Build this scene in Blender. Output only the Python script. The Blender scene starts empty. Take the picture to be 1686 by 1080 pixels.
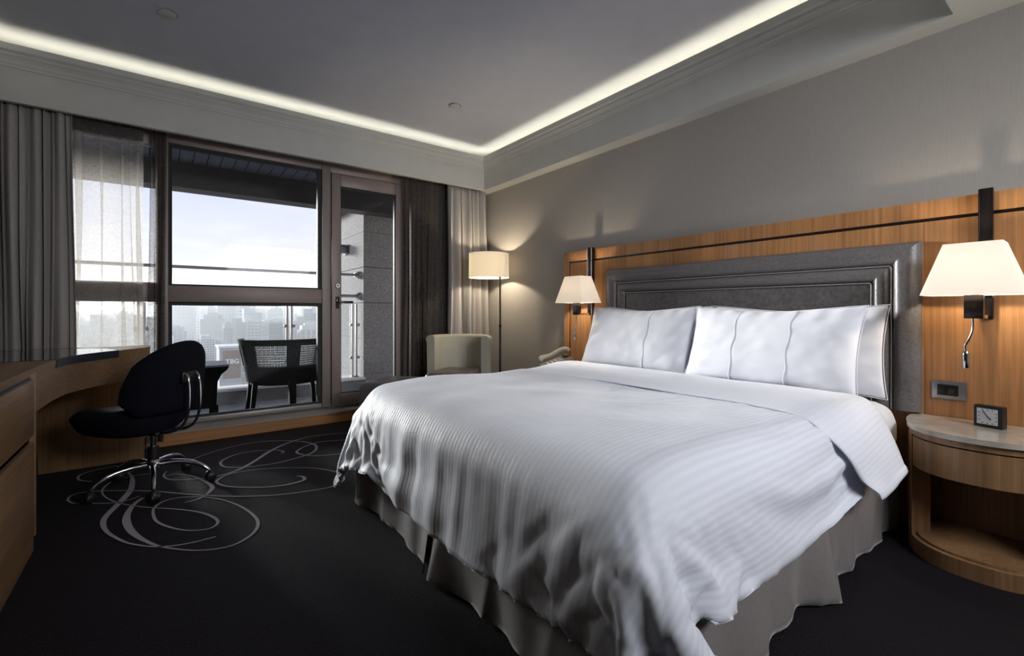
import bpy, bmesh, math, random
import numpy as np
from mathutils import Vector, Matrix, noise
C = bpy.context.scene.collection
S = bpy.context.scene
PI = math.pi
random.seed(7)

# ------------------------------------------------------------------ camera
cam_d = bpy.data.cameras.new('camera')
cam = bpy.data.objects.new('camera', cam_d); C.objects.link(cam)
cam_d.sensor_width = 36.0
cam_d.lens = 762.4 / 1686 * 36.0
cam_d.shift_y = -27.9 / 1686
cam_d.clip_start = 0.02; cam_d.clip_end = 9000
cam.location = (0, 0, 1.05)
cam.rotation_euler = (PI / 2, 0, -math.radians(37.033))
S.camera = cam

# ------------------------------------------------------------------ sky, sun, exposure
S.view_settings.view_transform = 'Standard'
S.view_settings.look = 'None'
S.view_settings.gamma = 1.0
S.view_settings.use_curve_mapping = False
S.view_settings.exposure = 0.0
S.cycles.max_bounces = 10
S.cycles.diffuse_bounces = 5
S.cycles.glossy_bounces = 4
S.cycles.transmission_bounces = 6
S.cycles.transparent_max_bounces = 16
S.cycles.volume_bounces = 0
S.cycles.sample_clamp_indirect = 6.0
S.cycles.caustics_reflective = False
S.cycles.caustics_refractive = False

W = bpy.data.worlds.new('sky'); S.world = W; W.use_nodes = True
nt = W.node_tree; nt.nodes.clear()
def wn(t, **k):
    n = nt.nodes.new(t)
    for a, v in k.items(): setattr(n, a, v)
    return n
tc = wn('ShaderNodeTexCoord')
sep = wn('ShaderNodeSeparateXYZ'); nt.links.new(tc.outputs['Generated'], sep.inputs[0])
mp = wn('ShaderNodeMapping'); mp.inputs['Scale'].default_value = (2.2, 2.2, 9.0)
nt.links.new(tc.outputs['Generated'], mp.inputs[0])
nz = wn('ShaderNodeTexNoise'); nz.inputs['Scale'].default_value = 1.6; nz.inputs['Detail'].default_value = 6; nz.inputs['Roughness'].default_value = .55
nt.links.new(mp.outputs[0], nz.inputs['Vector'])
ad = wn('ShaderNodeMath', operation='MULTIPLY_ADD'); ad.inputs[1].default_value = .30; ad.inputs[2].default_value = -.15
nt.links.new(nz.outputs['Fac'], ad.inputs[0])
ab = wn('ShaderNodeMath', operation='ADD'); nt.links.new(sep.outputs['Z'], ab.inputs[0]); nt.links.new(ad.outputs[0], ab.inputs[1])
cr = wn('ShaderNodeValToRGB')
el = cr.color_ramp.elements
el[0].position = 0.0; el[0].color = (.97, .93, .90, 1)
el[1].position = 1.0; el[1].color = (.50, .56, .72, 1)
for p, c in ((.03, (1.9, 1.75, 1.62, 1)), (.05, (1.5, 1.42, 1.36, 1)), (.085, (.98, .95, .98, 1)), (.14, (.78, .80, .93, 1)), (.24, (.66, .71, .88, 1)), (.5, (.60, .66, .84, 1))):
    e = el.new(p); e.color = c
nt.links.new(ab.outputs[0], cr.inputs[0])
bg = wn('ShaderNodeBackground'); bg.inputs['Strength'].default_value = 1.1
nt.links.new(cr.outputs[0], bg.inputs[0])
ow = wn('ShaderNodeOutputWorld'); nt.links.new(bg.outputs[0], ow.inputs[0])

def lamp(kind, name, loc, energy, color=(1, 1, 1), **k):
    d = bpy.data.lights.new(name, kind); d.energy = energy; d.color = color
    for a, v in k.items(): setattr(d, a, v)
    o = bpy.data.objects.new(name, d); C.objects.link(o); o.location = loc
    return o
def aim(o, to):
    o.rotation_euler = (Vector(to) - Vector(o.location)).to_track_quat('-Z', 'Y').to_euler()
SUN = lamp('SUN', 'sun', (-30, 50, 25), 8.0, (1.0, .98, .96), angle=math.radians(11))
aim(SUN, Vector(SUN.location) + Vector((.27, -.95, -.15)))
# added fill light behind the camera to brighten the bed; no fixture there
A1 = lamp('AREA', 'fill_light', (1.75, -1.35, 2.05), 26, (.93, .955, 1.0), shape='RECTANGLE', size=1.5, size_y=.6, spread=math.radians(110))
aim(A1, (1.8, 1.8, .85))

# ------------------------------------------------------------------ materials
def nmat(name):
    m = bpy.data.materials.new(name); m.use_nodes = True
    n = m.node_tree; b = n.nodes['Principled BSDF']
    return m, n, b
def mat(name, col, rough=.5, metal=0., nscale=None, namt=.12, stretch=(1, 1, 1), bump=0., bscale=None, spec=.5, coat=0., sheen=0., coords='Object', trans=None):
    m, n, b = nmat(name)
    b.inputs['Roughness'].default_value = rough
    b.inputs['Metallic'].default_value = metal
    b.inputs['Specular IOR Level'].default_value = spec
    b.inputs['Coat Weight'].default_value = coat
    b.inputs['Sheen Weight'].default_value = sheen
    b.inputs['Base Color'].default_value = (*col, 1)
    if nscale or bump:
        tcn = n.nodes.new('ShaderNodeTexCoord'); mpn = n.nodes.new('ShaderNodeMapping')
        mpn.inputs['Scale'].default_value = stretch
        n.links.new(tcn.outputs[coords], mpn.inputs[0])
    if nscale:
        t = n.nodes.new('ShaderNodeTexNoise'); t.inputs['Scale'].default_value = nscale; t.inputs['Detail'].default_value = 5
        n.links.new(mpn.outputs[0], t.inputs['Vector'])
        r = n.nodes.new('ShaderNodeValToRGB')
        r.color_ramp.elements[0].position = .3; r.color_ramp.elements[1].position = .72
        r.color_ramp.elements[0].color = (*[max(0, c * (1 - namt)) for c in col], 1)
        r.color_ramp.elements[1].color = (*[min(1, c * (1 + namt)) for c in col], 1)
        n.links.new(t.outputs['Fac'], r.inputs[0]); n.links.new(r.outputs[0], b.inputs['Base Color'])
    if bump:
        t2 = n.nodes.new('ShaderNodeTexNoise'); t2.inputs['Scale'].default_value = bscale or nscale; t2.inputs['Detail'].default_value = 3
        n.links.new(mpn.outputs[0], t2.inputs['Vector'])
        bp = n.nodes.new('ShaderNodeBump'); bp.inputs['Strength'].default_value = bump; bp.inputs['Distance'].default_value = .01
        n.links.new(t2.outputs['Fac'], bp.inputs['Height']); n.links.new(bp.outputs[0], b.inputs['Normal'])
    return m

def wood(name, col, rough=.42, stretch=(1, 1, .03), amt=.22, scale=70):
    """veneer: fine vertical grain with broad flitch bands"""
    m, n, b = nmat(name)
    b.inputs['Roughness'].default_value = rough
    tcn = n.nodes.new('ShaderNodeTexCoord')
    mp1 = n.nodes.new('ShaderNodeMapping'); mp1.inputs['Scale'].default_value = stretch
    n.links.new(tcn.outputs['Object'], mp1.inputs[0])
    t = n.nodes.new('ShaderNodeTexNoise'); t.inputs['Scale'].default_value = scale; t.inputs['Detail'].default_value = 4; t.inputs['Roughness'].default_value = .6
    n.links.new(mp1.outputs[0], t.inputs['Vector'])
    r = n.nodes.new('ShaderNodeValToRGB')
    r.color_ramp.elements[0].position = .32; r.color_ramp.elements[1].position = .66
    r.color_ramp.elements[0].color = (*[c * (1 - amt) for c in col], 1)
    r.color_ramp.elements[1].color = (*[c * (1 + amt) for c in col], 1)
    n.links.new(t.outputs['Fac'], r.inputs[0])
    t2 = n.nodes.new('ShaderNodeTexNoise'); t2.inputs['Scale'].default_value = scale * .12; t2.inputs['Detail'].default_value = 1
    n.links.new(mp1.outputs[0], t2.inputs['Vector'])
    mx = n.nodes.new('ShaderNodeMix'); mx.data_type = 'RGBA'; mx.blend_type = 'MULTIPLY'
    r2 = n.nodes.new('ShaderNodeValToRGB')
    r2.color_ramp.elements[0].position = .35; r2.color_ramp.elements[1].position = .65
    r2.color_ramp.elements[0].color = (.84, .82, .80, 1); r2.color_ramp.elements[1].color = (1.06, 1.05, 1.04, 1)
    n.links.new(t2.outputs['Fac'], r2.inputs[0])
    mx.inputs[0].default_value = 1
    n.links.new(r.outputs[0], mx.inputs[6]); n.links.new(r2.outputs[0], mx.inputs[7])
    n.links.new(mx.outputs[2], b.inputs['Base Color'])
    bp = n.nodes.new('ShaderNodeBump'); bp.inputs['Strength'].default_value = .06; bp.inputs['Distance'].default_value = .004
    n.links.new(t.outputs['Fac'], bp.inputs['Height']); n.links.new(bp.outputs[0], b.inputs['Normal'])
    return m

def glass(name, tint=(1, 1, 1), refl=.06):
    m = bpy.data.materials.new(name); m.use_nodes = True
    n = m.node_tree; n.nodes.clear()
    tr = n.nodes.new('ShaderNodeBsdfTransparent'); tr.inputs[0].default_value = (*tint, 1)
    gl = n.nodes.new('ShaderNodeBsdfGlossy'); gl.inputs['Roughness'].default_value = .0
    fr = n.nodes.new('ShaderNodeFresnel'); fr.inputs[0].default_value = 1.0 + refl * 4
    mx = n.nodes.new('ShaderNodeMixShader'); o = n.nodes.new('ShaderNodeOutputMaterial')
    n.links.new(fr.outputs[0], mx.inputs[0]); n.links.new(tr.outputs[0], mx.inputs[1]); n.links.new(gl.outputs[0], mx.inputs[2])
    n.links.new(mx.outputs[0], o.inputs[0])
    return m

def emit(name, col, s):
    m = bpy.data.materials.new(name); m.use_nodes = True
    n = m.node_tree; n.nodes.clear()
    e = n.nodes.new('ShaderNodeEmission'); e.inputs[0].default_value = (*col, 1); e.inputs[1].default_value = s
    o = n.nodes.new('ShaderNodeOutputMaterial'); n.links.new(e.outputs[0], o.inputs[0])
    return m

def shade_mat(name, col, e):
    """lamp-shade fabric lit from within: lets light through, woven texture"""
    m = bpy.data.materials.new(name); m.use_nodes = True
    n = m.node_tree; n.nodes.clear()
    tcn = n.nodes.new('ShaderNodeTexCoord')
    mpn = n.nodes.new('ShaderNodeMapping'); mpn.inputs['Scale'].default_value = (1, 1, 6)
    n.links.new(tcn.outputs['Object'], mpn.inputs[0])
    t = n.nodes.new('ShaderNodeTexNoise'); t.inputs['Scale'].default_value = 60; n.links.new(mpn.outputs[0], t.inputs['Vector'])
    r = n.nodes.new('ShaderNodeValToRGB'); r.color_ramp.elements[0].color = (*[c * .93 for c in col], 1); r.color_ramp.elements[1].color = (*col, 1)
    n.links.new(t.outputs['Fac'], r.inputs[0])
    d = n.nodes.new('ShaderNodeBsdfDiffuse'); tl = n.nodes.new('ShaderNodeBsdfTranslucent')
    em = n.nodes.new('ShaderNodeEmission'); em.inputs[1].default_value = e
    for x in (d, tl, em): n.links.new(r.outputs[0], x.inputs[0])
    mx = n.nodes.new('ShaderNodeMixShader'); mx.inputs[0].default_value = .55
    ads = n.nodes.new('ShaderNodeAddShader'); o = n.nodes.new('ShaderNodeOutputMaterial')
    n.links.new(d.outputs[0], mx.inputs[1]); n.links.new(tl.outputs[0], mx.inputs[2])
    n.links.new(mx.outputs[0], ads.inputs[0]); n.links.new(em.outputs[0], ads.inputs[1])
    n.links.new(ads.outputs[0], o.inputs[0])
    return m

def sheer_mat(name, col, alpha):
    m = bpy.data.materials.new(name); m.use_nodes = True
    n = m.node_tree; n.nodes.clear()
    tcn = n.nodes.new('ShaderNodeTexCoord')
    mpn = n.nodes.new('ShaderNodeMapping'); mpn.inputs['Scale'].default_value = (1, 1, .25)
    mp2 = n.nodes.new('ShaderNodeMapping'); mp2.inputs['Scale'].default_value = (.12, .12, 1)
    n.links.new(tcn.outputs['Object'], mpn.inputs[0]); n.links.new(tcn.outputs['Object'], mp2.inputs[0])
    t = n.nodes.new('ShaderNodeTexNoise'); t.inputs['Scale'].default_value = 180; n.links.new(mpn.outputs[0], t.inputs['Vector'])
    t2 = n.nodes.new('ShaderNodeTexNoise'); t2.inputs['Scale'].default_value = 160; n.links.new(mp2.outputs[0], t2.inputs['Vector'])
    a = n.nodes.new('ShaderNodeMath'); a.operation = 'ADD'; n.links.new(t.outputs[0], a.inputs[0]); n.links.new(t2.outputs[0], a.inputs[1])
    mr = n.nodes.new('ShaderNodeMapRange'); mr.inputs[1].default_value = .7; mr.inputs[2].default_value = 1.3
    mr.inputs[3].default_value = alpha - .07; mr.inputs[4].default_value = alpha + .07
    n.links.new(a.outputs[0], mr.inputs[0])
    tr = n.nodes.new('ShaderNodeBsdfTransparent'); d = n.nodes.new('ShaderNodeBsdfDiffuse'); tl = n.nodes.new('ShaderNodeBsdfTranslucent')
    d.inputs[0].default_value = (*col, 1); tl.inputs[0].default_value = (*col, 1)
    mx = n.nodes.new('ShaderNodeMixShader'); mx.inputs[0].default_value = .5
    n.links.new(d.outputs[0], mx.inputs[1]); n.links.new(tl.outputs[0], mx.inputs[2])
    m2 = n.nodes.new('ShaderNodeMixShader'); n.links.new(mr.outputs[0], m2.inputs[0])
    mx.inputs[0].default_value = .6
    n.links.new(tr.outputs[0], m2.inputs[1]); n.links.new(mx.outputs[0], m2.inputs[2])
    o = n.nodes.new('ShaderNodeOutputMaterial'); n.links.new(m2.outputs[0], o.inputs[0])
    return m

def stripe_cloth(name, col, rough, width, amt=.05, sheen=.15, bump=.12, uvaxis=1):
    """white bed linen with a woven satin stripe along its length (UV = cloth coordinates in metres)"""
    m, n, b = nmat(name)
    uv = n.nodes.new('ShaderNodeUVMap'); uv.uv_map = 'cloth'
    sp = n.nodes.new('ShaderNodeSeparateXYZ'); n.links.new(uv.outputs[0], sp.inputs[0])
    ml = n.nodes.new('ShaderNodeMath'); ml.operation = 'MULTIPLY'; ml.inputs[1].default_value = 2 * PI / width
    n.links.new(sp.outputs[uvaxis], ml.inputs[0])
    sn = n.nodes.new('ShaderNodeMath'); sn.operation = 'SINE'; n.links.new(ml.outputs[0], sn.inputs[0])
    mr = n.nodes.new('ShaderNodeMapRange'); mr.inputs[1].default_value = -.4; mr.inputs[2].default_value = .4
    n.links.new(sn.outputs[0], mr.inputs[0])
    cx = n.nodes.new('ShaderNodeMix'); cx.data_type = 'RGBA'
    cx.inputs[6].default_value = (*[c * (1 - amt) for c in col], 1); cx.inputs[7].default_value = (*col, 1)
    n.links.new(mr.outputs[0], cx.inputs[0]); n.links.new(cx.outputs[2], b.inputs['Base Color'])
    rr = n.nodes.new('ShaderNodeMapRange'); rr.inputs[3].default_value = rough; rr.inputs[4].default_value = rough + .2
    n.links.new(mr.outputs[0], rr.inputs[0]); n.links.new(rr.outputs[0], b.inputs['Roughness'])
    bp = n.nodes.new('ShaderNodeBump'); bp.inputs['Strength'].default_value = bump; bp.inputs['Distance'].default_value = .003
    n.links.new(sn.outputs[0], bp.inputs['Height']); n.links.new(bp.outputs[0], b.inputs['Normal'])
    b.inputs['Sheen Weight'].default_value = sheen
    return m

M = dict(
    wood=wood('anigre_veneer', (.43, .205, .080)),
    wood2=wood('oak_veneer', (.32, .18, .086)),
    woodd=wood('oak_veneer_desk_shaded', (.25, .142, .070)),  # oak darkened: the backlit desk's shade is put into the colour
    woodh=wood('oak_veneer_lengthwise_shaded', (.25, .142, .070), stretch=(1, .03, 1)),  # same darkened oak for the desk, shade in the colour, grain lengthwise
    woodx=wood('wood_curb', (.40, .19, .07), stretch=(.03, 1, 1)),
    inlay=mat('black_inlay', (.012, .007, .006), .35, nscale=40),
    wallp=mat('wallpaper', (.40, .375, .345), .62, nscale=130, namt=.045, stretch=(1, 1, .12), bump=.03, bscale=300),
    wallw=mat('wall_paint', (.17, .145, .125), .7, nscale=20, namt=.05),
    ceil=mat('ceiling_paint', (.63, .66, .75), .8, nscale=6, namt=.03),
    trim=mat('soffit_paint', (.60, .60, .57), .7, nscale=8, namt=.03),
    carpet=mat('carpet', (.0115, .0084, .0120), .62, nscale=170, namt=.75, bump=.8, bscale=190, spec=.10, sheen=.02),
    scroll=mat('carpet_scroll_pile', (.46, .42, .46), .9, nscale=420, namt=.3, bump=.6, bscale=380, spec=.1),
    frame=mat('bronze_frame', (.29, .235, .215), .45, metal=.15, nscale=30, namt=.06),
    sill=mat('grey_sill', (.34, .315, .295), .4, metal=.3, nscale=25, namt=.06),
    gasket=mat('black_gasket', (.01, .01, .01), .6, nscale=30),
    glass=glass('window_glass', (.97, .98, .98), .045),
    drape=mat('drape_fabric', (.42, .395, .375), .85, nscale=260, namt=.12, stretch=(1, 1, .3), bump=.15, bscale=500, sheen=.2),
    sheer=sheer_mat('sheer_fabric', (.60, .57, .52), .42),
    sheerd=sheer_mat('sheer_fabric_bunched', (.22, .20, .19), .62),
    duvet=stripe_cloth('duvet_cotton', (.77, .79, .87), .52, .022, bump=.05, amt=.06),
    band=stripe_cloth('duvet_fold_cotton', (.77, .79, .87), .5, .022, amt=.03, bump=.03),
    sheet=mat('sheet_cotton', (.80, .80, .84), .8, nscale=30, namt=.02, bump=.05, bscale=200, sheen=.2),
    pillow=mat('pillow_cotton', (.79, .80, .86), .75, nscale=12, namt=.015, bump=.06, bscale=14, sheen=.2),
    skirt=mat('skirt_satin', (.235, .205, .198), .27, nscale=60, namt=.06, spec=.6, sheen=.3),
    leather=mat('padded_leather', (.140, .129, .131), .30, nscale=90, namt=.22, bump=.12, bscale=160, spec=.6),
    leather2=mat('padded_leather_panel', (.115, .105, .106), .40, nscale=45, namt=.3, bump=.15, bscale=70, spec=.5),
    piping=mat('silver_piping', (.42, .40, .39), .3, metal=.6, nscale=60),
    chrome=mat('chrome', (.62, .62, .66), .12, metal=1., nscale=8, namt=.02),
    bronze=mat('dark_bronze', (.030, .024, .024), .25, metal=.6, nscale=20, namt=.1),
    steel=mat('brushed_steel', (.35, .35, .37), .35, metal=.9, nscale=60, namt=.06),
    shade=shade_mat('lit_shade_fabric', (1.0, .96, .90), .09),
    shadef=shade_mat('lit_drum_shade_fabric', (1.0, .94, .82), .10),
    black=mat('black_plastic', (.010, .010, .011), .4, nscale=60),
    blackfab=mat('black_navy_fabric', (.0055, .006, .012), .95, nscale=300, namt=.4, bump=.2, bscale=400, spec=.2),
    stone=mat('beige_stone', (.50, .455, .385), .12, nscale=14, namt=.16, spec=.6, coat=.4),
    darkedge=mat('dark_inset_edge', (.012, .017, .034), .4, nscale=20, namt=.1),
    bulb=glass('bulb_glass', (.97, .93, .85), .1),
    darkin=mat('dark_inset', (.010, .014, .028), .08, nscale=20, namt=.1, spec=.7, coat=.5),
    beige=mat('cream_upholstery', (.42, .40, .33), .75, nscale=200, namt=.06, bump=.1, bscale=300),
    greyup=mat('mauve_leather', (.105, .090, .095), .38, nscale=120, namt=.1, bump=.1, bscale=160),
    phone=mat('beige_plastic', (.42, .39, .33), .4, nscale=30, namt=.04),
    dial=mat('clock_dial', (.62, .63, .68), .4, nscale=20, namt=.02),
    granite=mat('speckled_granite', (.36, .35, .35), .9, spec=.1, nscale=70, namt=.45, bump=.15, bscale=90),
    balcf=mat('balcony_tiles', (.52, .52, .56), .55, nscale=14, namt=.08),
    slat=mat('balcony_slats', (.085, .095, .13), .5, nscale=30, namt=.15, stretch=(1, .1, 1)),
    beam=mat('balcony_beam', (.06, .057, .06), .6, nscale=20, namt=.1),
    white=mat('white_paint', (.78, .78, .78), .4, nscale=20, namt=.03),
    wicker=mat('black_wicker', (.004, .004, .0045), .8, nscale=160, namt=.4, bump=.08, bscale=200, spec=.1),
    greyled=emit('cove_led', (1.0, .92, .68), 9.5),
    clear=glass('balustrade_glass', (.95, .97, .97), .05),
)

# ------------------------------------------------------------------ geometry helpers
def box(bm, a, b, bev=0.0, seg=2):
    vs = [bm.verts.new((x, y, z)) for x in (a[0], b[0]) for y in (a[1], b[1]) for z in (a[2], b[2])]
    fs = [bm.faces.new([vs[i] for i in f]) for f in ((0, 1, 3, 2), (4, 6, 7, 5), (0, 4, 5, 1), (2, 3, 7, 6), (0, 2, 6, 4), (1, 5, 7, 3))]
    if bev > 0:
        ed = list({e for f in fs for e in f.edges})
        bmesh.ops.bevel(bm, geom=ed, offset=bev, segments=seg, profile=.5, affect='EDGES')
    return fs
def prism(bm, pts, z0, z1):
    lo = [bm.verts.new((p[0], p[1], z0)) for p in pts]; hi = [bm.verts.new((p[0], p[1], z1)) for p in pts]
    n = len(pts)
    bm.faces.new(hi); bm.faces.new(lo[::-1])
    for i in range(n): bm.faces.new((lo[i], lo[(i + 1) % n], hi[(i + 1) % n], hi[i]))
def extrude_profile(bm, prof, fn0, fn1):
    a = [bm.verts.new(fn0(p)) for p in prof]; b = [bm.verts.new(fn1(p)) for p in prof]
    n = len(prof)
    for i in range(n): bm.faces.new((a[i], a[(i + 1) % n], b[(i + 1) % n], b[i]))
    bm.faces.new(a[::-1]); bm.faces.new(b)
def tube(bm, pts, r, seg=8, caps=True):
    pts = [Vector(p) for p in pts]; rings = []
    rs = r if isinstance(r, (list, tuple)) else [r] * len(pts)
    up = None
    for i, p in enumerate(pts):
        t = (pts[min(i + 1, len(pts) - 1)] - pts[max(i - 1, 0)]).normalized()
        if up is None:
            up = t.orthogonal().normalized()
        else:
            up = (up - t * up.dot(t)).normalized()
        s = t.cross(up)
        rings.append([bm.verts.new(p + (up * math.cos(2 * PI * k / seg) + s * math.sin(2 * PI * k / seg)) * rs[i]) for k in range(seg)])
    for a, b in zip(rings, rings[1:]):
        for k in range(seg): bm.faces.new((a[k], a[(k + 1) % seg], b[(k + 1) % seg], b[k]))
    if caps:
        bm.faces.new(rings[0][::-1]); bm.faces.new(rings[-1])
def lathe(bm, prof, c=(0, 0, 0), seg=32, axis='z'):
    rings = []
    for r, h in prof:
        ring = []
        for k in range(seg):
            a = 2 * PI * k / seg
            p = (r * math.cos(a), r * math.sin(a), h)
            if axis == 'x': p = (h, p[0], p[1])
            if axis == 'y': p = (p[0], h, p[1])
            ring.append(bm.verts.new((p[0] + c[0], p[1] + c[1], p[2] + c[2])))
        rings.append(ring)
    for a, b in zip(rings, rings[1:]):
        for k in range(seg): bm.faces.new((a[k], a[(k + 1) % seg], b[(k + 1) % seg], b[k]))
    if prof[0][0] > 1e-6: bm.faces.new(rings[0][::-1])
    if prof[-1][0] > 1e-6: bm.faces.new(rings[-1])
def sheet(bm, fn, nu, nv, closed=False):
    g = [[bm.verts.new(fn(i / (nu - 1), j / (nv - 1))) for j in range(nv)] for i in range(nu)]
    for i in range(nu - 1):
        for j in range(nv - 1): bm.faces.new((g[i][j], g[i + 1][j], g[i + 1][j + 1], g[i][j + 1]))
    return g
def smooth_path(pts, n=8):
    out = []; P = [Vector(p) for p in pts]
    for i in range(len(P) - 1):
        p0 = P[max(i - 1, 0)]; p1 = P[i]; p2 = P[i + 1]; p3 = P[min(i + 2, len(P) - 1)]
        for k in range(n):
            t = k / n
            out.append(.5 * ((2 * p1) + (p2 - p0) * t + (2 * p0 - 5 * p1 + 4 * p2 - p3) * t * t + (3 * p1 - p0 - 3 * p2 + p3) * t ** 3))
    out.append(P[-1]); return out
def bm_():
    return bmesh.new()
def shade(me, ang=40):
    for p in me.polygons: p.use_smooth = True
    try: me.set_sharp_from_angle(angle=math.radians(ang))
    except Exception: pass
def obj(name, bm, m, parent=None, smooth=None, off=None, recalc=True):
    """links bm as ONE mesh object; a child's geometry is given in the scene's coordinates"""
    if recalc: bmesh.ops.recalc_face_normals(bm, faces=bm.faces)
    if parent is not None:
        bm.transform(Matrix.Translation(-(off if off is not None else wloc(parent))))
    me = bpy.data.meshes.new(name); bm.to_mesh(me); bm.free()
    me.materials.append(m)
    if smooth: shade(me, smooth)
    o = bpy.data.objects.new(name, me); C.objects.link(o)
    if parent is not None: o.parent = parent
    return o
def wloc(o):
    v = Vector((0, 0, 0))
    while o is not None:
        v += Vector(o.location); o = o.parent
    return v
def thing(name, label, cat, loc=(0, 0, 0), group=None):
    o = bpy.data.objects.new(name, None); C.objects.link(o); o.location = loc
    o.empty_display_size = .05
    o['label'] = label; o['category'] = cat
    if group: o['group'] = group
    return o
def tag(o, label, cat, group=None):
    o['label'] = label; o['category'] = cat
    if group: o['group'] = group
    return o
def struct(name, bm, m, parent=None, smooth=None):
    o = obj(name, bm, m, parent, smooth)
    if parent is None: o['kind'] = 'structure'
    return o
def bx(name, a, b, m, parent=None, bev=0., smooth=None):
    bm = bm_(); box(bm, a, b, bev); return obj(name, bm, m, parent, smooth or (35 if bev else None))
def dup(root, loc, rot=None, scale=None, label=None, group=None):
    r = root.copy(); C.objects.link(r); r.location = loc
    if rot is not None: r.rotation_euler = rot
    if scale is not None: r.scale = scale
    if label: r['label'] = label
    if group: r['group'] = group
    def rec(a, b):
        for ch in list(a.children):
            c = ch.copy(); C.objects.link(c); c.parent = b
            rec(ch, c)
    rec(root, r)
    return r

# ------------------------------------------------------------------ room shell
XW, YW = 2.985, 4.50           # headboard wall, window wall
XL, YB = -1.05, -1.7           # desk wall, back wall
ZS, ZC = 2.393, 2.83           # soffit underside, tray ceiling
XS, YV, YT = 2.855, 4.30, .47  # soffit face, valance face, near edge of the tray
XTL = -.92
bm = bm_(); box(bm, (XL - .1, YB - .1, -.12), (XW + .1, 4.66, 0)); FLOOR = struct('floor', bm, M['carpet'])
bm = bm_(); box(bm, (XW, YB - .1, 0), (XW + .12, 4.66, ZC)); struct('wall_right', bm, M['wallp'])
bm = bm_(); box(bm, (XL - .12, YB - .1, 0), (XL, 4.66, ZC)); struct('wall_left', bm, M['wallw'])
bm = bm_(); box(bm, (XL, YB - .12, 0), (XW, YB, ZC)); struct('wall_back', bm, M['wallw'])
bm = bm_()
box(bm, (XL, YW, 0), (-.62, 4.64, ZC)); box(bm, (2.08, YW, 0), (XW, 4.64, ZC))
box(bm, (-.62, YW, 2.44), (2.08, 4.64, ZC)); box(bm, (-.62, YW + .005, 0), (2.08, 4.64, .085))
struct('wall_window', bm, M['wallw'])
bm = bm_(); box(bm, (XL - .1, YB - .1, ZC), (XW + .1, 4.66, ZC + .12)); struct('ceiling', bm, M['ceil'])
# dropped borders of the tray ceiling, the valance in front of the curtain pocket
CT = 2.70
bm = bm_(); box(bm, (XS, YT, ZS), (XW, YW, CT)); struct('trim_1', bm, M['trim'])
bm = bm_(); box(bm, (XTL, YV, ZS), (XS, YV + .035, CT)); box(bm, (XTL, YV + .035, 2.45), (XS, YW, CT)); struct('trim_2', bm, M['trim'])
bm = bm_(); box(bm, (XL, YB, ZS), (XW, YT, CT)); struct('trim_3', bm, M['trim'])
bm = bm_(); box(bm, (XL, YT, ZS), (XTL, YW, CT)); struct('trim_4', bm, M['trim'])
# stepped crown moulding carrying the cove lip: (projection from the face, height)
prof = [(0, 2.610), (.006, 2.610), (.006, 2.628), (.010, 2.634), (.010, 2.655), (.016, 2.672), (.022, 2.682), (.022, 2.700), (.033, 2.712), (.033, 2.752), (.018, 2.752), (.018, 2.70), (0, 2.70)]
bm = bm_()
extrude_profile(bm, prof, lambda p: (XS - p[0], YT + p[0], p[1]), lambda p: (XS - p[0], YV - p[0], p[1])); struct('trim_5', bm, M['trim'])
bm = bm_()
extrude_profile(bm, prof, lambda p: (XTL + p[0], YV - p[0], p[1]), lambda p: (XS - p[0], YV - p[0], p[1])); struct('trim_6', bm, M['trim'])
bm = bm_()
extrude_profile(bm, prof, lambda p: (XTL + p[0], YT + p[0], p[1]), lambda p: (XS - p[0], YT + p[0], p[1])); struct('trim_7', bm, M['trim'])
bm = bm_()
extrude_profile(bm, prof, lambda p: (XTL + p[0], YT + p[0], p[1]), lambda p: (XTL + p[0], YV - p[0], p[1])); struct('trim_8', bm, M['trim'])
cove = thing('cove_light', 'warm white light strip hidden behind the crown moulding of the tray ceiling', 'light', (1, 4.36, 2.705))
for nm, a, b in (('light_strip', (XTL - .02, YV + .025, 2.705), (XS + .02, YV + .045, 2.718)),
                 ('light_strip', (XS + .025, YT, 2.705), (XS + .045, YV + .02, 2.718)),
                 ('light_strip', (XTL, YT - .045, 2.705), (XS, YT - .025, 2.718)),
                 ('light_strip', (XTL - .045, YT, 2.705), (XTL - .025, YV, 2.718))):
    bx(nm, a, b, M['greyled'], cove)

# two flush sprinkler cover plates in the ceiling
for i, (x, y, lb) in enumerate(((.02, 3.45, 'white round cover plate in ceiling nearer the left curtain'), (2.02, 3.50, 'white round cover plate in ceiling nearer the corner above the floor lamp'))):
    t = thing('ceiling_cover_plate', lb, 'cover plate', (x, y, ZC), 'cover plates in the ceiling')
    bm = bm_(); lathe(bm, [(.0, -.012), (.036, -.012), (.044, -.008), (.046, 0)], (x, y, ZC), 28); obj('plate', bm, M['trim'], t, 40)
    bm = bm_(); lathe(bm, [(.052, -.003), (.056, -.002), (.056, 0)], (x, y, ZC), 28); obj('rim', bm, M['steel'], t, 40)

# wood-clad curb and grey sill under the window
bm = bm_(); box(bm, (-.10, YW - .02, 0), (2.06, YW, .092), .003); struct('baseboard_window', bm, M['woodx'])
bm = bm_()
extrude_profile(bm, [(YW - .028, .092), (YW - .028, .104), (YW - .01, .112), (4.56, .150), (4.60, .150), (4.60, .092)], lambda p: (-.62, p[0], p[1]), lambda p: (2.06, p[0], p[1]))
struct('trim_9', bm, M['sill'])
bm = bm_(); box(bm, (XW - .012, 3.12, 0), (XW, YW, .09)); struct('baseboard_right', bm, M['wood'])

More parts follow.
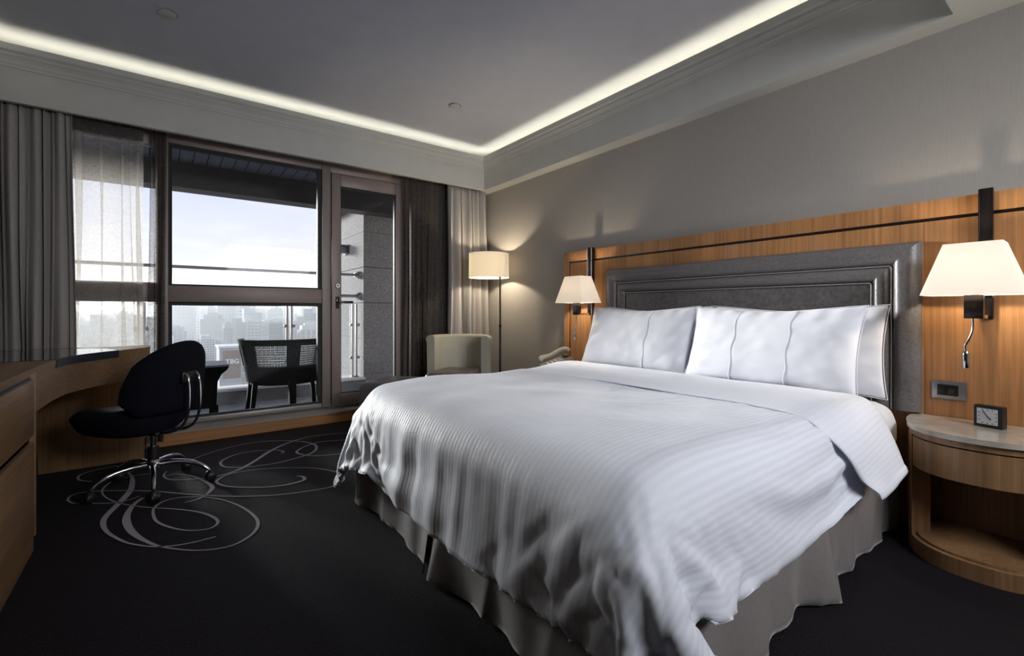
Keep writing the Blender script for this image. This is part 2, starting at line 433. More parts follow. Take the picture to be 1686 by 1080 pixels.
# ------------------------------------------------------------------ windows and balcony door
def frame_unit(kind, lab):
    o = bpy.data.objects.new(kind, None); C.objects.link(o); o['kind'] = 'structure'; o['label'] = lab; return o
Y0, Y1 = 4.515, 4.595
F = M['frame']
w1 = frame_unit('window_1', 'fixed bronze framed window of two panes facing the balcony')
bx('mullion', (-.045, Y0 - .012, .15), (.035, Y1, 2.44), F, w1, .004)
bx('mullion', (1.185, Y0 - .012, .15), (1.262, Y1, 2.44), F, w1, .004)
bx('head_rail', (.035, Y0 - .006, 2.37), (1.185, Y1, 2.44), F, w1, .004)
bx('middle_rail', (.035, Y0 - .004, 1.122), (1.185, Y1, 1.252), F, w1, .004)
bx('bottom_rail', (.035, Y0, .15), (1.185, Y1, .19), M['sill'], w1, .003)
for z0, z1 in ((.19, 1.122), (1.252, 2.37)):
    bm = bm_()
    for a, b in (((.035, 4.54, z0), (.06, 4.57, z1)), ((1.15, 4.525, z0), (1.185, 4.57, z1)), ((.06, 4.54, z0), (1.15, 4.57, z0 + .014)), ((.06, 4.54, z1 - .028), (1.15, 4.57, z1))): box(bm, a, b)
    obj('glazing_bead', bm, M['gasket'], w1)
    bx('pane', (.058, 4.552, z0 + .01), (1.152, 4.558, z1 - .02), M['glass'], w1)
w2 = frame_unit('window_2', 'bronze framed window of two panes behind the sheer curtain')
bx('mullion', (-.62, Y0, .15), (-.56, Y1, 2.44), F, w2, .004)
bx('head_rail', (-.56, Y0, 2.33), (-.045, Y1, 2.44), F, w2, .004)
bx('middle_rail', (-.56, Y0, 1.122), (-.045, Y1, 1.272), F, w2, .004)
bx('bottom_rail', (-.56, Y0, .15), (-.045, Y1, .19), F, w2, .003)
for z0, z1 in ((.19, 1.122), (1.272, 2.33)): bx('pane', (-.56, 4.552, z0), (-.045, 4.558, z1), M['glass'], w2)
d1 = frame_unit('door_1', 'bronze framed glazed balcony door with a dark lever handle')
bx('frame_head', (1.262, Y0 - .01, 2.355), (2.06, Y1, 2.44), F, d1, .004)
bx('frame_jamb', (1.99, Y0 - .01, .15), (2.06, Y1, 2.355), F, d1, .004)
bx('stile', (1.268, Y0 - .022, .16), (1.352, Y1 - .03, 2.350), F, d1, .005)
bx('stile', (1.905, Y0 - .022, .16), (1.986, Y1 - .03, 2.350), F, d1, .005)
bx('top_rail', (1.352, Y0 - .022, 2.236), (1.905, Y1 - .03, 2.350), F, d1, .005)
bx('bottom_rail', (1.352, Y0 - .022, .16), (1.905, Y1 - .03, .262), F, d1, .005)
bm = bm_()
for a, b in (((1.352, 4.515, .262), (1.362, 4.545, 2.236)), ((1.895, 4.515, .262), (1.905, 4.545, 2.236)), ((1.362, 4.515, .262), (1.895, 4.545, .272)), ((1.362, 4.515, 2.226), (1.895, 4.545, 2.236))): box(bm, a, b)
obj('glazing_bead', bm, M['gasket'], d1)
bx('pane', (1.358, 4.528, .268), (1.899, 4.534, 2.23), M['glass'], d1)
bx('handle_plate', (1.305, 4.478, 1.075), (1.335, 4.494, 1.185), M['bronze'], d1, .004)
bm = bm_(); tube(bm, [(1.32, 4.49, 1.135), (1.32, 4.44, 1.135)], .010, 10); box(bm, (1.312, 4.428, 1.125), (1.45, 4.444, 1.145), .004); obj('lever', bm, M['bronze'], d1, 40)
bm = bm_(); lathe(bm, [(.0, -.012), (.020, -.012), (.022, -.008), (.022, 0)], (1.322, 4.493, 1.29), 20, 'y'); obj('lock_cylinder', bm, M['steel'], d1, 40)
bm = bm_(); lathe(bm, [(.0, -.004), (.007, -.004), (.007, 0)], (1.322, 4.481, 1.29), 12, 'y'); obj('keyhole', bm, M['black'], d1, 40)

# ------------------------------------------------------------------ balcony
def stag(o): o['kind'] = 'structure'; return o
bf = stag(bx('balcony_floor', (-2.2, 4.62, -.25), (3.2, 6.05, .03), M['balcf']))
n = 0
for i in range(13):
    for j in range(3):
        bx('floor_tile', (-2.0 + i * .4 + .003, 4.63 + j * .4 + .003, .03), (-2.0 + i * .4 + .397, min(5.80, 4.63 + j * .4 + .397), .045), M['balcf'], bf)
bx('balcony_kerb', (-2.2, 5.80, .03), (2.05, 6.05, .185), mat('kerb_paint', (.22, .22, .225), .7, nscale=15, namt=.1), bf)
bx('kerb_coping', (-2.2, 5.785, .185), (2.05, 6.07, .212), M['white'], bf, .004)
bc = stag(bx('balcony_ceiling', (-2.2, 4.62, 2.56), (3.2, 6.1, 2.9), M['beam']))
for i in range(30):
    x = -1.1 + i * .112
    bx('ceiling_slat', (x, 4.63, 2.525), (x + .104, 5.62, 2.545), M['slat'], bc)
bx('edge_beam', (-2.2, 5.62, 2.275), (2.6, 5.86, 2.56), M['beam'], bc)
bx('edge_slab', (1.93, 5.86, 2.40), (3.2, 7.4, 2.56), M['beam'], bc)
fin = stag(bx('balcony_side_wall', (2.06, 5.86, -4), (3.2, 7.5, 2.4), M['granite']))
for zt in (-.2, .25, .70, 1.155, 1.61, 2.06):
    bx('stone_tile', (2.062, 5.84, zt + .004), (3.2, 5.865, min(zt + .451, 2.4)), M['granite'], fin)
    bx('stone_tile', (2.040, 5.84, zt + .004), (2.062, 7.5, min(zt + .451, 2.4)), M['granite'], fin)
lo = thing('balcony_wall_lamp', 'dark louvred bulkhead lamp on the sunlit stone wall of the balcony', 'lamp', (2.04, 6.5, 1.89))
bx('back_plate', (2.02, 6.40, 1.83), (2.04, 6.60, 1.96), M['slat'], lo, .006)
bx('hood', (1.92, 6.41, 1.925), (2.02, 6.59, 1.955), M['slat'], lo, .008)
for k in range(3): bx('louvre', (1.925, 6.415, 1.845 + k * .027), (2.02, 6.585, 1.856 + k * .027), M['slat'], lo)
bx('lens', (1.95, 6.43, 1.84), (2.02, 6.57, 1.925), M['dial'], lo, .01)
for z, r, nm, lb in ((1.515, .017, 'upper_rail', 'upper grey metal rail across the balcony opening, above the handrail'), (1.243, .020, 'balustrade_handrail', 'lower grey metal handrail running just over the glass balustrade')):
    t = thing(nm, lb, 'rail', (0, 5.97, z), 'metal rails of the balcony')
    bm = bm_(); tube(bm, [(-2.2, 5.97, z), (2.0, 5.97, z)], r, 10); obj('bar', bm, M['steel'], t, 40)
    bm = bm_(); lathe(bm, [(.020, -.075), (.026, -.05), (.045, -.03), (.050, -.012), (.050, 0)], (2.04, 5.97, z), 20, 'x'); obj('wall_flange', bm, M['steel'], t, 40)
px = [-1.6, -.17, 1.19, 1.955]
for i, x in enumerate(px):
    t = thing('balustrade_post', ('white twin upright of the balustrade at the side wall' if i == 3 else 'white twin upright of the balustrade behind the wicker armchair' if i == 2 else 'white twin upright hidden behind the window mullion left of the large pane' if i == 1 else 'white twin upright of the balcony glass balustrade'), 'post', (x, 5.93, .212), 'balustrade posts')
    for s in (-1, 1): bx('upright', (x + s * .024 - .012, 5.92, .205), (x + s * .024 + .012, 5.945, 1.14), M['white'], t, .002)
    bx('base_shoe', (x - .045, 5.90, .205), (x + .045, 5.965, .225), M['steel'], t, .003)
    for z in (.46, .875):
        for s in (-1, 1): bx('glass_clamp', (x + s * .048 - .012, 5.905, z - .018), (x + s * .048 + .012, 5.942, z + .018), M['steel'], t, .003)
for i in range(3):
    t = bx('balustrade_glass', (px[i] + .061, 5.920, .26), (px[i + 1] - .061, 5.930, 1.12), M['clear'])
    tag(t, ('clear glass balustrade panel between the wicker armchair and side wall' if i == 2 else 'wide clear glass balustrade panel behind the wicker table and armchair' if i == 1 else 'clear glass balustrade panel at the left end of the balcony'), 'glass panel', 'balustrade glass panels')

SCROLLS = [[(-0.04,3.036,0.018),(-0.033,3.128,0.02),(0.013,3.195,0.015),(0.086,3.196,0.012),(0.184,3.129,0.012),(0.276,2.998,0.014),(0.342,2.83,0.018),(0.377,2.656,0.022),(0.368,2.541,0.024),(0.326,2.459,0.018),(0.256,2.408,0.014),(0.181,2.415,0.012),(0.105,2.46,0.012),(0.036,2.531,0.014),(-0.021,2.607,0.018),(-0.075,2.719,0.03),(-0.119,2.85,0.045),(-0.144,2.999,0.05),(-0.143,3.127,0.04),(-0.12,3.251,0.03),(-0.087,3.318,0.03)],[(-0.246,4.109,0.012),(-0.191,3.944,0.015),(-0.161,3.817,0.02),(-0.149,3.691,0.035),(-0.15,3.512,0.045),(-0.172,3.381,0.05),(-0.202,3.255,0.045),(-0.23,3.14,0.04),(-0.235,3.043,0.035),(-0.214,2.922,0.025),(-0.175,2.816,0.02),(-0.126,2.716,0.015),(-0.073,2.646,0.014),(-0.021,2.594,0.014),(0.043,2.559,0.014),(0.109,2.544,0.014),(0.163,2.544,0.014),(0.198,2.545,0.01)],[(-0.04,3.036,0.02),(-0.028,2.924,0.02),(0.005,2.833,0.018),(0.06,2.74,0.014),(0.114,2.683,0.012),(0.171,2.659,0.014),(0.205,2.676,0.018),(0.219,2.718,0.022),(0.209,2.783,0.022),(0.169,2.879,0.02),(0.111,2.963,0.016),(0.036,3.047,0.013),(-0.041,3.119,0.012),(-0.118,3.206,0.012),(-0.183,3.298,0.012),(-0.243,3.42,0.012),(-0.278,3.551,0.014),(-0.277,3.659,0.016),(-0.242,3.762,0.016),(-0.184,3.795,0.014),(-0.122,3.801,0.012),(-0.031,3.76,0.01)],[(-0.422,3.539,0.016),(-0.412,3.61,0.014),(-0.36,3.627,0.013),(-0.263,3.58,0.013),(-0.128,3.479,0.014),(-0.011,3.373,0.016),(0.121,3.225,0.018),(0.266,3.083,0.018),(0.396,2.984,0.016),(0.53,2.909,0.014),(0.656,2.87,0.014),(0.772,2.851,0.014),(0.84,2.871,0.016),(0.903,2.936,0.018),(0.91,3.071,0.018),(0.811,3.253,0.014),(0.679,3.366,0.012),(0.541,3.444,0.012),(0.42,3.475,0.014),(0.328,3.461,0.018),(0.268,3.384,0.025),(0.272,3.31,0.025),(0.315,3.227,0.02),(0.399,3.146,0.018),(0.503,3.078,0.018),(0.605,3.048,0.022),(0.691,3.065,0.03),(0.711,3.108,0.03),(0.699,3.152,0.02),(0.677,3.173,0.01)],[(-0.422,3.539,0.016),(-0.395,3.465,0.014),(-0.339,3.417,0.013),(-0.245,3.346,0.012),(-0.169,3.324,0.012),(-0.124,3.345,0.012),(-0.105,3.369,0.01)],[(-0.246,4.109,0.014),(-0.337,4.097,0.014),(-0.403,4.053,0.016),(-0.426,3.989,0.018),(-0.408,3.898,0.016),(-0.347,3.822,0.01)],[(0.02,3.776,0.014),(0.006,3.691,0.018),(0.02,3.614,0.018),(0.06,3.553,0.016),(0.149,3.504,0.014),(0.242,3.474,0.016),(0.32,3.483,0.022),(0.395,3.524,0.035),(0.467,3.603,0.04),(0.535,3.695,0.04),(0.627,3.835,0.04),(0.734,3.955,0.03),(0.858,4.05,0.022),(0.993,4.096,0.016),(1.188,4.062,0.014),(1.381,3.946,0.012)],[(0.169,3.971,0.012),(0.26,4.058,0.012),(0.38,4.134,0.012),(0.517,4.18,0.014),(0.655,4.17,0.014),(0.797,4.083,0.016),(0.906,3.962,0.02),(0.951,3.822,0.028),(0.927,3.693,0.03),(0.861,3.604,0.026),(0.753,3.556,0.02),(0.632,3.526,0.016),(0.512,3.537,0.014),(0.411,3.577,0.016),(0.335,3.648,0.02),(0.317,3.739,0.024),(0.334,3.813,0.022),(0.403,3.897,0.018),(0.498,3.932,0.014),(0.613,3.901,0.013),(0.694,3.84,0.016),(0.718,3.772,0.02),(0.694,3.741,0.012)],[(1.251,3.786,0.012),(1.126,3.848,0.014),(0.995,3.882,0.018),(0.874,3.82,0.022),(0.798,3.722,0.026),(0.806,3.635,0.022),(0.87,3.539,0.018),(1.018,3.481,0.014),(1.147,3.471,0.012)],[(0.02,3.669,0.012),(0.062,3.678,0.012),(0.116,3.62,0.014),(0.169,3.528,0.016),(0.209,3.402,0.025),(0.234,3.302,0.035),(0.23,3.236,0.035),(0.194,3.153,0.025),(0.149,3.108,0.018),(0.096,3.103,0.01)]]
# cloth rest shape of the draped linen
DUV = [891,-7,-14,-14,-9,-26,-11,-25,6,26,-8,17,-20,20,2,6,-24,17,6,-23,17,-14,8,15,-6,4,-9,7,-8,-3,9,-5,-11,4,-6,7,-5,8,-2,3,-2,2,2,-1,1,-1,0,-1,0,-1,-1,0,-1,0,0,1,0,1,0,4,2,1,-1,-7,2,-4,-15,-11,-7,-2,-11,5,-2,23,-4,17,-25,5,-22,4,-19,-1,-1,-10,6,22,0,23,-20,5,7,-15,10,-3,6,21,-18,16,5,-13,0,-13,21,-21,-18,31,-35,44,-27,18,-30,26,-32,18,29,-31,28,-26,-13,19,-15,18,-16,8,14,-14,16,10,-14,11,-16,13,-13,7,-4,5,-3,-4,2,-3,1,-3,1,-2,1,2,-2,2,-2,-1,-3,0,-3,2,-6,6,6,8,12,-4,2,8,0,-4,-10,14,-19,14,-24,27,-34,31,-29,31,-23,25,-22,17,7,-14,-11,22,-35,29,7,-27,23,-19,15,-18,3,19,-24,-10,20,-2,13,-21,26,0,-41,34,-36,31,-30,28,-30,10,-17,8,38,-29,27,-5,-27,21,-19,10,13,-15,15,-16,9,8,-14,16,-15,11,-7,4,-6,0,4,-4,2,-4,4,-2,3,-1,-3,2,-4,2,-1,2,-3,1,-5,3,-10,-4,-3,-1,21,-11,-7,23,17,6,-21,19,-32,21,-9,20,-25,21,-30,34,-30,26,-32,16,23,-17,2,10,2,-16,7,-28,33,-23,16,13,-14,20,-2,-23,18,-15,24,-33,21,13,-31,27,-32,28,-20,5,22,-2,-25,3,20,-9,-16,18,-20,12,13,-18,14,-16,14,-12,-5,18,-14,13,-10,6,-6,5,1,-6,3,-3,5,-3,3,-2,-1,3,-3,3,-1,0,-1,2,-1,4,-3,2,-3,-3,-2,-21,34,10,-34,-5,26,19,-25,20,-29,-3,18,17,-10,-3,-9,15,-29,21,8,-17,23,-21,22,-20,-18,8,7,-8,33,-21,12,-8,12,-3,7,-12,9,-22,7,-14,28,9,-33,28,-25,-8,28,-15,12,-11,-23,4,16,10,-20,15,14,-19,13,-15,14,-13,-3,16,-15,13,-11,9,-7,4,-5,-1,5,-3,5,-2,3,-3,0,4,-3,5,-2,1,1,3,-1,4,-5,4,-3,-2,-3,-3,1,-23,23,21,-23,-19,12,29,-22,16,-11,-3,-15,20,11,-32,13,8,2,2,7,1,5,-24,-15,13,-10,21,-1,2,17,5,19,-31,27,-6,3,-3,4,3,-31,6,-9,33,-16,-17,27,-13,16,-27,26,-16,
12,-29,5,18,11,-17,12,-14,11,-10,-3,15,-15,12,-11,9,-7,4,-4,5,-2,-2,5,-3,3,-2,2,2,-3,4,-4,3,0,3,-4,4,-2,5,-3,5,2,2,1,0,0,-32,2,34,-22,1,-10,29,-30,23,-28,22,-20,19,4,-21,20,9,-18,18,-21,6,-18,15,-11,17,10,2,-12,15,-28,26,24,-15,9,-4,-6,6,-10,-6,-7,25,-35,16,25,-20,14,-5,-11,-11,23,-8,12,-10,13,-10,-5,3,5,-8,-7,15,-14,12,-11,9,-6,3,-4,5,-5,6,0,-3,3,-4,5,0,-2,3,-2,3,-1,1,-2,3,-3,1,-3,4,-2,0,-2,-4,3,4,18,-9,-27,34,-35,22,1,-1,-19,22,-23,17,-14,24,-8,10,-18,17,-23,21,-29,16,-13,18,13,-6,1,1,2,-17,-12,14,-9,22,-5,21,-12,14,-3,-31,16,7,-24,24,8,5,-15,-2,3,2,-15,12,8,0,-17,12,-11,6,-8,16,-14,13,-11,9,-7,3,-3,6,-5,6,-5,2,2,-2,4,-5,1,3,-3,-2,2,-1,-1,2,-2,2,-1,3,-5,1,-3,5,1,-8,-2,-6,22,-4,0,5,-26,9,27,-28,10,1,-6,9,-16,32,-28,23,-20,20,-24,11,-16,19,16,-3,2,-9,3,-12,22,-8,-41,29,-24,29,-24,35,-16,20,-12,-29,33,-12,2,11,-20,7,1,0,-9,19,-17,20,-21,4,-4,10,-13,17,-13,12,-12,10,-7,4,0,2,-5,5,-4,3,-1,0,0,-3,3,-3,-1,2,3,-3,1,0,-3,1,-2,-1,1,1,-2,4,-4,5,5,-2,0,-20,33,-31,32,0,-33,17,3,-5,2,4,-14,23,-21,22,-2,-7,-2,0,-16,17,17,-2,-3,2,-3,-8,11,18,-21,22,-35,4,14,1,-19,36,-20,20,-12,-21,17,-4,-2,-1,5,1,1,11,-7,8,-16,-6,10,6,-16,15,-14,13,-12,10,-7,4,0,-3,1,3,-3,2,-2,1,-1,1,0,-2,5,-4,0,-2,-1,0,0,3,-3,2,2,-4,2,2,-3,1,-3,2,2,0,7,-23,32,-33,24,9,-31,35,-35,32,-25,22,-19,10,13,-24,21,-12,-13,15,18,-2,-2,4,-9,5,3,-4,13,11,-16,6,-4,-30,37,-16,-13,33,-24,23,3,-15,-7,-11,21,-10,3,7,0,-16,6,-9,11,6,-14,14,-13,13,-12,10,-8,4,-1,-2,3,-1,-2,2,-2,3,-3,1,-2,3,-1,-4,5,-2,0,2,-3,2,-4,6,-2,-2,3,-3,0,3,-1,2,-2,1,
1,-2,12,-28,29,-31,26,-6,1,0,1,4,-12,10,16,-31,18,-14,4,5,18,-2,1,2,-5,3,-4,5,-7,14,4,-4,7,-1,4,-28,27,-18,-16,31,-29,-1,30,-29,23,-16,3,5,9,-16,1,-2,3,10,-15,13,-12,11,-10,8,-7,5,-3,-1,2,-1,-1,2,-2,2,-3,4,-3,2,-3,2,1,-2,0,1,-1,5,-4,4,-5,2,1,-2,3,-2,0,0,0,2,-4,2,4,-9,21,-27,8,0,7,-15,29,-32,32,-15,14,-19,18,-19,13,-16,27,0,2,-1,-4,4,-10,7,-4,7,-8,17,13,-5,-5,5,7,-20,20,-4,-23,19,7,-29,24,-18,11,-15,22,-18,2,10,-14,17,-16,13,-12,10,-9,5,-4,3,-2,1,1,-1,0,1,-1,1,-1,1,-2,2,-1,1,-1,0,0,1,0,0,-2,2,-3,3,-1,0,1,-1,1,-1,1,-2,-1,4,-2,-4,10,-14,25,0,-30,26,-11,-1,3,-4,9,-9,15,-15,7,-6,19,0,-2,-6,5,4,-12,12,-2,0,-6,-14,14,-11,12,18,6,-6,4,-15,15,1,-4,-9,17,-25,14,-15,17,-10,3,4,-11,14,-15,12,-11,7,-7,6,-2,1,0,0,0,0,0,1,-2,1,-1,1,-1,1,-1,1,-1,0,1,-1,0,0,1,-1,0,2,-2,0,1,-1,1,-1,1,-1,2,0,-1,-1,2,-4,8,-15,4,19,-27,24,-20,18,-16,10,7,-11,10,6,0,0,-7,0,7,-10,-4,14,1,-9,5,4,-2,-16,42,3,0,-20,-1,19,0,-6,-1,8,-8,-13,21,-22,15,-8,2,6,-10,10,-11,10,-8,6,-4,4,-4,2,-1,0,0,0,0,0,-1,3,-2,1,-1,1,-1,1,-1,1,0,-1,1,0,0,-1,1,0,-1,1,0,-1,1,-1,1,-1,3,-3,0,0,2,-2,0,-1,5,2,-14,20,-22,20,-15,10,-1,-5,4,8,-1,2,-3,3,-1,-1,0,0,1,-10,10,-9,-1,28,-13,-24,23,-15,7,17,-21,20,-2,5,-15,16,-2,-16,18,-12,5,0,-6,8,-7,8,-7,4,-3,3,-3,2,-1,1,0,0,0,0,-1,1,-2,1,0,0,0,0,0,0,0,0,0,0,0,0,0,0,0,0,0,0,0,0,0,0,0,-2,3,-1,1,-1,1,0,0,0,-3,9,-15,17,-17,11,-3,2,-2,6,-2,3,0,-1,1,0,-2,-6,4,-4,6,-5,6,2,24,-1,3,-20,18,0,-7,10,-9,-6,11,4,-16,15,-1,-7,5,-2,-1,3,-4,4,-4,3,-1,1,-2,2,-1,0,0,0,-1,0,0,1,-1,1,0,0,0,0,0,0,0,0,0,0,0,0,0,0,0,0,0,0,0,0,0,
0,0,0,0,-1,1,-1,1,0,0,0,0,1,-3,6,-10,12,-6,1,0,0,0,2,2,-2,0,-1,-3,1,2,-1,-3,0,-3,-2,6,18,2,1,-4,6,3,-2,0,-8,2,8,-2,3,-9,7,0,-1,0,1,-1,1,-2,1,0,0,-1,1,-1,1,0,0,-1,1,0,0,0,0,0,0,0,0,0,0,-1,0,0,1,-1,0,1,-1,1,-1,1,0,0,0,-1,1,-1,1,0,0,0,0,0,-1,0,0,0,0,1,0,0,3,-6,4,-1,0,0,0,2,-3,1,0,-1,1,-4,5,-3,2,1,0,-8,-13,25,2,-10,9,-16,15,1,-4,4,0,-9,9,-1,2,-1,0,1,0,-1,0,0,1,-1,0,0,1,-1,0,0,0,-1,1,0,0,0,0,0,0,0,0,0,-1,0,1,0,0,-1,1,0,-1,1,-1,1,-1,0,0,0,2,-2,2,-1,0,0,0,0,0,0,0,0,0,0,0,0,0,-1,2,-1,1,0,-2,3,-6,4,-2,0,0,0,1,-3,4,-7,7,-2,-5,6,24,-11,14,-5,4,-2,-1,2,-4,7,0,-3,2,0,1,0,0,-1,0,0,0,0,0,0,0,0,1,-1,0,0,1,-1,1,-1,0,0,0,0,0,0,0,1,0,-1,1,-1,0,0,0,0,0,0,0,0,1,0,0,-1,1,-1,0,0,0,0,0,0,0,0,0,1,0,-1,0,0,1,-1,0,0,0,1,-6,6,-5,2,-2,2,-2,-3,5,0,-4,-3,-4,11,-15,5,21,-11,10,2,-4,0,-6,10,-1,-2,1,2,0,0,1,-1,1,0,0,-1,0,1,0,-1,0,0,1,-1,0,0,1,-1,1,-1,0,0,0,0,0,0,0,0,1,-1,1,0,0,0,0,0,0,0,0,-1,0,0,0,0,0,0,0,0,0,0,0,1,0,0,-1,0,0,0,1,-1,0,1,0,-1,-2,1,-4,3,-1,1,-2,1,1,-5,-7,14,-12,9,-15,13,26,-9,10,-10,9,-17,7,12,-3,1,0,0,0,0,1,0,1,0,-1,0,1,-1,0,0,1,-1,0,0,1,0,0,-1,0,0,1,0,0,0,-1,0,0,0,0,0,0,0,0,0,0,0,0,0,0,0,0,0,0,0,0,0,0,0,1,-1,1,0,-1,0,0,0,0,0,1,-1,0,1,-1,0,0,0,-2,0,-3,1,0,2,-4,-6,-4,11,1,-2,0,5,-8,25,-2,2,-6,-10,17,0,-1,0,-1,2,1,0,0,0,1,0,-1,1,-1,0,1,0,-1,0,1,0,-1,0,0,0,1,-1,0,0,0,0,0,1,0,0,0,0,0,-1,1,-1,1,-1,0,0,0,0,1,-1,1,0,0,0,0,0,0,-1,1,-1,0,0,0,0,0,1,0,-1,0,1,-1,1,-1,0,0,-1,-3,2,-4,3,-1,-5,5,5,-11,-10,19,-11,12,-6,22,6,-10,9,1,-4,3,-2,2,2,-3,0,1,0,1,-1,0,0,0,1,-1,0,0,1,-1,0,0,1,0,-1,0,0,1,0,0,-1,0,0,0,0,
0,0,0,0,1,-1,1,-1,1,0,0,0,0,-1,1,-1,0,0,0,0,0,0,0,0,0,0,0,1,0,0,-1,0,0,1,-1,0,0,1,0,-1,0,-1,-4,4,-4,0,-1,5,0,0,0,-18,18,-21,19,28,-6,5,-7,4,4,-4,3,0,-3,2,1,-1,1,0,1,-1,1,0,-1,1,0,-1,0,1,0,-1,0,0,1,0,-1,0,0,0,1,0,0,0,-1,0,0,0,0,0,0,0,0,0,0,0,0,0,0,0,0,0,0,0,0,0,0,0,1,0,0,0,-1,0,0,0,1,0,-1,0,1,-1,0,0,0,0,-1,-2,-5,3,2,0,-2,2,-8,9,1,-11,12,-15,24,3,-4,5,0,-3,1,0,-1,2,0,-1,1,0,0,0,1,-1,0,1,-1,0,1,-1,0,0,1,0,-1,0,0,1,0,-1,0,0,0,0,0,1,0,0,0,-1,0,0,0,0,0,0,0,0,1,-1,1,-1,1,0,0,0,0,0,0,-1,0,0,0,0,0,1,0,-1,0,0,1,-1,1,-1,0,0,0,1,0,1,-6,-2,1,2,-2,5,-16,16,-9,6,0,21,6,0,-2,0,0,2,0,0,-1,0,1,0,1,0,-1,1,0,0,-1,1,-1,0,1,0,-1,0,0,1,0,-1,0,0,1,0,-1,0,0,0,0,0,0,0,1,0,0,0,0,0,0,0,0,-1,1,-1,1,-1,0,0,0,0,0,0,0,0,0,1,0,0,-1,0,0,1,0,-1,1,-1,1,0,0,-2,-1,0,-4,6,-9,9,-6,5,-7,5,-9,9,-10,11,27,-6,5,0,-2,4,-1,-1,0,1,0,0,1,-1,0,1,-1,1,-1,1,-1,1,0,-1,0,1,0,-1,0,0,1,0,-1,0,0,1,0,0,0,0,0,0,0,0,0,0,-1,1,0,0,0,-1,0,1,0,-1,0,0,0,0,0,0,1,0,0,0,-1,0,0,0,0,1,-1,0,1,-1,1,-1,0,0,1,-1,0,-1,-6,6,0,-3,-1,5,-2,-2,-6,4,-1,28,-1,-3,3,2,-5,1,1,0,0,1,1,-1,1,-1,0,1,-1,1,-1,1,0,-1,1,-1,0,0,1,-1,0,0,0,1,-1,0,0,0,0,0,0,0,-1,0,0,0,0,1,-1,0,0,0,2,0,-1,-1,1,1,0,-1,1,0,0,-1,0,0,0,0,0,1,0,0,-1,0,1,-1,1,-1,1,-1,1,0,0,-1,1,-2,2,-8,7,-8,9,-1,-8,9,-10,4,26,1,0,-1,-2,2,1,-1,1,0,0,0,0,0,1,0,-1,1,-1,1,-1,0,1,-1,1,0,-1,0,1,0,0,-1,0,1,0,0,0,0,-1,0,0,1,0,0,0,0,0,0,0,0,0,-1,0,0,1,0,-1,0,1,-1,0,0,0,0,0,0,1,0,-1,0,0,0,1,-1,0,0,0,0,1,-1,0,0,1,-1,0,-6,6,0,0,-2,-6,7,-6,9,-10,25,3,-1,-3,2,1,-1,1,0,0,0,0,0,0,0,0,1,-1,0,0,1,-1,0,1,-1,0,1,0,-1,0,0,1,0,-1,
0,0,0,0,1,0,0,-1,1,-1,0,0,0,0,0,0,0,0,0,0,0,0,0,0,1,-1,0,0,1,0,0,0,-1,0,0,0,1,0,-1,0,0,0,1,-1,0,0,0,1,-1,1,0,-1,1,-8,5,-4,2,3,-7,6,-3,28,-1,-1,0,1,1,0,-1,0,0,1,-1,1,0,0,0,-1,0,1,-1,0,1,-1,0,1,0,0,-1,1,-1,0,0,0,1,0,0,-1,0,0,0,0,1,-1,1,0,0,0,0,0,0,0,0,0,0,0,0,0,0,-1,1,0,0,-1,0,0,0,0,0,1,0,-1,0,0,0,1,-1,0,1,0,-1,1,-1,0,0,0,0,-4,1,2,0,2,-10,8,-2,-3,27,-2,1,2,-1,0,-1,1,0,0,-1,1,1,-1,0,1,0,0,0,0,0,-1,1,-1,0,0,-1,1,0,1,0,0,-1,0,0,0,1,0,-1,0,0,0,0,0,0,0,0,0,0,0,0,0,0,0,0,0,0,0,1,0,-1,0,0,0,0,1,0,0,-1,0,0,1,0,0,-1,0,0,-1,0,2,-1,1,1,-2,-1,1,0,1,-10,8,0,-2,4,-11,9,27,0,0,0,0,-1,1,0,0,1,0,0,-2,1,0,-1,1,0,-1,1,0,1,-1,1,0,-1,1,0,0,-1,0,0,1,0,-1,0,0,0,1,0,0,0,0,0,-1,0,0,0,0,0,0,0,0,0,0,1,0,0,-2,0,2,0,0,0,0,-1,0,0,0,1,0,-1,0,0,1,0,-1,0,0,-2,1,0,-1,3,0,0,0,-1,0,-10,8,2,-1,1,-1,27,0,0,-1,0,1,0,0,0,0,0,0,1,0,0,0,0,0,0,0,0,-1,1,-1,0,1,0,-1,0,1,-1,0,0,0,1,-1,1,-1,0,0,0,0,0,0,1,0,0,0,0,0,0,0,0,0,0,-1,0,0,1,0,-1,0,0,0,0,0,0,1,0,-1,0,0,0,1,-1,0,0,0,0,0,-1,-1,0,1,2,-1,0,0,0,1,0,-1,0,0,-3,27,1,-1,0,1,0,-1,0,1,-1,1,0,-1,0,0,1,-1,0,1,-1,0,0,0,1,-1,0,0,1,-1,0,1,0,-1,0,0,1,-1,1,0,0,-1,0,0,0,0,0,0,0,0,0,0,0,0,0,0,0,0,0,0,0,1,-1,0,1,0,0,0,-1,0,0,0,1,0,-1,0,0,1,0,-1,0,0,-1,-1,-2,3,1,0,1,0,-2,-4,5,-7,8,-2,28,-1,0,1,-1,-1,1,1,-2,1,0,0,1,0,0,-1,0,1,-1,1,-1,1,0,-1,1,0,-1,0,1,0,-1,0,1,0,-1,0,0,0,0,0,1,0,0,0,0,-1,0,0,0,0,0,0,1,-1,1,0,0,0,0,-1,0,1,0,-1,0,0,0,0,1,0,0,-1,0,0,0,1,-1,0,0,0,-1,0,-1,0,-2,1,3,0,0,0,0,0,0,-1,0,27,0,1,-1,0,0,0,-1,2,0,-1,0,0,0,0,0,1,-1,1,-1,1,-1,0,1,-1,0,1,-1,0,0,1,-1,0,0,1,0,-1,0,0,0,0,0,0,
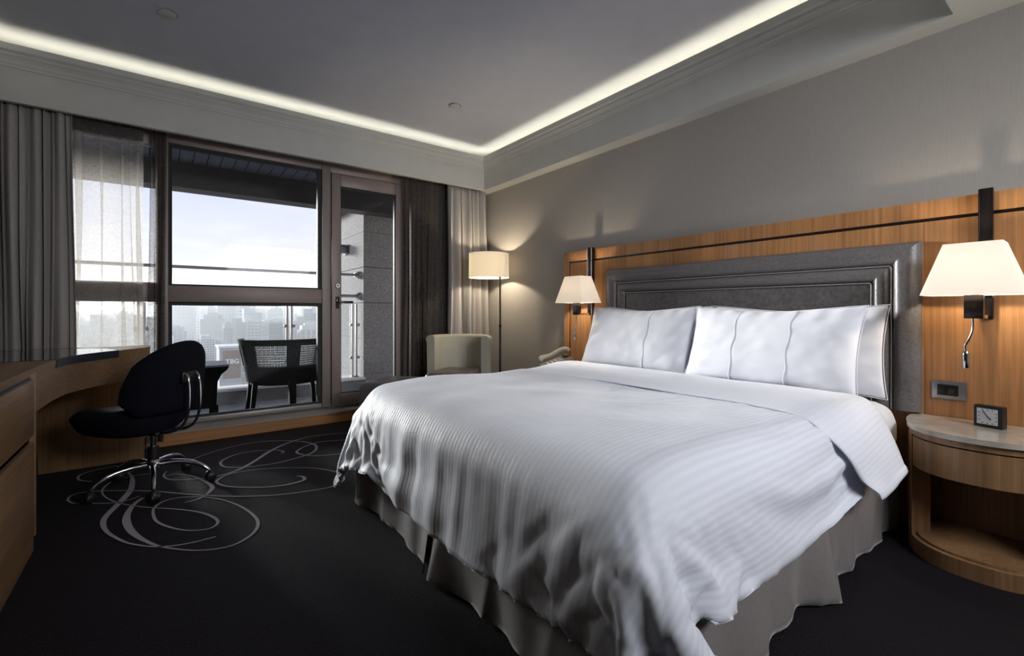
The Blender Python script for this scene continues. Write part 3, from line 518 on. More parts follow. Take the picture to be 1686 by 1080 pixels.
0,0,1,0,0,0,0,0,0,-1,1,-1,0,0,0,0,1,-1,0,1,0,0,0,0,0,-1,0,0,0,0,1,0,-1,0,0,0,1,0,0,0,-2,-3,1,-2,2,4,0,-1,-3,4,0,-2,27,0,0,0,0,0,1,0,-1,0,1,-1,0,0,0,1,-1,1,-1,1,-1,1,-1,0,1,-1,0,1,0,-1,0,1,0,-1,0,0,1,0,0,0,0,-1,0,0,0,0,0,0,0,0,0,0,0,0,0,0,0,0,0,0,0,0,-1,1,0,-1,1,0,0,1,0,0,0,-1,0,0,1,0,0,-1,0,1,0,0,0,-2,-1,-3,4,1,-3,2,-1,2,1,28,0,-1,0,0,1,-1,0,0,0,0,1,0,-1,1,-1,1,-1,1,-1,1,-1,1,-1,0,1,-1,0,0,1,-1,0,0,1,0,-1,0,0,0,0,0,1,0,0,-1,0,0,0,0,0,0,0,0,1,0,0,0,0,0,0,0,0,0,-1,0,1,-1,0,0,-1,0,1,1,-1,1,0,-1,0,0,0,0,0,0,1,-1,0,1,-1,-7,5,2,1,-1,0,0,27,0,0,1,0,-1,0,0,1,-1,0,0,0,1,-1,1,-1,0,0,1,-1,1,-1,1,-1,0,1,-1,0,0,1,-1,0,0,0,1,0,-1,1,-1,0,0,0,0,1,0,0,0,0,0,0,0,0,-1,0,0,0,0,0,0,0,0,0,1,0,0,0,0,0,0,0,-1,-1,1,-1,1,0,0,0,1,0,-1,1,-1,1,-1,0,0,1,-4,3,0,1,-2,2,28,0,0,-1,0,1,-1,0,0,1,0,0,-1,0,0,0,0,1,-1,0,0,0,1,-1,1,-1,0,1,0,-1,0,1,0,-1,0,0,0,1,-1,1,-1,0,0,0,0,0,0,0,0,0,0,0,0,0,0,0,0,0,0,0,1,0,0,-1,0,0,0,0,0,1,0,0,0,0,0,-1,0,1,0,-1,0,1,-1,1,-1,0,0,0,1,0,0,0,0,-4,2,27,0,0,0,1,-1,1,0,-1,0,0,0,1,0,0,-1,1,-1,1,-1,1,-1,0,0,0,1,-1,0,0,1,-1,0,0,1,0,-1,0,0,0,0,1,0,-1,0,0,0,0,0,1,0,0,-1,1,-1,1,0,0,0,0,0,-1,0,0,0,0,0,0,1,0,-1,0,0,0,0,0,1,0,-1,0,0,1,-1,1,-1,1,-1,0,1,-1,0,0,0,0,1,-1,28,0,0,0,-1,0,0,0,1,0,0,-1,0,0,0,1,-1,1,-1,1,-1,1,-1,1,-1,0,1,0,-1,0,1,-1,0,0,0,1,-1,1,-1,0,0,0,1,0,-1,1,0,0,-1,0,0,1,-1,1,-1,0,0,0,0,0,0,0,0,1,0,0,0,-1,0,0,0,0,0,1,0,-1,0,0,0,1,-1,1,-1,1,-1,1,-1,0,1,0,-1,0,0,0,0,27,0,0,0,0,0,0,1,-1,0,0,1,-1,1,0,-1,1,-1,1,-1,0,0,1,-1,1,0,-1,0,1,-1,0,1,0,0,-1,0,1,-1,1,-1,0,0,0,0,1,-1,0,0,0,0,0,0,0,0,
0,0,0,0,0,0,1,0,0,-1,0,0,0,0,0,0,1,0,0,-1,0,0,1,0,0,-1,1,-1,1,-1,1,-1,0,0,0,0,1,-1,0,1,-1,28,-1,0,1,0,0,0,-1,1,0,-1,0,0,0,0,0,0,0,0,0,1,-1,0,1,-1,0,0,0,0,0,0,0,0,0,1,-1,0,0,0,1,-1,0,0,0,0,0,0,0,0,0,0,1,0,0,-1,1,0,0,0,0,-1,0,0,0,0,0,0,0,1,0,-1,0,0,0,1,0,-1,0,0,1,-1,0,0,1,0,0,-1,1,0,-1,0,1,0,-1,1,27,1,0,-1,0,0,0,1,-1,0,1,-1,1,-1,1,0,-1,1,-1,1,-1,0,0,0,1,-1,1,0,-1,1,0,-1,0,0,0,0,1,-1,0,0,1,0,-1,0,0,0,1,0,0,0,0,-1,0,0,1,-1,0,0,0,0,0,0,0,0,0,0,1,0,-1,0,0,0,1,0,-1,0,0,0,1,-1,0,1,-1,0,0,0,1,-1,0,0,0,0,0,1,-1,28,-1,0,0,0,1,0,-1,1,0,-1,1,-1,0,-1,1,1,-1,1,-1,0,1,-1,0,0,0,0,0,1,-1,0,1,0,-1,0,1,-1,1,0,-1,0,0,1,0,0,0,-1,0,0,0,0,0,0,0,0,0,0,0,0,0,1,0,0,0,0,0,-1,0,0,0,0,1,-1,0,0,0,0,1,-1,1,0,-1,1,-1,1,0,-1,1,0,-1,0,-1,1,0,1,27,0,1,0,0,-1,0,1,-1,0,0,0,1,0,0,0,-1,0,0,0,1,-1,1,-1,0,1,-1,0,0,0,0,0,0,0,0,0,0,0,0,0,0,0,0,0,0,0,0,0,1,-1,0,0,0,0,0,0,0,0,1,0,-1,0,0,0,0,0,0,0,1,0,0,-1,0,0,0,1,0,-1,0,0,0,1,-1,1,-1,0,1,-1,0,0,1,0,0,0,-1,27,1,-1,1,0,0,0,0,0,-1,1,-1,0,0,0,0,0,1,-1,0,0,1,-1,1,-1,0,1,0,-1,1,0,-1,0,1,0,0,-1,0,0,0,0,0,0,0,0,1,0,0,-2,1,0,1,0,0,0,0,0,0,-1,0,0,0,0,0,0,1,0,0,-1,0,0,0,0,1,0,-1,0,1,0,-1,1,-1,0,0,1,0,-1,0,0,1,-1,0,0,0,0,28,-1,0,-1,0,1,0,-1,1,1,0,0,0,0,-1,0,1,-1,0,1,-1,0,0,0,1,-1,0,0,0,0,0,0,0,0,0,0,1,-1,0,1,0,0,0,0,0,-1,0,0,1,0,0,-1,0,0,0,0,0,0,0,0,0,1,0,0,0,-1,0,0,0,0,0,0,1,-1,0,0,1,-1,0,1,-1,1,0,-1,0,0,1,0,-1,0,0,0,0,1,0,27,1,0,0,0,0,0,0,0,-1,-1,1,0,1,0,0,-1,0,0,0,0,0,1,-1,0,1,-1,0,0,0,0,1,0,-1,0,0,0,0,0,0,0,0,0,0,0,0,0,0,0,0,0,0,0,0,0,0,0,0,1,0,0,-1,0,0,0,0,0,0,0,0,0,1,-1,0,1,0,
-1,0,1,-1,0,0,0,0,0,0,1,-1,-1,1,0,0,0,0,1,27,1,0,0,-1,0,1,0,-1,1,0,-1,0,-1,2,-1,0,1,0,-1,1,-1,0,1,-1,0,0,0,0,0,0,0,0,0,0,0,0,0,0,0,0,0,0,0,1,0,0,0,0,-1,1,0,0,0,0,0,0,0,-1,0,0,0,0,0,1,-1,0,0,0,1,0,-1,0,1,-1,0,0,0,0,0,1,-1,1,0,0,0,-1,0,1,0,0,0,0,0,-1,28,-1,0,0,1,-1,0,0,1,-1,1,0,0,0,-1,1,0,-1,0,0,0,1,-1,0,0,0,0,0,1,-1,0,0,0,1,-1,0,0,1,0,0,0,0,0,0,-1,0,0,0,0,1,-1,0,0,0,0,0,0,0,0,0,0,0,0,1,-2,1,0,0,0,0,0,0,1,-1,0,0,1,0,-1,1,-1,1,-1,0,0,0,1,-1,0,0,0,0,0,0,1,27,1,-1,0,0,1,-1,1,-1,1,-1,0,1,0,-1,0,0,0,1,0,-1,0,0,-1,0,0,1,0,0,0,0,0,0,0,0,0,0,0,0,0,0,0,0,0,0,0,0,0,0,0,0,0,0,0,0,0,0,0,1,0,0,0,0,-1,0,0,1,0,0,-1,0,1,-1,0,0,1,-1,0,0,0,0,0,1,-1,-1,2,-1,0,0,0,0,0,0,0,0,27,0,0,0,1,-1,1,-1,1,-1,0,0,0,0,0,1,-1,0,0,0,1,-1,0,1,0,0,-1,0,0,1,0,0,-1,0,1,0,-1,0,0,0,0,0,0,0,0,0,0,0,0,1,-1,0,0,0,0,0,1,0,-1,0,0,0,0,0,1,0,-1,0,0,1,0,-1,0,0,1,-1,0,0,1,-1,1,0,-1,1,-2,1,0,0,1,0,0,0,0,0,-1,27,1,-1,0,0,0,1,0,-1,0,0,1,-1,1,0,-2,2,0,-1,0,0,0,0,-1,1,0,1,0,-1,0,0,0,0,0,0,0,0,0,0,0,0,0,0,0,1,-1,1,0,0,-1,1,0,0,-1,1,0,-1,0,0,0,0,0,0,0,0,0,0,0,1,-1,0,0,0,1,-1,0,0,0,0,0,0,0,1,-1,1,0,-1,0,0,0,0,0,0,0,1,27,0,0,0,0,0,0,0,1,-1,1,-1,1,-1,1,0,-2,1,0,0,0,0,0,0,0,0,0,-1,1,0,0,0,1,0,-1,0,1,-1,0,0,0,0,1,0,-1,1,-1,0,0,0,0,0,0,1,-1,0,0,0,0,0,0,0,0,0,0,0,0,1,-1,0,0,0,1,-1,0,0,0,1,-1,1,-1,0,0,-1,1,0,0,0,0,0,0,0,0,0,0,27,0,1,0,0,0,-1,1,-1,1,-1,0,0,0,0,0,1,-1,0,1,-1,0,0,0,0,0,-1,1,0,0,0,-1,1,0,0,0,0,1,0,0,0,0,-1,0,0,0,0,0,0,0,0,0,0,0,0,0,0,0,0,0,0,0,0,0,0,0,1,-1,0,0,0,0,0,0,0,0,0,0,0,0,1,-1,0,-1,1,0,-1,1,1,-1,1,-1,1,0,-1,27,0,-4,0,-1,
5,1,-1,-1,1,1,0,-1,1,0,-1,0,0,0,-1,1,0,0,1,-1,0,1,0,-1,1,0,0,-1,0,0,0,0,0,0,0,0,0,0,0,0,1,0,0,0,-1,0,0,0,0,0,0,0,0,0,0,0,0,0,1,0,0,-1,0,0,0,0,1,-1,0,0,1,0,-1,1,0,-1,1,-1,0,1,0,-1,1,-1,1,-2,1,-2,2,-1,26,-3,3,1,-1,-7,0,9,-2,2,-2,1,0,-1,0,1,-1,0,1,0,0,0,0,0,0,0,-1,0,1,0,0,0,0,0,1,0,-1,0,0,0,1,-1,0,1,0,-1,0,0,-1,1,1,-1,0,0,0,0,1,0,-1,0,0,0,0,0,0,0,0,0,0,0,0,0,0,0,0,0,0,0,0,0,1,-1,-1,0,1,-1,1,0,0,-1,1,-1,2,-1,0,28,-3,4,-3,0,3,-1,-9,8,0,1,0,-4,1,2,0,0,1,0,0,-1,1,0,-1,0,0,0,0,-1,0,0,2,0,-1,0,0,1,0,0,-1,-1,2,0,-1,0,0,0,0,1,0,-1,0,0,0,1,0,-1,0,1,0,0,0,0,-1,0,0,0,0,0,0,1,-1,0,0,0,0,0,0,0,0,0,1,-3,3,-1,0,0,0,0,0,-1,1,-2,2,0,26,1,-12,13,-1,0,1,0,-1,-5,5,0,0,-2,-1,0,3,-1,0,1,0,-1,1,0,0,0,1,-1,1,-2,1,-1,0,2,-1,0,0,0,0,1,0,-1,0,0,0,0,0,0,0,0,0,1,0,0,-1,0,0,0,0,0,0,0,0,0,0,0,0,0,0,0,0,0,0,0,0,-1,1,1,-1,0,1,-1,-1,1,1,-1,1,-1,-1,-1,1,-2,2,-4,5,17,6,4,-15,15,-3,-3,7,-3,2,1,-2,1,1,0,1,-1,0,0,-1,0,0,0,0,0,0,0,0,0,1,-1,0,0,-1,1,0,0,0,0,0,0,0,0,0,1,0,-1,0,0,0,0,0,0,0,0,0,-1,0,1,0,0,1,-1,0,0,0,0,0,0,1,-1,0,0,0,0,0,0,-1,2,-1,-1,0,0,1,0,-1,1,0,-2,2,-1,2,-3,-6,5,15,9,2,1,-13,13,-4,-3,5,3,-10,8,1,0,-4,2,-2,2,0,2,0,0,-1,1,0,0,0,0,0,0,0,0,0,0,1,-1,0,0,0,0,0,0,1,0,-1,0,0,0,0,0,0,0,0,1,0,-1,1,0,-1,0,0,-1,1,-1,1,0,0,0,0,0,0,0,0,0,0,1,-1,1,-2,1,0,-1,0,1,-1,1,-1,-1,2,-1,0,-2,-3,6,-8,27,-16,16,0,1,-11,9,-5,2,1,3,1,-1,-5,5,-4,3,-1,0,-1,3,0,0,0,1,-1,0,1,-1,0,0,1,-1,1,-1,1,0,0,-1,1,0,0,-1,0,-1,1,1,0,-1,0,0,1,-1,0,0,1,0,0,0,0,0,0,0,0,-1,1,0,0,0,-1,0,0,0,1,-1,0,0,-2,2,0,0,-2,2,1,-1,-1,0,0,0,0,-1,0,0,1,-4,26,1,-14,
12,-2,5,-1,0,-6,6,0,-9,9,-1,-1,2,-1,1,-1,1,-3,3,1,-2,1,0,-1,1,1,-1,0,0,1,-1,-1,1,0,0,1,-1,0,0,0,-1,1,-1,1,0,1,-1,1,-1,1,-1,0,-1,0,1,0,0,-1,1,-1,1,1,-1,-1,1,0,-1,1,0,1,-2,1,0,-1,2,-1,-3,2,0,2,-1,-2,2,-2,1,0,0,-6,1,3,-3,6,25,1,-1,-6,4,-2,0,4,0,-4,3,3,-4,4,0,0,0,-1,1,-1,1,-2,2,1,-2,1,1,-1,0,0,1,-1,0,0,1,-1,0,0,0,0,0,1,-2,2,-1,1,-2,1,0,1,-1,0,0,1,-2,2,0,-1,0,-1,2,-1,1,0,-1,0,1,-1,0,1,0,0,-3,2,1,-3,2,0,-2,2,-1,1,0,0,1,-3,2,-1,0,-5,6,-3,1,-1,3,27,-5,5,-7,4,-1,0,-1,-1,3,3,-2,-1,3,0,0,0,0,0,0,0,0,-2,1,1,0,0,0,0,1,-1,0,0,0,0,0,0,0,0,0,0,-1,2,-1,1,-1,1,-1,0,0,0,0,0,-1,2,-1,0,0,0,1,-1,0,0,0,0,0,0,0,0,0,-1,0,2,-1,-1,2,-1,-1,1,0,-2,2,1,-3,-1,2,0,0,-4,6,-2,2,-2,-1,-1,9,18,-11,12,-10,7,-5,5,2,-7,4,4,-1,0,0,0,0,0,0,0,0,0,0,0,0,0,0,0,0,0,0,0,0,0,0,0,0,0,0,0,0,0,0,0,0,0,0,0,0,0,0,0,0,0,0,0,0,0,0,0,0,0,0,0,0,0,0,0,0,0,0,0,0,0,0,0,0,0,0,0,0,0,0,1,-1,0,-3,0,4,-3,1,0,-2,3,-4,23,-15,19,-17,16,-11,10,-3,-2,0,4,1,1,0,0,0,0,0,0,0,0,0,0,0,0,0,0,0,0,0,0,0,0,0,0,0,0,0,0,0,0,0,0,0,0,0,0,0,0,0,0,0,0,0,0,0,0,0,0,0,0,0,0,0,0,0,0,0,0,0,0,0,0,0,0,0,0,0,0,0,0,0,0,-1,1,0,2,1,-4,1,0,-1,2,1,-4,17,-1,7,5,-16,16,-12,8,1,0,-4,5,1,0,0,0,0,0,0,0,0,0,0,0,0,0,0,0,0,0,0,0,0,0,0,0,0,0,0,0,0,0,0,0,0,0,0,0,0,0,0,0,0,0,0,0,0,0,0,0,0,0,0,0,0,0,0,0,0,0,0,0,0,0,0,0,0,0,0,0,0,0,0,0,-1,0,-3,-1,5,-2,1,0,2,-5,4,19,9,-16,16,-2,-15,17,-19,19,-2,-3,1,3,0,0,0,0,0,0,0,0,0,0,0,0,0,0,0,0,0,0,0,0,0,0,0,0,0,0,0,0,0,0,0,0,0,0,0,0,0,0,0,0,0,0,0,0,0,0,0,0,0,0,0,0,0,0,0,0,0,0,0,0,0,0,0,0,0,0,0,0,0,0,0,-1,-1,4,0,-5,3,-2,2,-4,5,-4,27,-4,2,-8,8,0,
-23,20,-14,20,0,-4,3,0,0,0,0,0,0,0,0,0,0,0,0,0,0,0,0,0,0,0,0,0,0,0,0,0,0,0,0,0,0,0,0,0,0,0,0,0,0,0,0,0,0,0,0,0,0,0,0,0,0,0,0,0,0,0,0,0,0,0,0,0,0,0,0,0,0,0,0,0,0,-2,2,-4,3,-5,7,-3,2,-3,3,-4,4,589,26,17,-1,26,-6,18,7,25,7,25,13,17,10,28,24,9,21,25,17,21,24,25,22,26,28,25,27,27,27,26,27,25,27,28,26,28,26,28,27,28,27,28,27,28,28,27,28,28,27,28,28,28,27,28,28,28,27,28,28,27,27,28,26,27,27,17,21,19,24,25,25,28,13,27,22,11,24,17,26,15,14,26,23,14,3,24,14,14,12,15,21,21,26,24,7,-25,8,21,-16,10,-29,16,-7,19,-14,4,-4,16,-10,-11,19,2,-15,9,4,-1,-5,6,-2,-3,2,-2,1,-2,2,-2,3,-1,-1,1,-2,2,-1,1,-1,1,-1,1,-1,0,1,-1,0,1,-1,0,0,0,0,0,-1,1,0,-1,-1,0,-1,0,1,0,10,3,4,-8,-3,-3,-4,15,-16,-1,15,-11,8,-7,10,1,-12,0,13,11,-19,13,1,-13,5,-2,4,-5,0,-19,25,-26,-2,9,-10,32,-28,9,-3,4,1,11,-13,7,14,-22,4,16,-2,-11,0,4,0,0,1,-2,3,-4,2,-2,3,-2,2,-1,-1,1,-1,1,-1,1,-1,1,0,0,0,0,0,0,-1,1,0,-1,1,0,-1,1,-1,0,1,2,0,1,2,-10,-3,-2,2,3,10,-4,5,-5,-10,13,5,-7,10,-6,3,-12,10,5,-1,-10,14,-7,-2,-11,23,0,-3,-14,5,1,-5,-9,28,-15,-21,30,-27,30,-9,-16,8,-5,-1,14,-5,-5,9,-6,2,1,-4,5,3,-6,3,0,2,-5,4,-2,2,-2,1,-1,1,1,0,0,0,0,0,0,0,0,0,0,-1,1,0,0,0,-1,1,0,-1,1,-1,1,0,-1,0,1,-1,0,10,-6,2,-9,3,-6,9,-9,9,8,0,-7,7,1,-10,4,13,-14,6,-12,11,-18,29,-20,18,-13,5,4,6,-17,-3,7,-17,-2,4,21,-27,27,-31,3,15,-8,9,-6,-8,5,-8,12,6,-7,-6,16,-1,-5,4,-4,1,-5,4,-1,2,-2,2,0,-1,0,0,0,1,-1,1,-1,1,0,-1,1,-1,1,0,-1,1,0,0,0,-1,1,0,0,0,0,0,0,-1,1,-1,0,10,-7,11,-14,8,-4,9,-14,0,4,1,-4,2,15,-15,2,9,-2,-3,-4,-1,-5,21,-17,13,-5,2,1,-12,2,-18,24,-14,21,-18,22,
-8,-9,1,0,-19,2,3,7,-10,13,0,-8,4,8,-1,-8,2,2,4,-6,5,0,0,0,1,-1,-1,1,0,0,1,-1,1,0,0,0,-1,1,0,0,0,-1,1,0,-1,1,0,0,0,0,0,0,-1,1,0,0,0,1,-1,0,1,0,10,-13,3,0,13,-10,-12,6,4,-2,3,6,-6,6,-9,17,-17,14,-2,-15,18,-7,4,-10,-16,28,-19,1,-16,13,-8,19,-8,-19,36,-31,-8,19,2,0,-9,12,-7,0,5,-7,-1,0,5,4,-4,-3,5,0,-2,1,1,-1,0,1,-1,1,0,0,0,0,-1,1,-1,1,0,-1,1,0,0,0,-1,1,0,-1,1,0,-1,1,0,0,0,0,0,0,-1,1,-1,6,-2,-1,10,-7,-7,-1,-1,11,-1,-5,3,-1,10,-8,-3,11,-19,18,-9,1,13,-11,9,-28,-10,19,-18,16,-15,17,-18,1,-7,-1,23,-20,31,-15,13,-20,6,11,-14,4,-2,3,-2,2,-1,3,-3,4,-2,0,1,1,0,-2,1,0,0,1,-1,1,-1,1,-1,1,0,0,0,0,0,0,-1,1,0,0,0,0,0,0,0,0,0,0,0,0,-1,1,0,0,0,0,1,-1,-6,2,4,8,-4,13,-9,-6,2,0,1,-4,12,1,-20,20,-13,10,3,-11,12,-21,17,-4,-31,16,-19,-13,-3,5,-6,6,6,-16,15,-15,24,-17,20,-7,-3,-4,5,0,0,1,-1,3,-5,2,-3,4,1,0,0,-1,1,0,0,0,0,1,-1,1,0,0,0,0,0,0,-1,1,0,0,0,0,0,0,0,0,0,0,0,0,0,0,0,1,-1,0,0,0,1,-1,3,6,-6,0,1,1,-8,3,4,0,1,-3,1,-2,2,7,0,3,0,-8,10,-19,9,-21,9,-6,-11,22,2,-22,14,-15,-1,0,3,4,14,-17,14,-11,7,0,7,-3,1,-1,1,1,-5,4,1,2,-1,1,-2,1,0,0,0,0,0,1,0,0,0,-1,1,0,-1,1,0,0,0,0,0,0,0,0,0,0,0,0,0,0,0,0,0,0,-1,1,0,1,-1,0,0,0,3,3,1,-8,5,5,4,0,0,-11,1,1,4,-9,12,-6,8,-6,7,-17,9,-20,13,-20,35,-9,-24,-12,25,-32,8,-4,0,23,-26,4,18,-20,10,1,-6,6,0,-1,2,2,-1,1,2,-1,-2,3,-2,1,0,0,0,0,1,0,0,-1,1,0,0,0,-1,1,0,-1,1,0,-1,1,0,0,0,0,0,0,0,0,0,0,-1,1,0,0,0,0,-1,1,0,0,0,1,0,3,6,-6,-3,-1,0,-1,7,0,3,-7,9,-2,4,-1,3,-16,8,-19,12,-16,25,-29,8,22,24,-27,24,-13,-11,7,-24,33,-28,0,19,-12,1,2,1,-2,1,-1,4,-3,4,-1,0,2,-2,1,-1,1,0,0,1,-1,1,
0,0,0,-1,1,0,0,0,0,0,0,0,0,0,0,-1,1,0,0,0,0,-1,1,0,1,-1,0,0,0,0,0,0,0,0,0,-1,3,-4,1,-1,5,4,3,3,0,-2,-7,6,-1,4,-4,2,-8,1,-8,6,-15,17,-25,25,5,-13,26,0,-14,5,7,-35,19,-24,32,-23,-10,12,0,-5,3,2,1,-3,3,2,1,0,-1,0,1,-1,2,-1,0,1,-1,1,0,-1,1,0,0,0,0,0,0,0,0,0,0,0,0,0,0,0,0,-1,1,0,0,0,0,-1,1,0,1,-1,0,0,0,0,0,0,0,1,3,0,3,-4,-1,-1,1,2,2,4,-3,1,2,2,-11,-6,-6,-10,10,9,-19,20,-13,-2,18,23,4,-5,6,-13,-3,-18,18,-23,27,0,-22,-1,12,-11,1,-1,3,0,1,0,-1,1,0,0,1,0,1,0,0,0,0,-1,1,0,-1,1,0,-1,1,0,0,0,0,0,0,0,0,0,0,0,0,0,0,0,0,0,0,0,0,-1,1,0,1,-1,0,0,0,1,-1,2,-1,3,1,-3,3,-1,2,2,-4,3,-1,-6,1,-10,-11,-1,20,-22,-2,14,4,19,-13,-10,27,-7,-7,-17,9,20,3,-27,-4,-1,-6,24,-20,-3,13,-9,2,0,1,0,-1,1,1,0,0,1,-1,0,1,-1,1,0,0,0,0,0,0,0,0,0,0,-1,1,0,-1,1,0,-1,1,0,0,0,0,0,0,0,0,0,0,0,1,-1,0,0,0,0,1,-1,0,1,-1,1,0,3,2,-3,2,-1,0,3,-1,-4,1,-11,-5,17,-10,-5,2,19,-8,10,-20,22,-31,4,19,2,-3,3,2,-15,15,-10,-23,15,-21,21,-12,-6,10,-3,0,0,1,0,0,-1,1,1,-1,1,0,-1,1,0,-1,1,0,-1,1,0,-1,1,0,0,0,0,0,0,0,0,0,0,0,0,0,0,0,0,0,0,1,-1,0,0,0,0,0,0,0,0,1,-1,0,1,-1,1,0,1,1,1,0,0,2,-4,1,-4,-7,15,-16,20,-24,30,-27,22,-27,20,-14,16,13,-28,22,20,-27,12,10,-28,27,4,-29,15,-23,15,-5,-2,2,1,-1,0,1,0,1,-1,0,1,0,-1,1,0,-1,1,0,-1,1,0,0,0,0,0,-1,1,0,0,0,0,0,0,0,0,0,0,0,0,0,0,0,-1,1,0,-1,1,0,0,0,0,0,0,0,0,0,1,-1,1,0,2,-1,1,0,0,0,-2,-7,12,-14,15,-22,27,-26,30,-34,26,-28,-5,11,-16,34,-36,-4,40,-15,-16,22,-30,3,30,-21,17,-18,8,0,0,0,1,0,0,1,-1,1,0,0,-1,1,0,0,0,0,0,0,0,0,-1,1,0,0,0,0,0,0,0,0,0,0,0,0,-1,1,0,0,0,0,0,0,0,0,0,0,0,0,0,0,0,0,0,0,0,0,1,-1,1,0,
1,0,0,-1,2,-6,6,-12,16,-18,19,-26,7,8,3,-9,-3,-7,-8,11,-13,21,-25,-18,13,7,-13,22,6,-30,24,-12,13,-6,0,0,0,0,0,0,-1,1,0,0,-1,1,0,0,-1,1,0,0,0,0,0,1,-1,0,0,0,0,0,-1,1,0,0,0,0,0,0,0,0,0,0,0,0,0,0,0,0,0,0,0,0,0,0,0,0,0,0,0,0,0,0,0,0,0,-1,3,-9,12,-13,12,-15,18,-16,16,8,-29,37,-30,15,12,-19,-9,-15,16,24,-25,-4,-3,24,8,-15,0,-9,12,-7,5,-2,0,0,0,0,-1,1,0,0,0,0,0,0,0,0,0,0,0,0,0,0,-1,1,0,0,0,0,0,0,0,0,0,0,0,0,0,0,0,0,0,0,0,0,0,0,0,0,0,0,0,0,0,0,0,0,0,0,-1,1,0,0,-1,0,2,-6,13,-19,20,-17,16,-16,19,4,-11,1,3,12,4,-23,24,-26,21,-18,12,6,-10,28,6,-19,-8,22,-3,-15,9,-6,2,0,-1,0,0,1,-1,0,0,0,0,0,0,0,0,0,0,0,0,0,0,1,-1,0,0,0,0,0,0,0,0,0,0,0,0,0,0,0,-1,1,0,0,0,0,0,0,0,0,-1,1,0,0,-1,1,0,0,-1,1,0,0,-1,1,0,-2,6,-14,21,-25,27,-24,21,-2,0,8,7,-31,30,-24,26,-10,-8,-14,20,-20,29,14,-1,-25,-5,20,-9,-8,14,-11,6,-2,0,1,-1,0,0,1,-1,0,0,0,0,0,0,0,0,0,0,0,0,0,-1,1,0,0,0,0,0,0,0,0,-1,1,0,0,0,0,0,0,0,0,-1,1,0,0,0,0,0,0,0,0,0,0,0,0,-1,1,0,0,-1,1,0,-1,2,-6,14,-21,27,-31,32,-27,-8,-5,-1,10,23,-25,34,-22,22,-9,21,-24,29,4,-13,-12,14,3,-23,2,15,-12,8,-3,1,-1,0,1,-1,0,0,0,0,0,1,-1,0,0,0,0,0,0,0,0,0,1,-1,0,0,0,0,0,0,0,0,0,0,0,-1,1,0,0,0,0,0,0,0,0,-1,1,0,-1,1,0,0,-1,1,0,-1,1,0,0,-1,1,0,-1,1,-2,6,-12,21,-27,31,-34,34,4,-4,-12,-27,-3,20,-18,28,-22,14,-17,23,-23,1,14,-5,-18,9,4,7,-16,12,-7,3,-1,1,-1,0,1,-1,0,1,-1,0,0,1,-1,0,1,-1,0,0,0,0,0,0,0,0,0,0,0,0,0,0,0,0,0,0,0,0,0,-1,1,0,0,0,0,0,0,0,0,0,0,0,-1,1,0,-1,1,0,-1,0,1,-1,0,1,-1,2,-5,11,-17,26,-31,33,-37,1,22,-6,1,2,-27,20,-21,19,-2,16,-17,19,-5,-15,-8,18,-14,18,-17,14,
-11,7,-4,1,0,1,-1,0,0,0,0,0,0,0,0,0,0,0,0,0,0,0,0,0,0,0,0,0,0,0,0,0,0,0,0,0,0,0,0,0,0,0,0,-1,1,0,0,0,0,-1,1,0,0,0,0,-1,1,0,-1,1,0,-1,1,0,-1,1,-1,2,-6,13,-18,29,-35,33,-2,-34,33,11,-38,6,-15,26,-27,12,-17,19,-16,2,-11,21,-16,16,-17,14,-13,10,-6,3,0,-1,0,1,-1,1,-1,0,1,-1,0,0,1,-1,0,0,0,0,1,-1,0,0,0,0,0,0,0,0,0,0,0,0,0,0,0,0,0,0,0,0,0,0,0,-1,1,0,0,0,0,-1,1,-1,1,0,0,0,0,-1,1,0,-1,1,-1,0,1,-2,2,-5,2,18,-33,-2,34,-31,18,23,-20,12,-28,25,17,-12,-14,17,-18,23,-19,13,-15,15,-14,13,-9,4,-1,0,1,-1,0,0,0,1,-1,0,1,-1,0,0,0,0,1,-1,0,0,0,0,0,0,0,0,0,0,0,0,0,0,0,0,0,0,0,0,0,0,0,0,0,0,0,0,0,0,0,-1,1,0,0,0,0,-1,1,-1,1,0,-1,1,-1,1,0,-2,6,-13,21,-25,21,11,-9,-31,30,-28,23,20,-38,33,-16,0,18,-13,-14,20,-11,4,-13,16,-14,14,-11,5,-1,0,0,0,0,0,1,-1,0,0,0,0,0,0,0,0,0,0,0,0,0,0,0,-1,1,0,-1,1,0,-1,1,-1,0,1,0,-1,1,-1,0,2,-2,0,1,0,0,0,0,-1,1,0,0,0,-1,1,0,-1,1,-1,1,0,-1,1,-1,1,-1,-1,2,-1,7,-15,19,-26,27,-15,20,-35,14,6,-13,31,-38,27,-4,10,8,-9,-4,-14,4,17,-15,15,-12,4,1,-1,1,-1,0,1,-1,0,0,0,1,-1,0,1,-1,0,1,-1,0,1,-1,0,1,0,0,0,-1,1,0,-1,1,-1,1,0,-1,0,1,0,0,-1,-1,2,0,-1,-1,0,1,0,0,0,-1,1,0,0,0,-1,1,0,0,0,-1,1,-1,1,-1,1,1,-2,0,1,-1,-1,-5,1,26,-30,30,-21,0,22,-14,-17,-5,-3,6,-7,13,-22,16,5,-17,17,-11,3,4,-5,2,-1,1,-1,0,0,0,1,-1,0,1,-1,0,0,0,0,1,-1,0,0,0,-1,0,1,-1,1,-1,0,1,-1,1,0,-1,1,0,-1,0,0,1,0,-1,0,1,1,-1,0,-1,1,0,0,0,-1,1,-1,1,0,-1,1,-1,1,-1,1,-1,1,-1,1,-2,0,2,-1,0,5,-19,22,-3,0,-3,-15,21,-19,12,-20,7,-8,8,-19,19,-2,-14,15,-6,-3,7,-8,6,-2,0,0,1,-1,1,-1,0,1,-1,0,1,-1,1,-1,0,-1,1,0,0,0,0,0,0,0,0,1,-1,0,0,0,
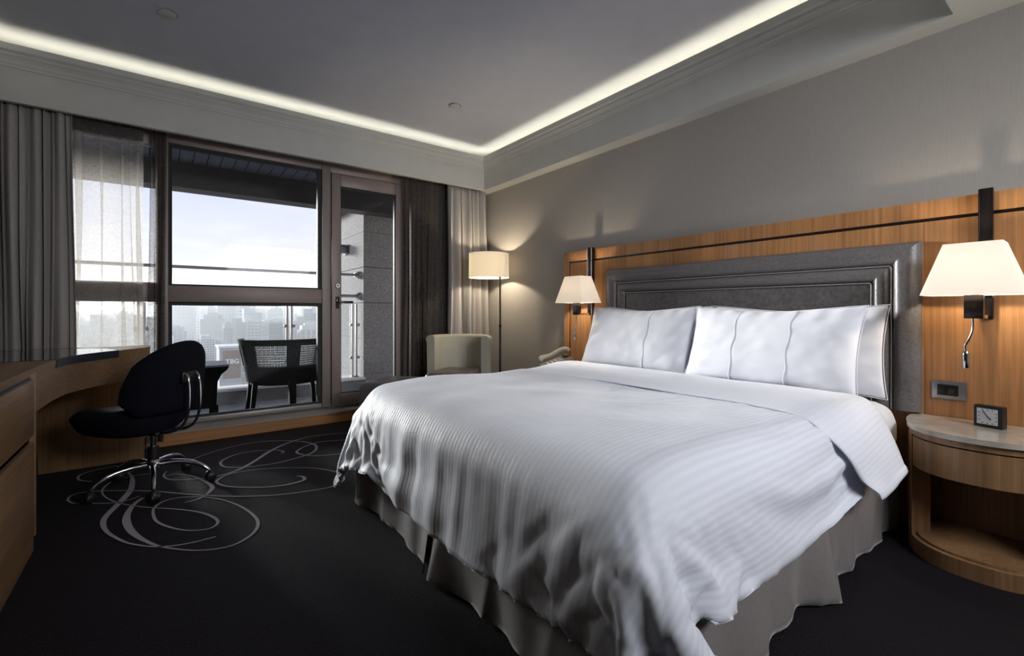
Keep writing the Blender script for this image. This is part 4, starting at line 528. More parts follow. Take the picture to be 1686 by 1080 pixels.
0,0,0,0,0,0,0,0,0,0,0,0,-1,1,-1,1,0,-1,1,-1,1,0,0,0,-1,1,0,0,0,0,0,0,-1,1,-1,3,-4,2,0,-1,3,-8,0,26,-37,36,-29,1,27,-13,11,3,-5,-9,19,-13,2,5,3,-10,11,-11,7,-4,2,0,0,0,1,-1,1,-1,0,0,0,-1,1,-1,1,0,0,0,0,1,-1,1,-1,0,0,0,0,0,0,1,-1,0,0,0,-1,1,0,0,0,0,0,0,-1,1,0,0,0,-1,1,0,0,0,-1,1,0,0,0,-1,1,-1,1,0,0,1,-2,1,1,-2,0,1,0,-2,8,-19,21,-2,-15,3,-6,20,3,-30,5,-15,17,-12,8,-8,13,-15,14,-11,6,-2,1,-1,0,0,0,0,0,-1,1,0,0,0,1,0,0,0,-1,1,-1,0,-1,1,0,0,0,1,-1,0,0,0,-1,1,0,0,0,0,0,0,0,0,-1,1,0,0,0,0,-1,0,1,0,-1,1,0,0,0,-1,1,0,0,0,0,0,-1,1,-1,2,-3,2,-2,2,0,1,5,-5,-3,-2,21,-25,17,-17,3,18,-12,-4,10,-12,10,-8,13,-14,12,-8,-1,0,3,-2,3,-2,0,0,0,0,1,0,-1,1,-1,0,-1,1,-1,1,0,0,0,0,0,0,0,0,0,0,0,0,0,0,0,0,0,0,0,0,0,0,0,0,0,0,0,0,-1,2,0,-1,0,0,0,-1,1,0,0,0,-1,1,0,0,0,0,0,0,0,3,-7,12,-17,19,-15,7,-3,-1,-1,-4,25,-29,6,-1,13,-1,2,-8,11,-11,13,-12,9,-1,-6,2,5,-7,6,-6,4,-1,0,0,0,0,-1,1,0,0,0,0,0,1,-1,0,0,0,1,-1,0,0,0,0,0,0,0,0,0,0,0,0,0,0,0,0,0,0,0,0,-1,1,0,0,0,-1,1,-1,1,0,0,0,-1,1,0,0,0,-1,1,-1,1,0,0,0,-2,7,-12,18,-23,22,-12,4,-3,-2,-2,8,5,-14,0,9,4,-4,7,-9,12,-8,3,5,-9,4,-2,-2,5,-3,2,-1,1,0,-1,1,-1,1,-1,0,0,0,1,-1,0,0,0,1,-1,0,0,0,0,0,0,0,0,0,0,0,0,0,0,0,0,0,-1,1,0,0,0,0,0,-1,1,0,0,-1,1,0,-1,1,0,0,0,-1,1,0,0,0,0,0,-1,1,-1,2,-5,11,-16,22,-28,22,-12,10,-8,0,-4,22,-16,-7,11,4,2,-6,7,-4,0,9,-10,3,-6,7,-3,4,-5,4,-2,0,0,1,-1,1,-1,1,-1,1,-1,0,0,0,1,-1,0,0,0,0,0,0,0,0,0,0,0,0,0,0,0,0,0,0,0,0,0,0,0,0,0,0,0,0,-1,1,0,0,0,0,0,-1,1,0,0,0,-1,1,-1,1,0,0,0,0,-1,3,-7,12,-17,24,-30,30,-23,5,4,-6,9,1,-9,2,11,-1,1,0,-2,9,-8,3,
-7,5,-4,8,-7,5,-3,2,-1,0,0,0,0,0,0,0,0,1,-1,1,-1,0,0,0,0,0,0,0,0,0,0,0,0,0,0,0,0,0,0,0,0,0,0,0,-1,1,-1,1,-1,1,0,0,0,1,-1,-1,1,-1,1,0,-1,1,0,0,0,0,0,-1,1,-1,1,0,-1,2,-1,-1,-8,24,-30,32,-31,18,-7,6,11,-19,0,13,-2,4,-5,10,-7,2,-3,-3,-1,7,-1,-1,0,2,-3,2,-1,0,0,0,0,0,0,0,0,0,0,0,0,0,0,0,0,1,-1,1,-1,0,0,0,0,0,0,0,-1,1,-1,1,0,0,0,0,0,0,0,0,0,-1,1,-1,0,1,0,0,0,0,-1,1,0,-1,0,0,1,-1,1,-1,1,-1,1,-1,2,-1,2,-3,2,10,-23,31,-31,20,-22,23,-13,-1,8,0,-2,7,-4,1,0,-8,4,1,5,-6,1,3,-5,4,-2,2,-1,1,-1,1,-1,1,-1,0,0,0,0,0,0,0,1,-1,0,0,0,0,0,0,0,0,0,0,0,0,0,0,0,0,0,0,0,0,0,0,0,0,0,0,0,0,-1,1,-1,1,0,0,0,0,0,1,-1,-1,1,-1,0,0,1,-2,3,-2,0,1,-1,1,6,-3,-10,26,-32,9,4,-1,-2,2,0,0,3,-2,2,-6,2,-3,5,1,-2,1,0,-1,-1,3,-2,0,0,0,0,0,0,0,0,0,0,0,0,1,-1,0,0,0,0,0,0,0,0,0,0,0,0,0,0,0,0,0,-1,1,-1,1,-1,1,-1,1,-1,1,-1,1,-1,1,-1,1,0,-1,1,-1,0,0,0,0,1,0,0,1,-1,-1,1,-1,0,1,1,-1,0,4,0,-2,-3,15,-19,4,-1,-2,4,0,1,0,3,-5,0,-4,2,6,-2,-2,4,-6,2,3,-3,1,1,-1,1,-1,0,0,0,0,0,0,1,-1,0,0,0,0,0,0,0,0,0,0,0,0,0,0,0,0,0,0,0,0,0,0,0,0,0,0,-1,1,0,0,0,0,0,0,0,-1,1,-1,1,-1,1,-1,1,-1,0,0,0,0,1,0,-1,2,-1,0,-1,0,4,1,-1,-1,-3,0,0,3,-13,11,0,1,1,-1,-1,-2,-1,2,4,-6,4,-3,6,-4,0,0,0,0,0,0,0,1,-1,1,-1,1,-1,0,0,0,0,0,0,0,0,0,0,0,0,0,0,0,0,-1,1,-1,1,-1,1,-1,1,-1,1,-1,1,0,0,-1,1,-1,1,0,0,0,0,0,0,0,0,0,0,0,0,0,0,0,0,0,0,-1,0,0,1,-1,-1,4,1,0,-2,-2,-1,0,5,-6,-1,0,1,0,0,-2,-1,0,2,1,0,-1,4,-8,5,0,-1,1,-1,1,-1,1,-1,0,0,0,0,0,0,0,0,0,0,0,0,0,0,0,0,0,0,0,-1,1,0,0,0,0,0,0,0,0,0,0,0,0,0,0,0,0,0,0,-1,1,-1,1,-1,1,-1,1,-1,1,-1,1,-1,1,-1,1,-1,0,2,-2,2,-1,0,-2,3,4,-2,
-2,-1,-1,-1,4,-3,-1,-1,3,0,-2,0,-3,1,2,1,-4,6,-5,1,2,0,-1,0,0,0,0,-1,1,1,-1,0,0,0,0,0,0,0,0,0,0,0,0,0,0,0,-1,1,0,-1,1,-1,1,0,0,-1,1,-1,1,-1,1,-1,1,-1,1,0,0,-1,1,0,0,-1,1,-1,1,-1,1,-1,1,-1,1,0,0,0,0,0,-1,1,-1,0,1,-1,2,4,-3,-2,-3,2,-2,9,-8,1,-1,4,-5,3,-2,-1,0,2,1,0,-2,2,-3,3,-1,0,0,0,0,0,1,-1,0,0,1,-1,1,-1,0,0,0,0,0,0,0,-1,1,-1,1,0,-1,1,0,0,0,0,-1,1,0,0,0,0,0,0,0,0,0,0,-1,1,0,0,-1,1,0,0,0,-1,1,0,0,0,0,0,-1,1,-1,0,1,0,0,0,-1,2,-2,1,3,-1,-3,-2,1,-1,-1,3,-1,0,3,-3,-1,1,-2,1,1,0,0,1,-2,1,0,1,0,-1,1,-1,0,0,0,0,0,0,0,0,0,0,0,1,-1,0,-1,1,0,0,0,0,0,0,0,0,0,0,0,0,-1,1,-1,1,-1,1,0,0,0,0,0,0,-1,1,-1,1,-1,1,-1,1,0,0,-1,1,-1,1,-1,1,-1,1,0,-1,0,1,0,-3,5,-2,0,2,-2,-1,-2,2,-5,9,-4,0,-1,2,-1,0,-1,-1,2,0,1,0,-1,0,0,3,-6,3,0,0,0,0,0,0,0,0,0,0,0,0,1,-1,0,0,0,0,0,0,0,0,0,0,0,0,0,-1,1,-1,1,0,0,0,0,0,0,-1,1,-1,1,-1,0,1,0,0,0,0,-1,1,-1,1,0,0,-1,1,-1,1,-1,1,-1,1,0,0,-1,1,-1,3,-1,-1,1,-1,-2,-1,4,-6,4,0,-1,0,1,-1,-1,1,-1,1,0,1,-1,1,-3,2,1,-1,0,0,0,0,1,-1,0,0,0,0,0,0,0,-1,1,-1,0,1,0,0,0,0,0,-1,1,0,-1,1,0,0,0,0,0,0,0,-1,1,0,0,-1,1,-1,1,0,0,-1,1,-1,1,0,0,0,0,-1,1,0,0,0,-1,1,-1,1,-1,1,-2,2,0,0,3,-2,0,1,-2,-2,-1,5,-3,-2,3,-1,0,1,-1,0,1,-2,1,0,0,1,-1,-1,2,0,-2,1,1,-1,0,0,0,1,-1,0,0,0,0,0,1,-1,0,1,-1,0,0,0,0,0,0,-1,1,0,0,0,0,0,0,0,-1,1,0,0,-1,1,0,-1,1,-1,1,-1,1,-1,1,-1,1,-1,1,-1,1,-1,1,-1,0,1,-1,1,-1,1,-1,2,-2,1,0,1,1,0,-2,0,-3,1,1,4,-7,3,1,-2,4,-1,0,-1,0,-1,1,0,1,-3,0,3,-1,-1,2,-2,1,0,0,0,0,0,1,-1,1,-1,0,-1,1,0,0,0,0,-1,1,-1,1,0,0,0,0,-1,1,0,0,-1,1,0,-1,1,-1,1,-1,1,0,0,0,0,0,-1,1,0,0,-1,1,-1,1,-1,1,-1,0,1,-1,
1,-1,1,-1,1,-1,1,-1,1,2,-1,0,0,-3,-3,4,2,-5,2,2,0,0,0,0,-1,3,-1,-2,1,1,-1,0,1,-1,-1,1,0,1,-1,1,-1,1,-1,0,0,0,0,0,0,0,0,0,-1,0,1,0,0,0,-1,1,0,-1,1,0,0,-1,1,0,-1,1,0,0,0,-1,1,-1,1,-1,1,-1,1,0,0,-1,1,0,0,0,-1,1,-1,0,1,-1,1,0,0,-1,1,-2,3,-2,1,-1,1,3,-1,-3,-2,-2,6,-2,1,0,0,0,-1,1,1,-2,2,1,-2,-1,1,2,-3,0,0,2,0,-1,0,0,0,1,-1,0,0,0,0,-1,0,1,0,-1,1,0,0,0,0,-1,1,0,-1,1,0,0,0,0,0,-1,1,0,-1,1,-1,1,0,0,0,0,0,0,0,0,0,0,0,-1,1,-1,0,1,-1,1,0,0,0,-1,0,0,1,-1,2,-3,2,-1,1,1,1,0,-4,-1,1,1,3,-3,1,0,-1,-1,1,-1,2,0,2,-3,1,-1,1,-1,-1,2,0,-1,0,0,1,-1,0,0,0,1,-1,0,0,0,-1,1,0,-1,0,1,-1,1,0,-1,1,0,-1,1,-1,1,-1,1,0,-1,1,0,0,0,-1,1,-1,1,-1,1,-1,1,-1,1,-1,1,0,-1,0,1,-1,0,0,1,-1,1,0,0,0,-1,1,-1,2,-2,1,0,1,3,-2,-3,-4,2,4,-2,2,-2,2,-1,-1,0,-1,2,1,2,-2,-2,1,0,-1,0,1,0,1,-1,1,-1,1,-1,0,1,-1,0,0,0,0,0,0,0,0,0,0,0,-1,1,0,0,0,0,-1,1,-1,1,-1,1,0,-1,1,-1,1,0,0,0,-1,1,-1,1,-1,1,0,0,-1,0,0,1,-1,1,0,0,-1,1,-1,1,-1,0,1,-1,1,-3,4,-2,1,0,5,-5,-4,0,3,0,2,0,-3,2,0,-2,2,4,-10,7,1,-1,-1,0,1,-2,0,3,-1,0,0,-1,1,-1,0,1,-1,1,-1,-1,0,1,0,-1,1,0,0,0,0,0,-1,1,-1,0,1,0,-1,1,-1,1,-1,1,0,0,0,0,0,-1,1,0,0,0,0,0,0,-1,0,0,1,0,-1,1,-1,1,-1,1,-1,1,-1,0,0,0,0,0,2,-1,-2,2,0,3,-4,-3,1,1,3,-2,1,0,0,1,-1,-1,4,-4,1,3,0,-2,0,-1,0,0,1,1,-2,2,-1,0,0,1,-1,1,-2,1,1,0,-1,0,0,-1,1,0,-1,0,1,0,-1,1,0,0,0,0,0,0,-1,1,-1,1,-1,1,-1,1,0,-1,1,-1,1,-1,1,-1,0,1,0,-1,0,1,-1,1,-1,1,-1,1,-1,0,0,1,-1,0,-1,1,2,-5,4,-1,3,-4,-3,1,4,-1,4,-5,3,0,-1,-2,1,3,-4,2,2,-1,-1,-1,4,-3,0,1,-1,0,0,1,-1,0,0,0,-1,1,0,0,0,0,0,0,0,0,0,0,0,0,0,0,-1,1,0,0,0,-1,1,0,0,0,0,0,0,0,-1,1,0,-1,1,
-1,1,-1,0,1,-1,0,0,1,-1,1,-1,1,-1,1,-1,0,0,1,-1,0,0,1,-1,0,-2,4,2,-3,-3,-2,2,0,6,-5,5,-3,0,1,0,-2,4,-3,0,4,0,-3,-1,2,-1,-1,1,-1,2,-1,1,-1,0,0,0,0,0,1,0,0,0,-1,0,1,-1,-1,0,1,-1,1,0,1,-1,-1,1,0,0,0,0,0,0,0,0,-1,1,0,-1,1,0,0,0,-1,0,1,-1,0,0,1,-1,1,-1,1,-1,1,-1,0,0,1,-1,0,0,1,-2,2,-1,0,3,0,-3,-2,-2,2,5,-3,2,0,-1,1,1,-5,2,-10,28,-30,19,-2,-2,-7,9,0,-2,0,0,0,2,-3,1,1,-1,0,0,0,0,0,0,0,0,0,-1,1,0,0,0,0,-1,1,-1,1,0,0,0,0,-1,1,-1,1,-1,1,0,-1,1,0,-1,1,-1,0,0,1,-1,0,0,1,-1,1,-1,1,-1,0,0,0,0,0,0,0,0,1,-1,1,-1,1,0,2,0,-3,-4,0,4,2,-3,7,-8,11,-8,2,2,-13,20,-18,21,-29,34,-16,-6,3,9,-6,2,-10,11,-5,3,-2,0,-1,0,1,0,0,0,0,1,1,-1,-1,-1,1,0,0,0,1,-1,1,-1,0,0,0,0,0,0,0,0,0,-1,0,1,-1,0,1,-1,0,1,0,-1,1,0,0,0,0,0,0,-1,0,0,0,0,0,0,0,0,0,-1,1,-1,2,-1,0,3,-1,-3,-3,1,4,-3,10,-11,13,-12,5,-4,0,10,-9,6,-14,5,0,20,-24,3,6,-2,-4,13,-14,5,-2,2,-1,0,1,-1,0,0,0,0,-1,0,2,0,0,-1,0,0,0,0,0,-1,1,0,0,0,0,0,-1,1,-1,0,1,0,-1,0,1,-1,0,1,-1,0,1,-1,0,1,-1,1,-1,0,0,0,1,-1,0,0,1,-1,0,0,1,-1,1,-1,0,2,0,0,-4,-2,1,0,10,-11,14,-13,14,-6,-9,4,-7,-17,20,6,-8,2,3,1,-15,14,1,-5,-2,15,-11,1,-3,0,1,-1,1,0,-1,0,1,0,0,0,2,0,0,-1,-1,0,0,0,0,0,0,0,0,0,1,-1,0,0,0,-1,0,1,0,-1,1,0,0,0,0,-1,0,1,-1,1,-1,0,0,0,0,0,0,0,1,-1,0,0,0,0,-1,1,-2,1,5,-2,-1,-3,-4,3,10,-11,15,-14,14,-15,19,-17,22,-32,17,-29,25,10,-30,20,7,-16,2,11,-7,1,-2,0,0,0,0,1,0,0,0,0,0,0,0,0,0,-1,0,2,1,0,-2,0,0,1,-1,0,0,0,1,-1,0,0,0,0,0,0,-1,1,0,0,0,0,-1,0,1,0,-1,1,-1,0,0,0,0,0,0,0,0,0,0,0,0,0,0,1,-2,2,-5,6,0,-1,-5,-2,11,-10,16,-16,15,-14,17,-31,22,20,-8,-19,15,-29,25,11,-33,31,
-10,-14,20,-9,0,-3,10,-3,1,-2,-3,0,0,0,0,0,0,0,0,0,1,0,-1,1,-2,1,0,0,-1,1,1,-1,0,0,-1,1,-1,0,1,0,0,0,0,0,0,0,-1,1,0,-1,1,0,-1,0,0,0,0,0,1,-1,0,0,0,0,0,0,0,0,0,2,-5,4,1,0,-3,-4,5,-6,17,-17,16,-14,16,-28,9,-12,-6,29,-18,3,-3,-25,26,9,-33,33,-23,2,6,-4,3,-1,2,2,1,-1,-1,-2,1,0,1,-1,0,1,-1,0,0,0,0,0,0,0,0,1,-1,-1,1,0,0,1,0,-1,1,-1,1,-1,0,-1,1,-1,1,0,0,-1,1,-1,1,0,0,-1,0,1,0,-1,0,0,0,0,0,0,0,0,0,0,-4,4,2,-1,2,-4,-3,-2,16,-18,17,-14,17,-23,2,17,8,6,-15,31,-33,25,-14,-4,-5,29,-30,11,-12,19,-10,1,-1,1,0,1,3,0,-1,-1,1,-2,1,0,-1,1,-1,0,0,0,1,2,-3,0,0,0,1,-1,0,0,-1,1,1,-1,0,-1,1,0,0,-1,1,0,-1,0,1,0,0,-1,0,0,1,-1,0,0,0,1,-1,0,0,0,0,0,1,-2,0,2,1,-1,0,0,-3,-6,17,-17,17,-14,16,-28,2,28,3,-13,-10,15,-18,33,-34,33,-35,30,-28,34,-6,-21,-2,8,-2,2,0,-1,1,-1,2,2,-1,0,0,-1,0,0,0,-1,1,0,0,1,-2,2,0,-1,0,-1,1,0,-1,1,-1,0,1,0,0,0,-1,1,0,0,-2,1,1,-1,0,0,0,0,0,0,1,-1,0,1,-1,1,-1,0,0,0,1,-3,1,1,0,1,0,0,1,-6,9,-15,18,-15,17,-26,12,18,-22,-7,19,-3,-14,21,-22,33,-29,30,-31,34,-35,24,4,-19,6,1,-1,0,1,-1,1,-1,1,1,-1,1,0,0,0,-1,1,-1,0,-1,0,2,0,0,0,0,0,-1,0,0,0,0,0,-1,1,0,0,1,-1,0,-1,1,0,-1,1,-1,0,0,1,0,0,0,0,0,-1,0,0,1,-1,0,0,0,2,0,-1,1,-1,0,0,-1,-8,-3,17,-13,16,-23,14,11,-15,15,-18,6,-25,28,-24,23,-23,32,-30,30,-15,23,-33,17,-3,0,0,0,0,0,0,0,0,0,0,0,0,0,0,0,0,0,0,0,0,0,0,0,0,0,0,0,0,0,0,0,0,0,0,0,0,0,0,0,0,0,0,0,0,0,0,0,0,0,0,0,0,0,0,0,0,0,0,0,0,0,0,0,0,0,0,0,0,0,0,-1,11,-16,16,-21,13,8,-17,14,-20,9,-7,-11,-13,30,-31,29,-26,35,-29,-2,-2,35,-26,11,0,0,0,0,0,0,0,0,0,0,0,0,0,0,0,0,0,0,0,0,0,0,0,0,0,0,0,0,0,0,0,0,
0,0,0,0,0,0,0,0,0,0,0,0,0,0,0,0,0,0,0,0,0,0,0,0,0,0,0,0,0,0,0,0,0,0,0,0,0,0,8,-14,16,-9,-1,9,-17,17,-20,16,-5,-12,-21,1,5,15,-23,30,-27,33,-1,0,-31,30,-11,0,0,0,0,0,0,0,0,0,0,0,0,0,0,0,0,0,0,0,0,0,0,0,0,0,0,0,0,0,0,0,0,0,0,0,0,0,0,0,0,0,0,0,0,0,0,0,0,0,0,0,0,0,0,0,0,0,0,0,0,0,0,0,0,0,0,0,0,0,0,-7,18,-22,-4,30,-21,16,-18,17,-11,17,-16,20,-22,-19,24,-11,-14,27,-26,18,-9,28,-31,15,0,0,0,0,0,0,0,0,0,0,0,0,0,0,0,0,0,0,0,0,0,0,0,0,0,0,0,0,0,0,0,0,0,0,0,0,0,0,0,0,0,0,0,0,0,0,0,0,0,0,0,0,0,0,0,0,0,0,0,0,0,0,0,0,0,0,0,0,0,0,7,-16,21,-10,-1,13,-18,16,-14,16,-16,16,-5,18,-20,-14,34,-23,-17,11,-7,21,1,14,-13,0,0,0,0,0,0,0,0,0,0,0,0,0,0,0,0,0,0,0,0,0,0,0,0,0,0,0,0,0,0,0,0,0,0,0,0,0,0,0,0,0,0,0,0,0,0,0,0,0,0,0,0,0,0,0,0,0,0,0,0,0,0,0,0,0,0,0,0,0,0,-8,11,-18,21,-22,13,16,-13,15,-16,16,-16,110,8,17,24,-4,10,19,9,10,7,8,18,8,-17,-1,10,-10,10,-1,-1,-6,3,-11,5,-7,-2,-6,0,-4,-2,-1,-1,6,-5,1,-4,1,-4,0,0,0,0,-1,0,0,0,0,1,0,0,0,1,0,0,1,1,1,1,0,3,2,3,3,8,1,6,15,14,20,-15,0,-11,0,-8,1,-4,4,-12,4,-7,13,-23,-10,12,-23,-17,-15,-9,-12,-25,-22,-9,-16,-11,-11,16,4,-4,-7,16,0,-12,4,6,-4,3,-7,0,11,-1,-12,13,-15,14,-8,8,-6,8,-9,9,-4,5,-4,3,0,0,-1,-7,7,-3,5,-4,4,-1,0,0,0,1,0,0,0,0,-1,0,1,0,-1,1,0,-1,0,0,-1,2,-3,2,1,-1,-8,4,-2,-11,-12,-8,35,-18,20,-9,7,-12,12,-11,12,-13,14,-23,21,-7,-27,30,-4,-3,7,-9,-1,15,-9,8,-3,4,20,-3,4,-8,10,-9,5,2,-16,8,7,1,-1,3,-2,3,-8,9,-18,13,1,5,-4,3,-2,4,-3,3,-2,2,-1,2,0,-3,2,-3,4,-2,1,0,0,0,0,0,0,0,0,1,0,-1,0,1,-1,0,1,-1,0,1,-2,1,-4,-3,-2,0,8,-3,-3,5,-8,-19,29,-16,16,-5,3,-15,18,
-15,14,-18,19,-11,6,1,-20,18,2,-9,-4,9,-7,6,-1,8,-2,24,-1,-7,7,-8,8,-4,-2,11,-9,-4,8,-6,6,0,2,2,-9,4,5,0,-6,5,0,0,-1,3,-5,4,-2,2,-1,1,0,-1,2,-3,2,0,0,0,0,0,0,0,0,1,-1,0,0,0,0,0,0,0,1,-1,0,0,0,0,0,1,0,-12,9,-4,5,-6,6,-18,18,-9,8,0,0,-15,10,5,3,-16,12,-1,-2,4,-15,9,-8,9,4,1,0,-7,-9,17,24,1,-4,0,-6,7,-3,2,1,4,-5,-7,12,-12,11,-7,4,6,-3,-2,-6,4,7,-1,-3,3,-7,7,-2,2,-2,2,0,-1,1,-1,2,-1,0,0,0,0,0,1,-1,1,-1,0,0,0,0,-1,1,0,-1,-1,1,-2,2,-2,2,0,0,1,0,-9,9,-15,17,-9,7,-13,14,-7,6,2,-4,1,-15,14,3,-4,0,0,-2,-2,-8,8,4,0,0,-1,0,2,-22,19,-3,10,-11,7,-10,9,0,-1,6,-4,-6,-3,14,-8,5,3,-10,7,0,4,-5,-2,3,4,-9,8,-2,2,-1,2,-1,-2,2,-1,1,-1,2,0,0,0,0,0,-1,1,-1,0,0,0,0,0,0,-1,0,0,0,-1,1,-2,1,-2,-1,-2,-1,0,0,8,-3,-11,15,-2,1,-15,14,-4,1,4,-1,0,-3,2,0,-7,4,-5,7,1,1,-3,1,0,-4,-6,9,-9,4,17,-5,10,-5,4,-5,-2,4,-3,6,0,-6,5,-5,7,-2,3,0,-4,1,5,-5,3,-7,8,0,-1,-1,1,0,-2,2,-1,1,0,1,-1,0,0,0,0,0,0,0,0,0,-1,1,-1,1,0,-1,0,0,0,1,0,0,-1,0,0,1,1,-1,0,-14,11,3,-11,9,1,0,1,-3,-1,2,1,0,-8,9,-9,7,-5,5,-4,3,-3,4,-3,-10,-8,16,-18,16,16,-12,13,-15,15,-6,12,-3,1,4,-4,5,1,-7,5,0,-6,8,0,0,-1,-1,3,-2,0,0,0,2,0,-1,-1,2,-1,0,0,0,0,0,0,0,0,0,0,0,0,0,0,1,-1,1,-1,0,1,0,0,0,-1,0,0,1,0,0,0,-1,1,-2,0,-1,2,-1,-1,-2,4,-14,13,1,1,-1,0,-1,-15,14,-6,4,-3,5,-2,2,-3,-9,2,0,-19,24,-20,12,6,-16,22,-13,18,-22,11,-4,1,8,-1,2,4,-2,-5,6,0,1,-1,0,-4,3,-5,6,1,0,-2,0,0,1,-1,1,0,0,0,0,0,0,0,0,0,0,0,0,0,0,0,0,0,0,0,0,0,0,0,0,0,0,0,0,0,0,0,-1,1,0,-3,-5,6,-4,0,3,3,0,1,-1,-1,0,-3,4,-5,1,2,-1,-1,2,-3,-9,2,-4,4,2,-26,26,21,-3,2,-10,5,-1,6,-1,2,-1,-2,4,2,2,2,0,-1,
0,0,0,-5,5,-4,5,-1,0,-2,2,-1,1,-1,1,0,1,0,0,0,-1,0,0,0,0,0,0,0,0,0,0,0,0,0,0,0,0,0,0,0,0,0,0,0,0,0,0,0,0,0,-1,-2,-2,1,4,-6,2,-6,5,-4,8,-3,3,0,-7,5,-2,1,2,-2,-10,2,-3,1,-3,6,-2,-24,21,-13,10,4,-1,-2,5,-4,1,0,2,-6,-2,8,5,-3,0,2,0,-1,0,1,1,-3,2,-2,2,-1,1,-1,1,0,0,0,0,0,0,1,0,0,0,0,0,0,0,0,0,0,0,0,0,0,0,0,0,0,0,0,0,0,0,0,0,0,0,0,0,0,-3,0,0,-3,3,2,0,0,1,-2,1,-1,-10,8,-1,1,1,-1,-11,3,-3,0,0,1,-8,4,10,-5,25,-12,7,3,-6,8,-6,9,-2,-1,6,0,-7,6,-2,3,1,0,-5,5,0,0,2,-4,2,-1,1,-1,2,-1,0,0,0,0,0,0,0,0,0,0,0,0,0,0,0,0,0,0,0,0,0,0,0,0,0,0,0,0,0,0,0,0,0,0,0,0,0,1,-7,6,1,0,-2,-1,-7,5,-7,8,-6,9,-6,4,-3,2,-9,1,-2,-2,1,0,-2,8,1,-8,-3,1,17,-2,-7,13,-6,11,-19,15,5,-2,-7,10,-7,8,-2,1,-7,8,0,-2,2,-5,6,-3,2,-1,2,-2,1,0,0,0,0,0,0,0,0,0,0,0,0,0,0,0,0,0,0,0,0,0,0,0,0,0,0,0,0,0,0,0,0,0,0,0,0,0,-2,4,-10,-1,9,-4,5,-1,0,0,-2,1,-6,6,-1,0,-11,-1,-3,-3,6,-2,0,1,-8,1,17,6,-11,-4,5,16,-5,11,-11,18,-23,0,16,7,-16,18,-5,5,-7,6,-1,-3,5,-6,7,-6,5,-2,2,-3,2,0,0,0,0,0,0,-1,1,0,0,0,0,0,0,0,0,0,0,0,0,0,0,0,0,0,0,0,-1,1,-1,1,0,0,-1,0,0,1,-1,2,-3,4,0,-14,14,-10,10,-8,7,-5,-2,5,-6,-5,-1,-2,-4,-1,7,-4,0,0,1,9,-2,-14,0,10,-4,-2,-1,-4,-4,17,1,6,2,-20,19,7,-16,16,-8,6,-1,-5,7,-7,7,-6,5,-3,3,-3,3,-1,0,0,0,0,0,0,1,-2,1,0,0,0,0,-1,1,0,0,0,0,0,-1,1,0,-1,1,-1,0,2,-2,2,-2,0,-1,3,-1,0,-1,1,0,0,-3,0,8,-17,17,-13,11,-6,0,3,-3,-6,1,-6,-2,4,2,-3,-1,4,1,5,-10,9,-3,2,-3,10,-9,-11,8,7,-7,3,19,-11,15,-19,10,12,-13,11,-4,0,4,-7,7,-7,6,-3,2,-3,4,-2,0,0,0,0,0,0,0,0,1,-1,0,0,0,0,1,-1,0,0,0,0,0,1,-1,0,1,-1,1,0,-1,1,-1,1,0,1,-3,1,0,0,0,-1,1,0,1,-7,
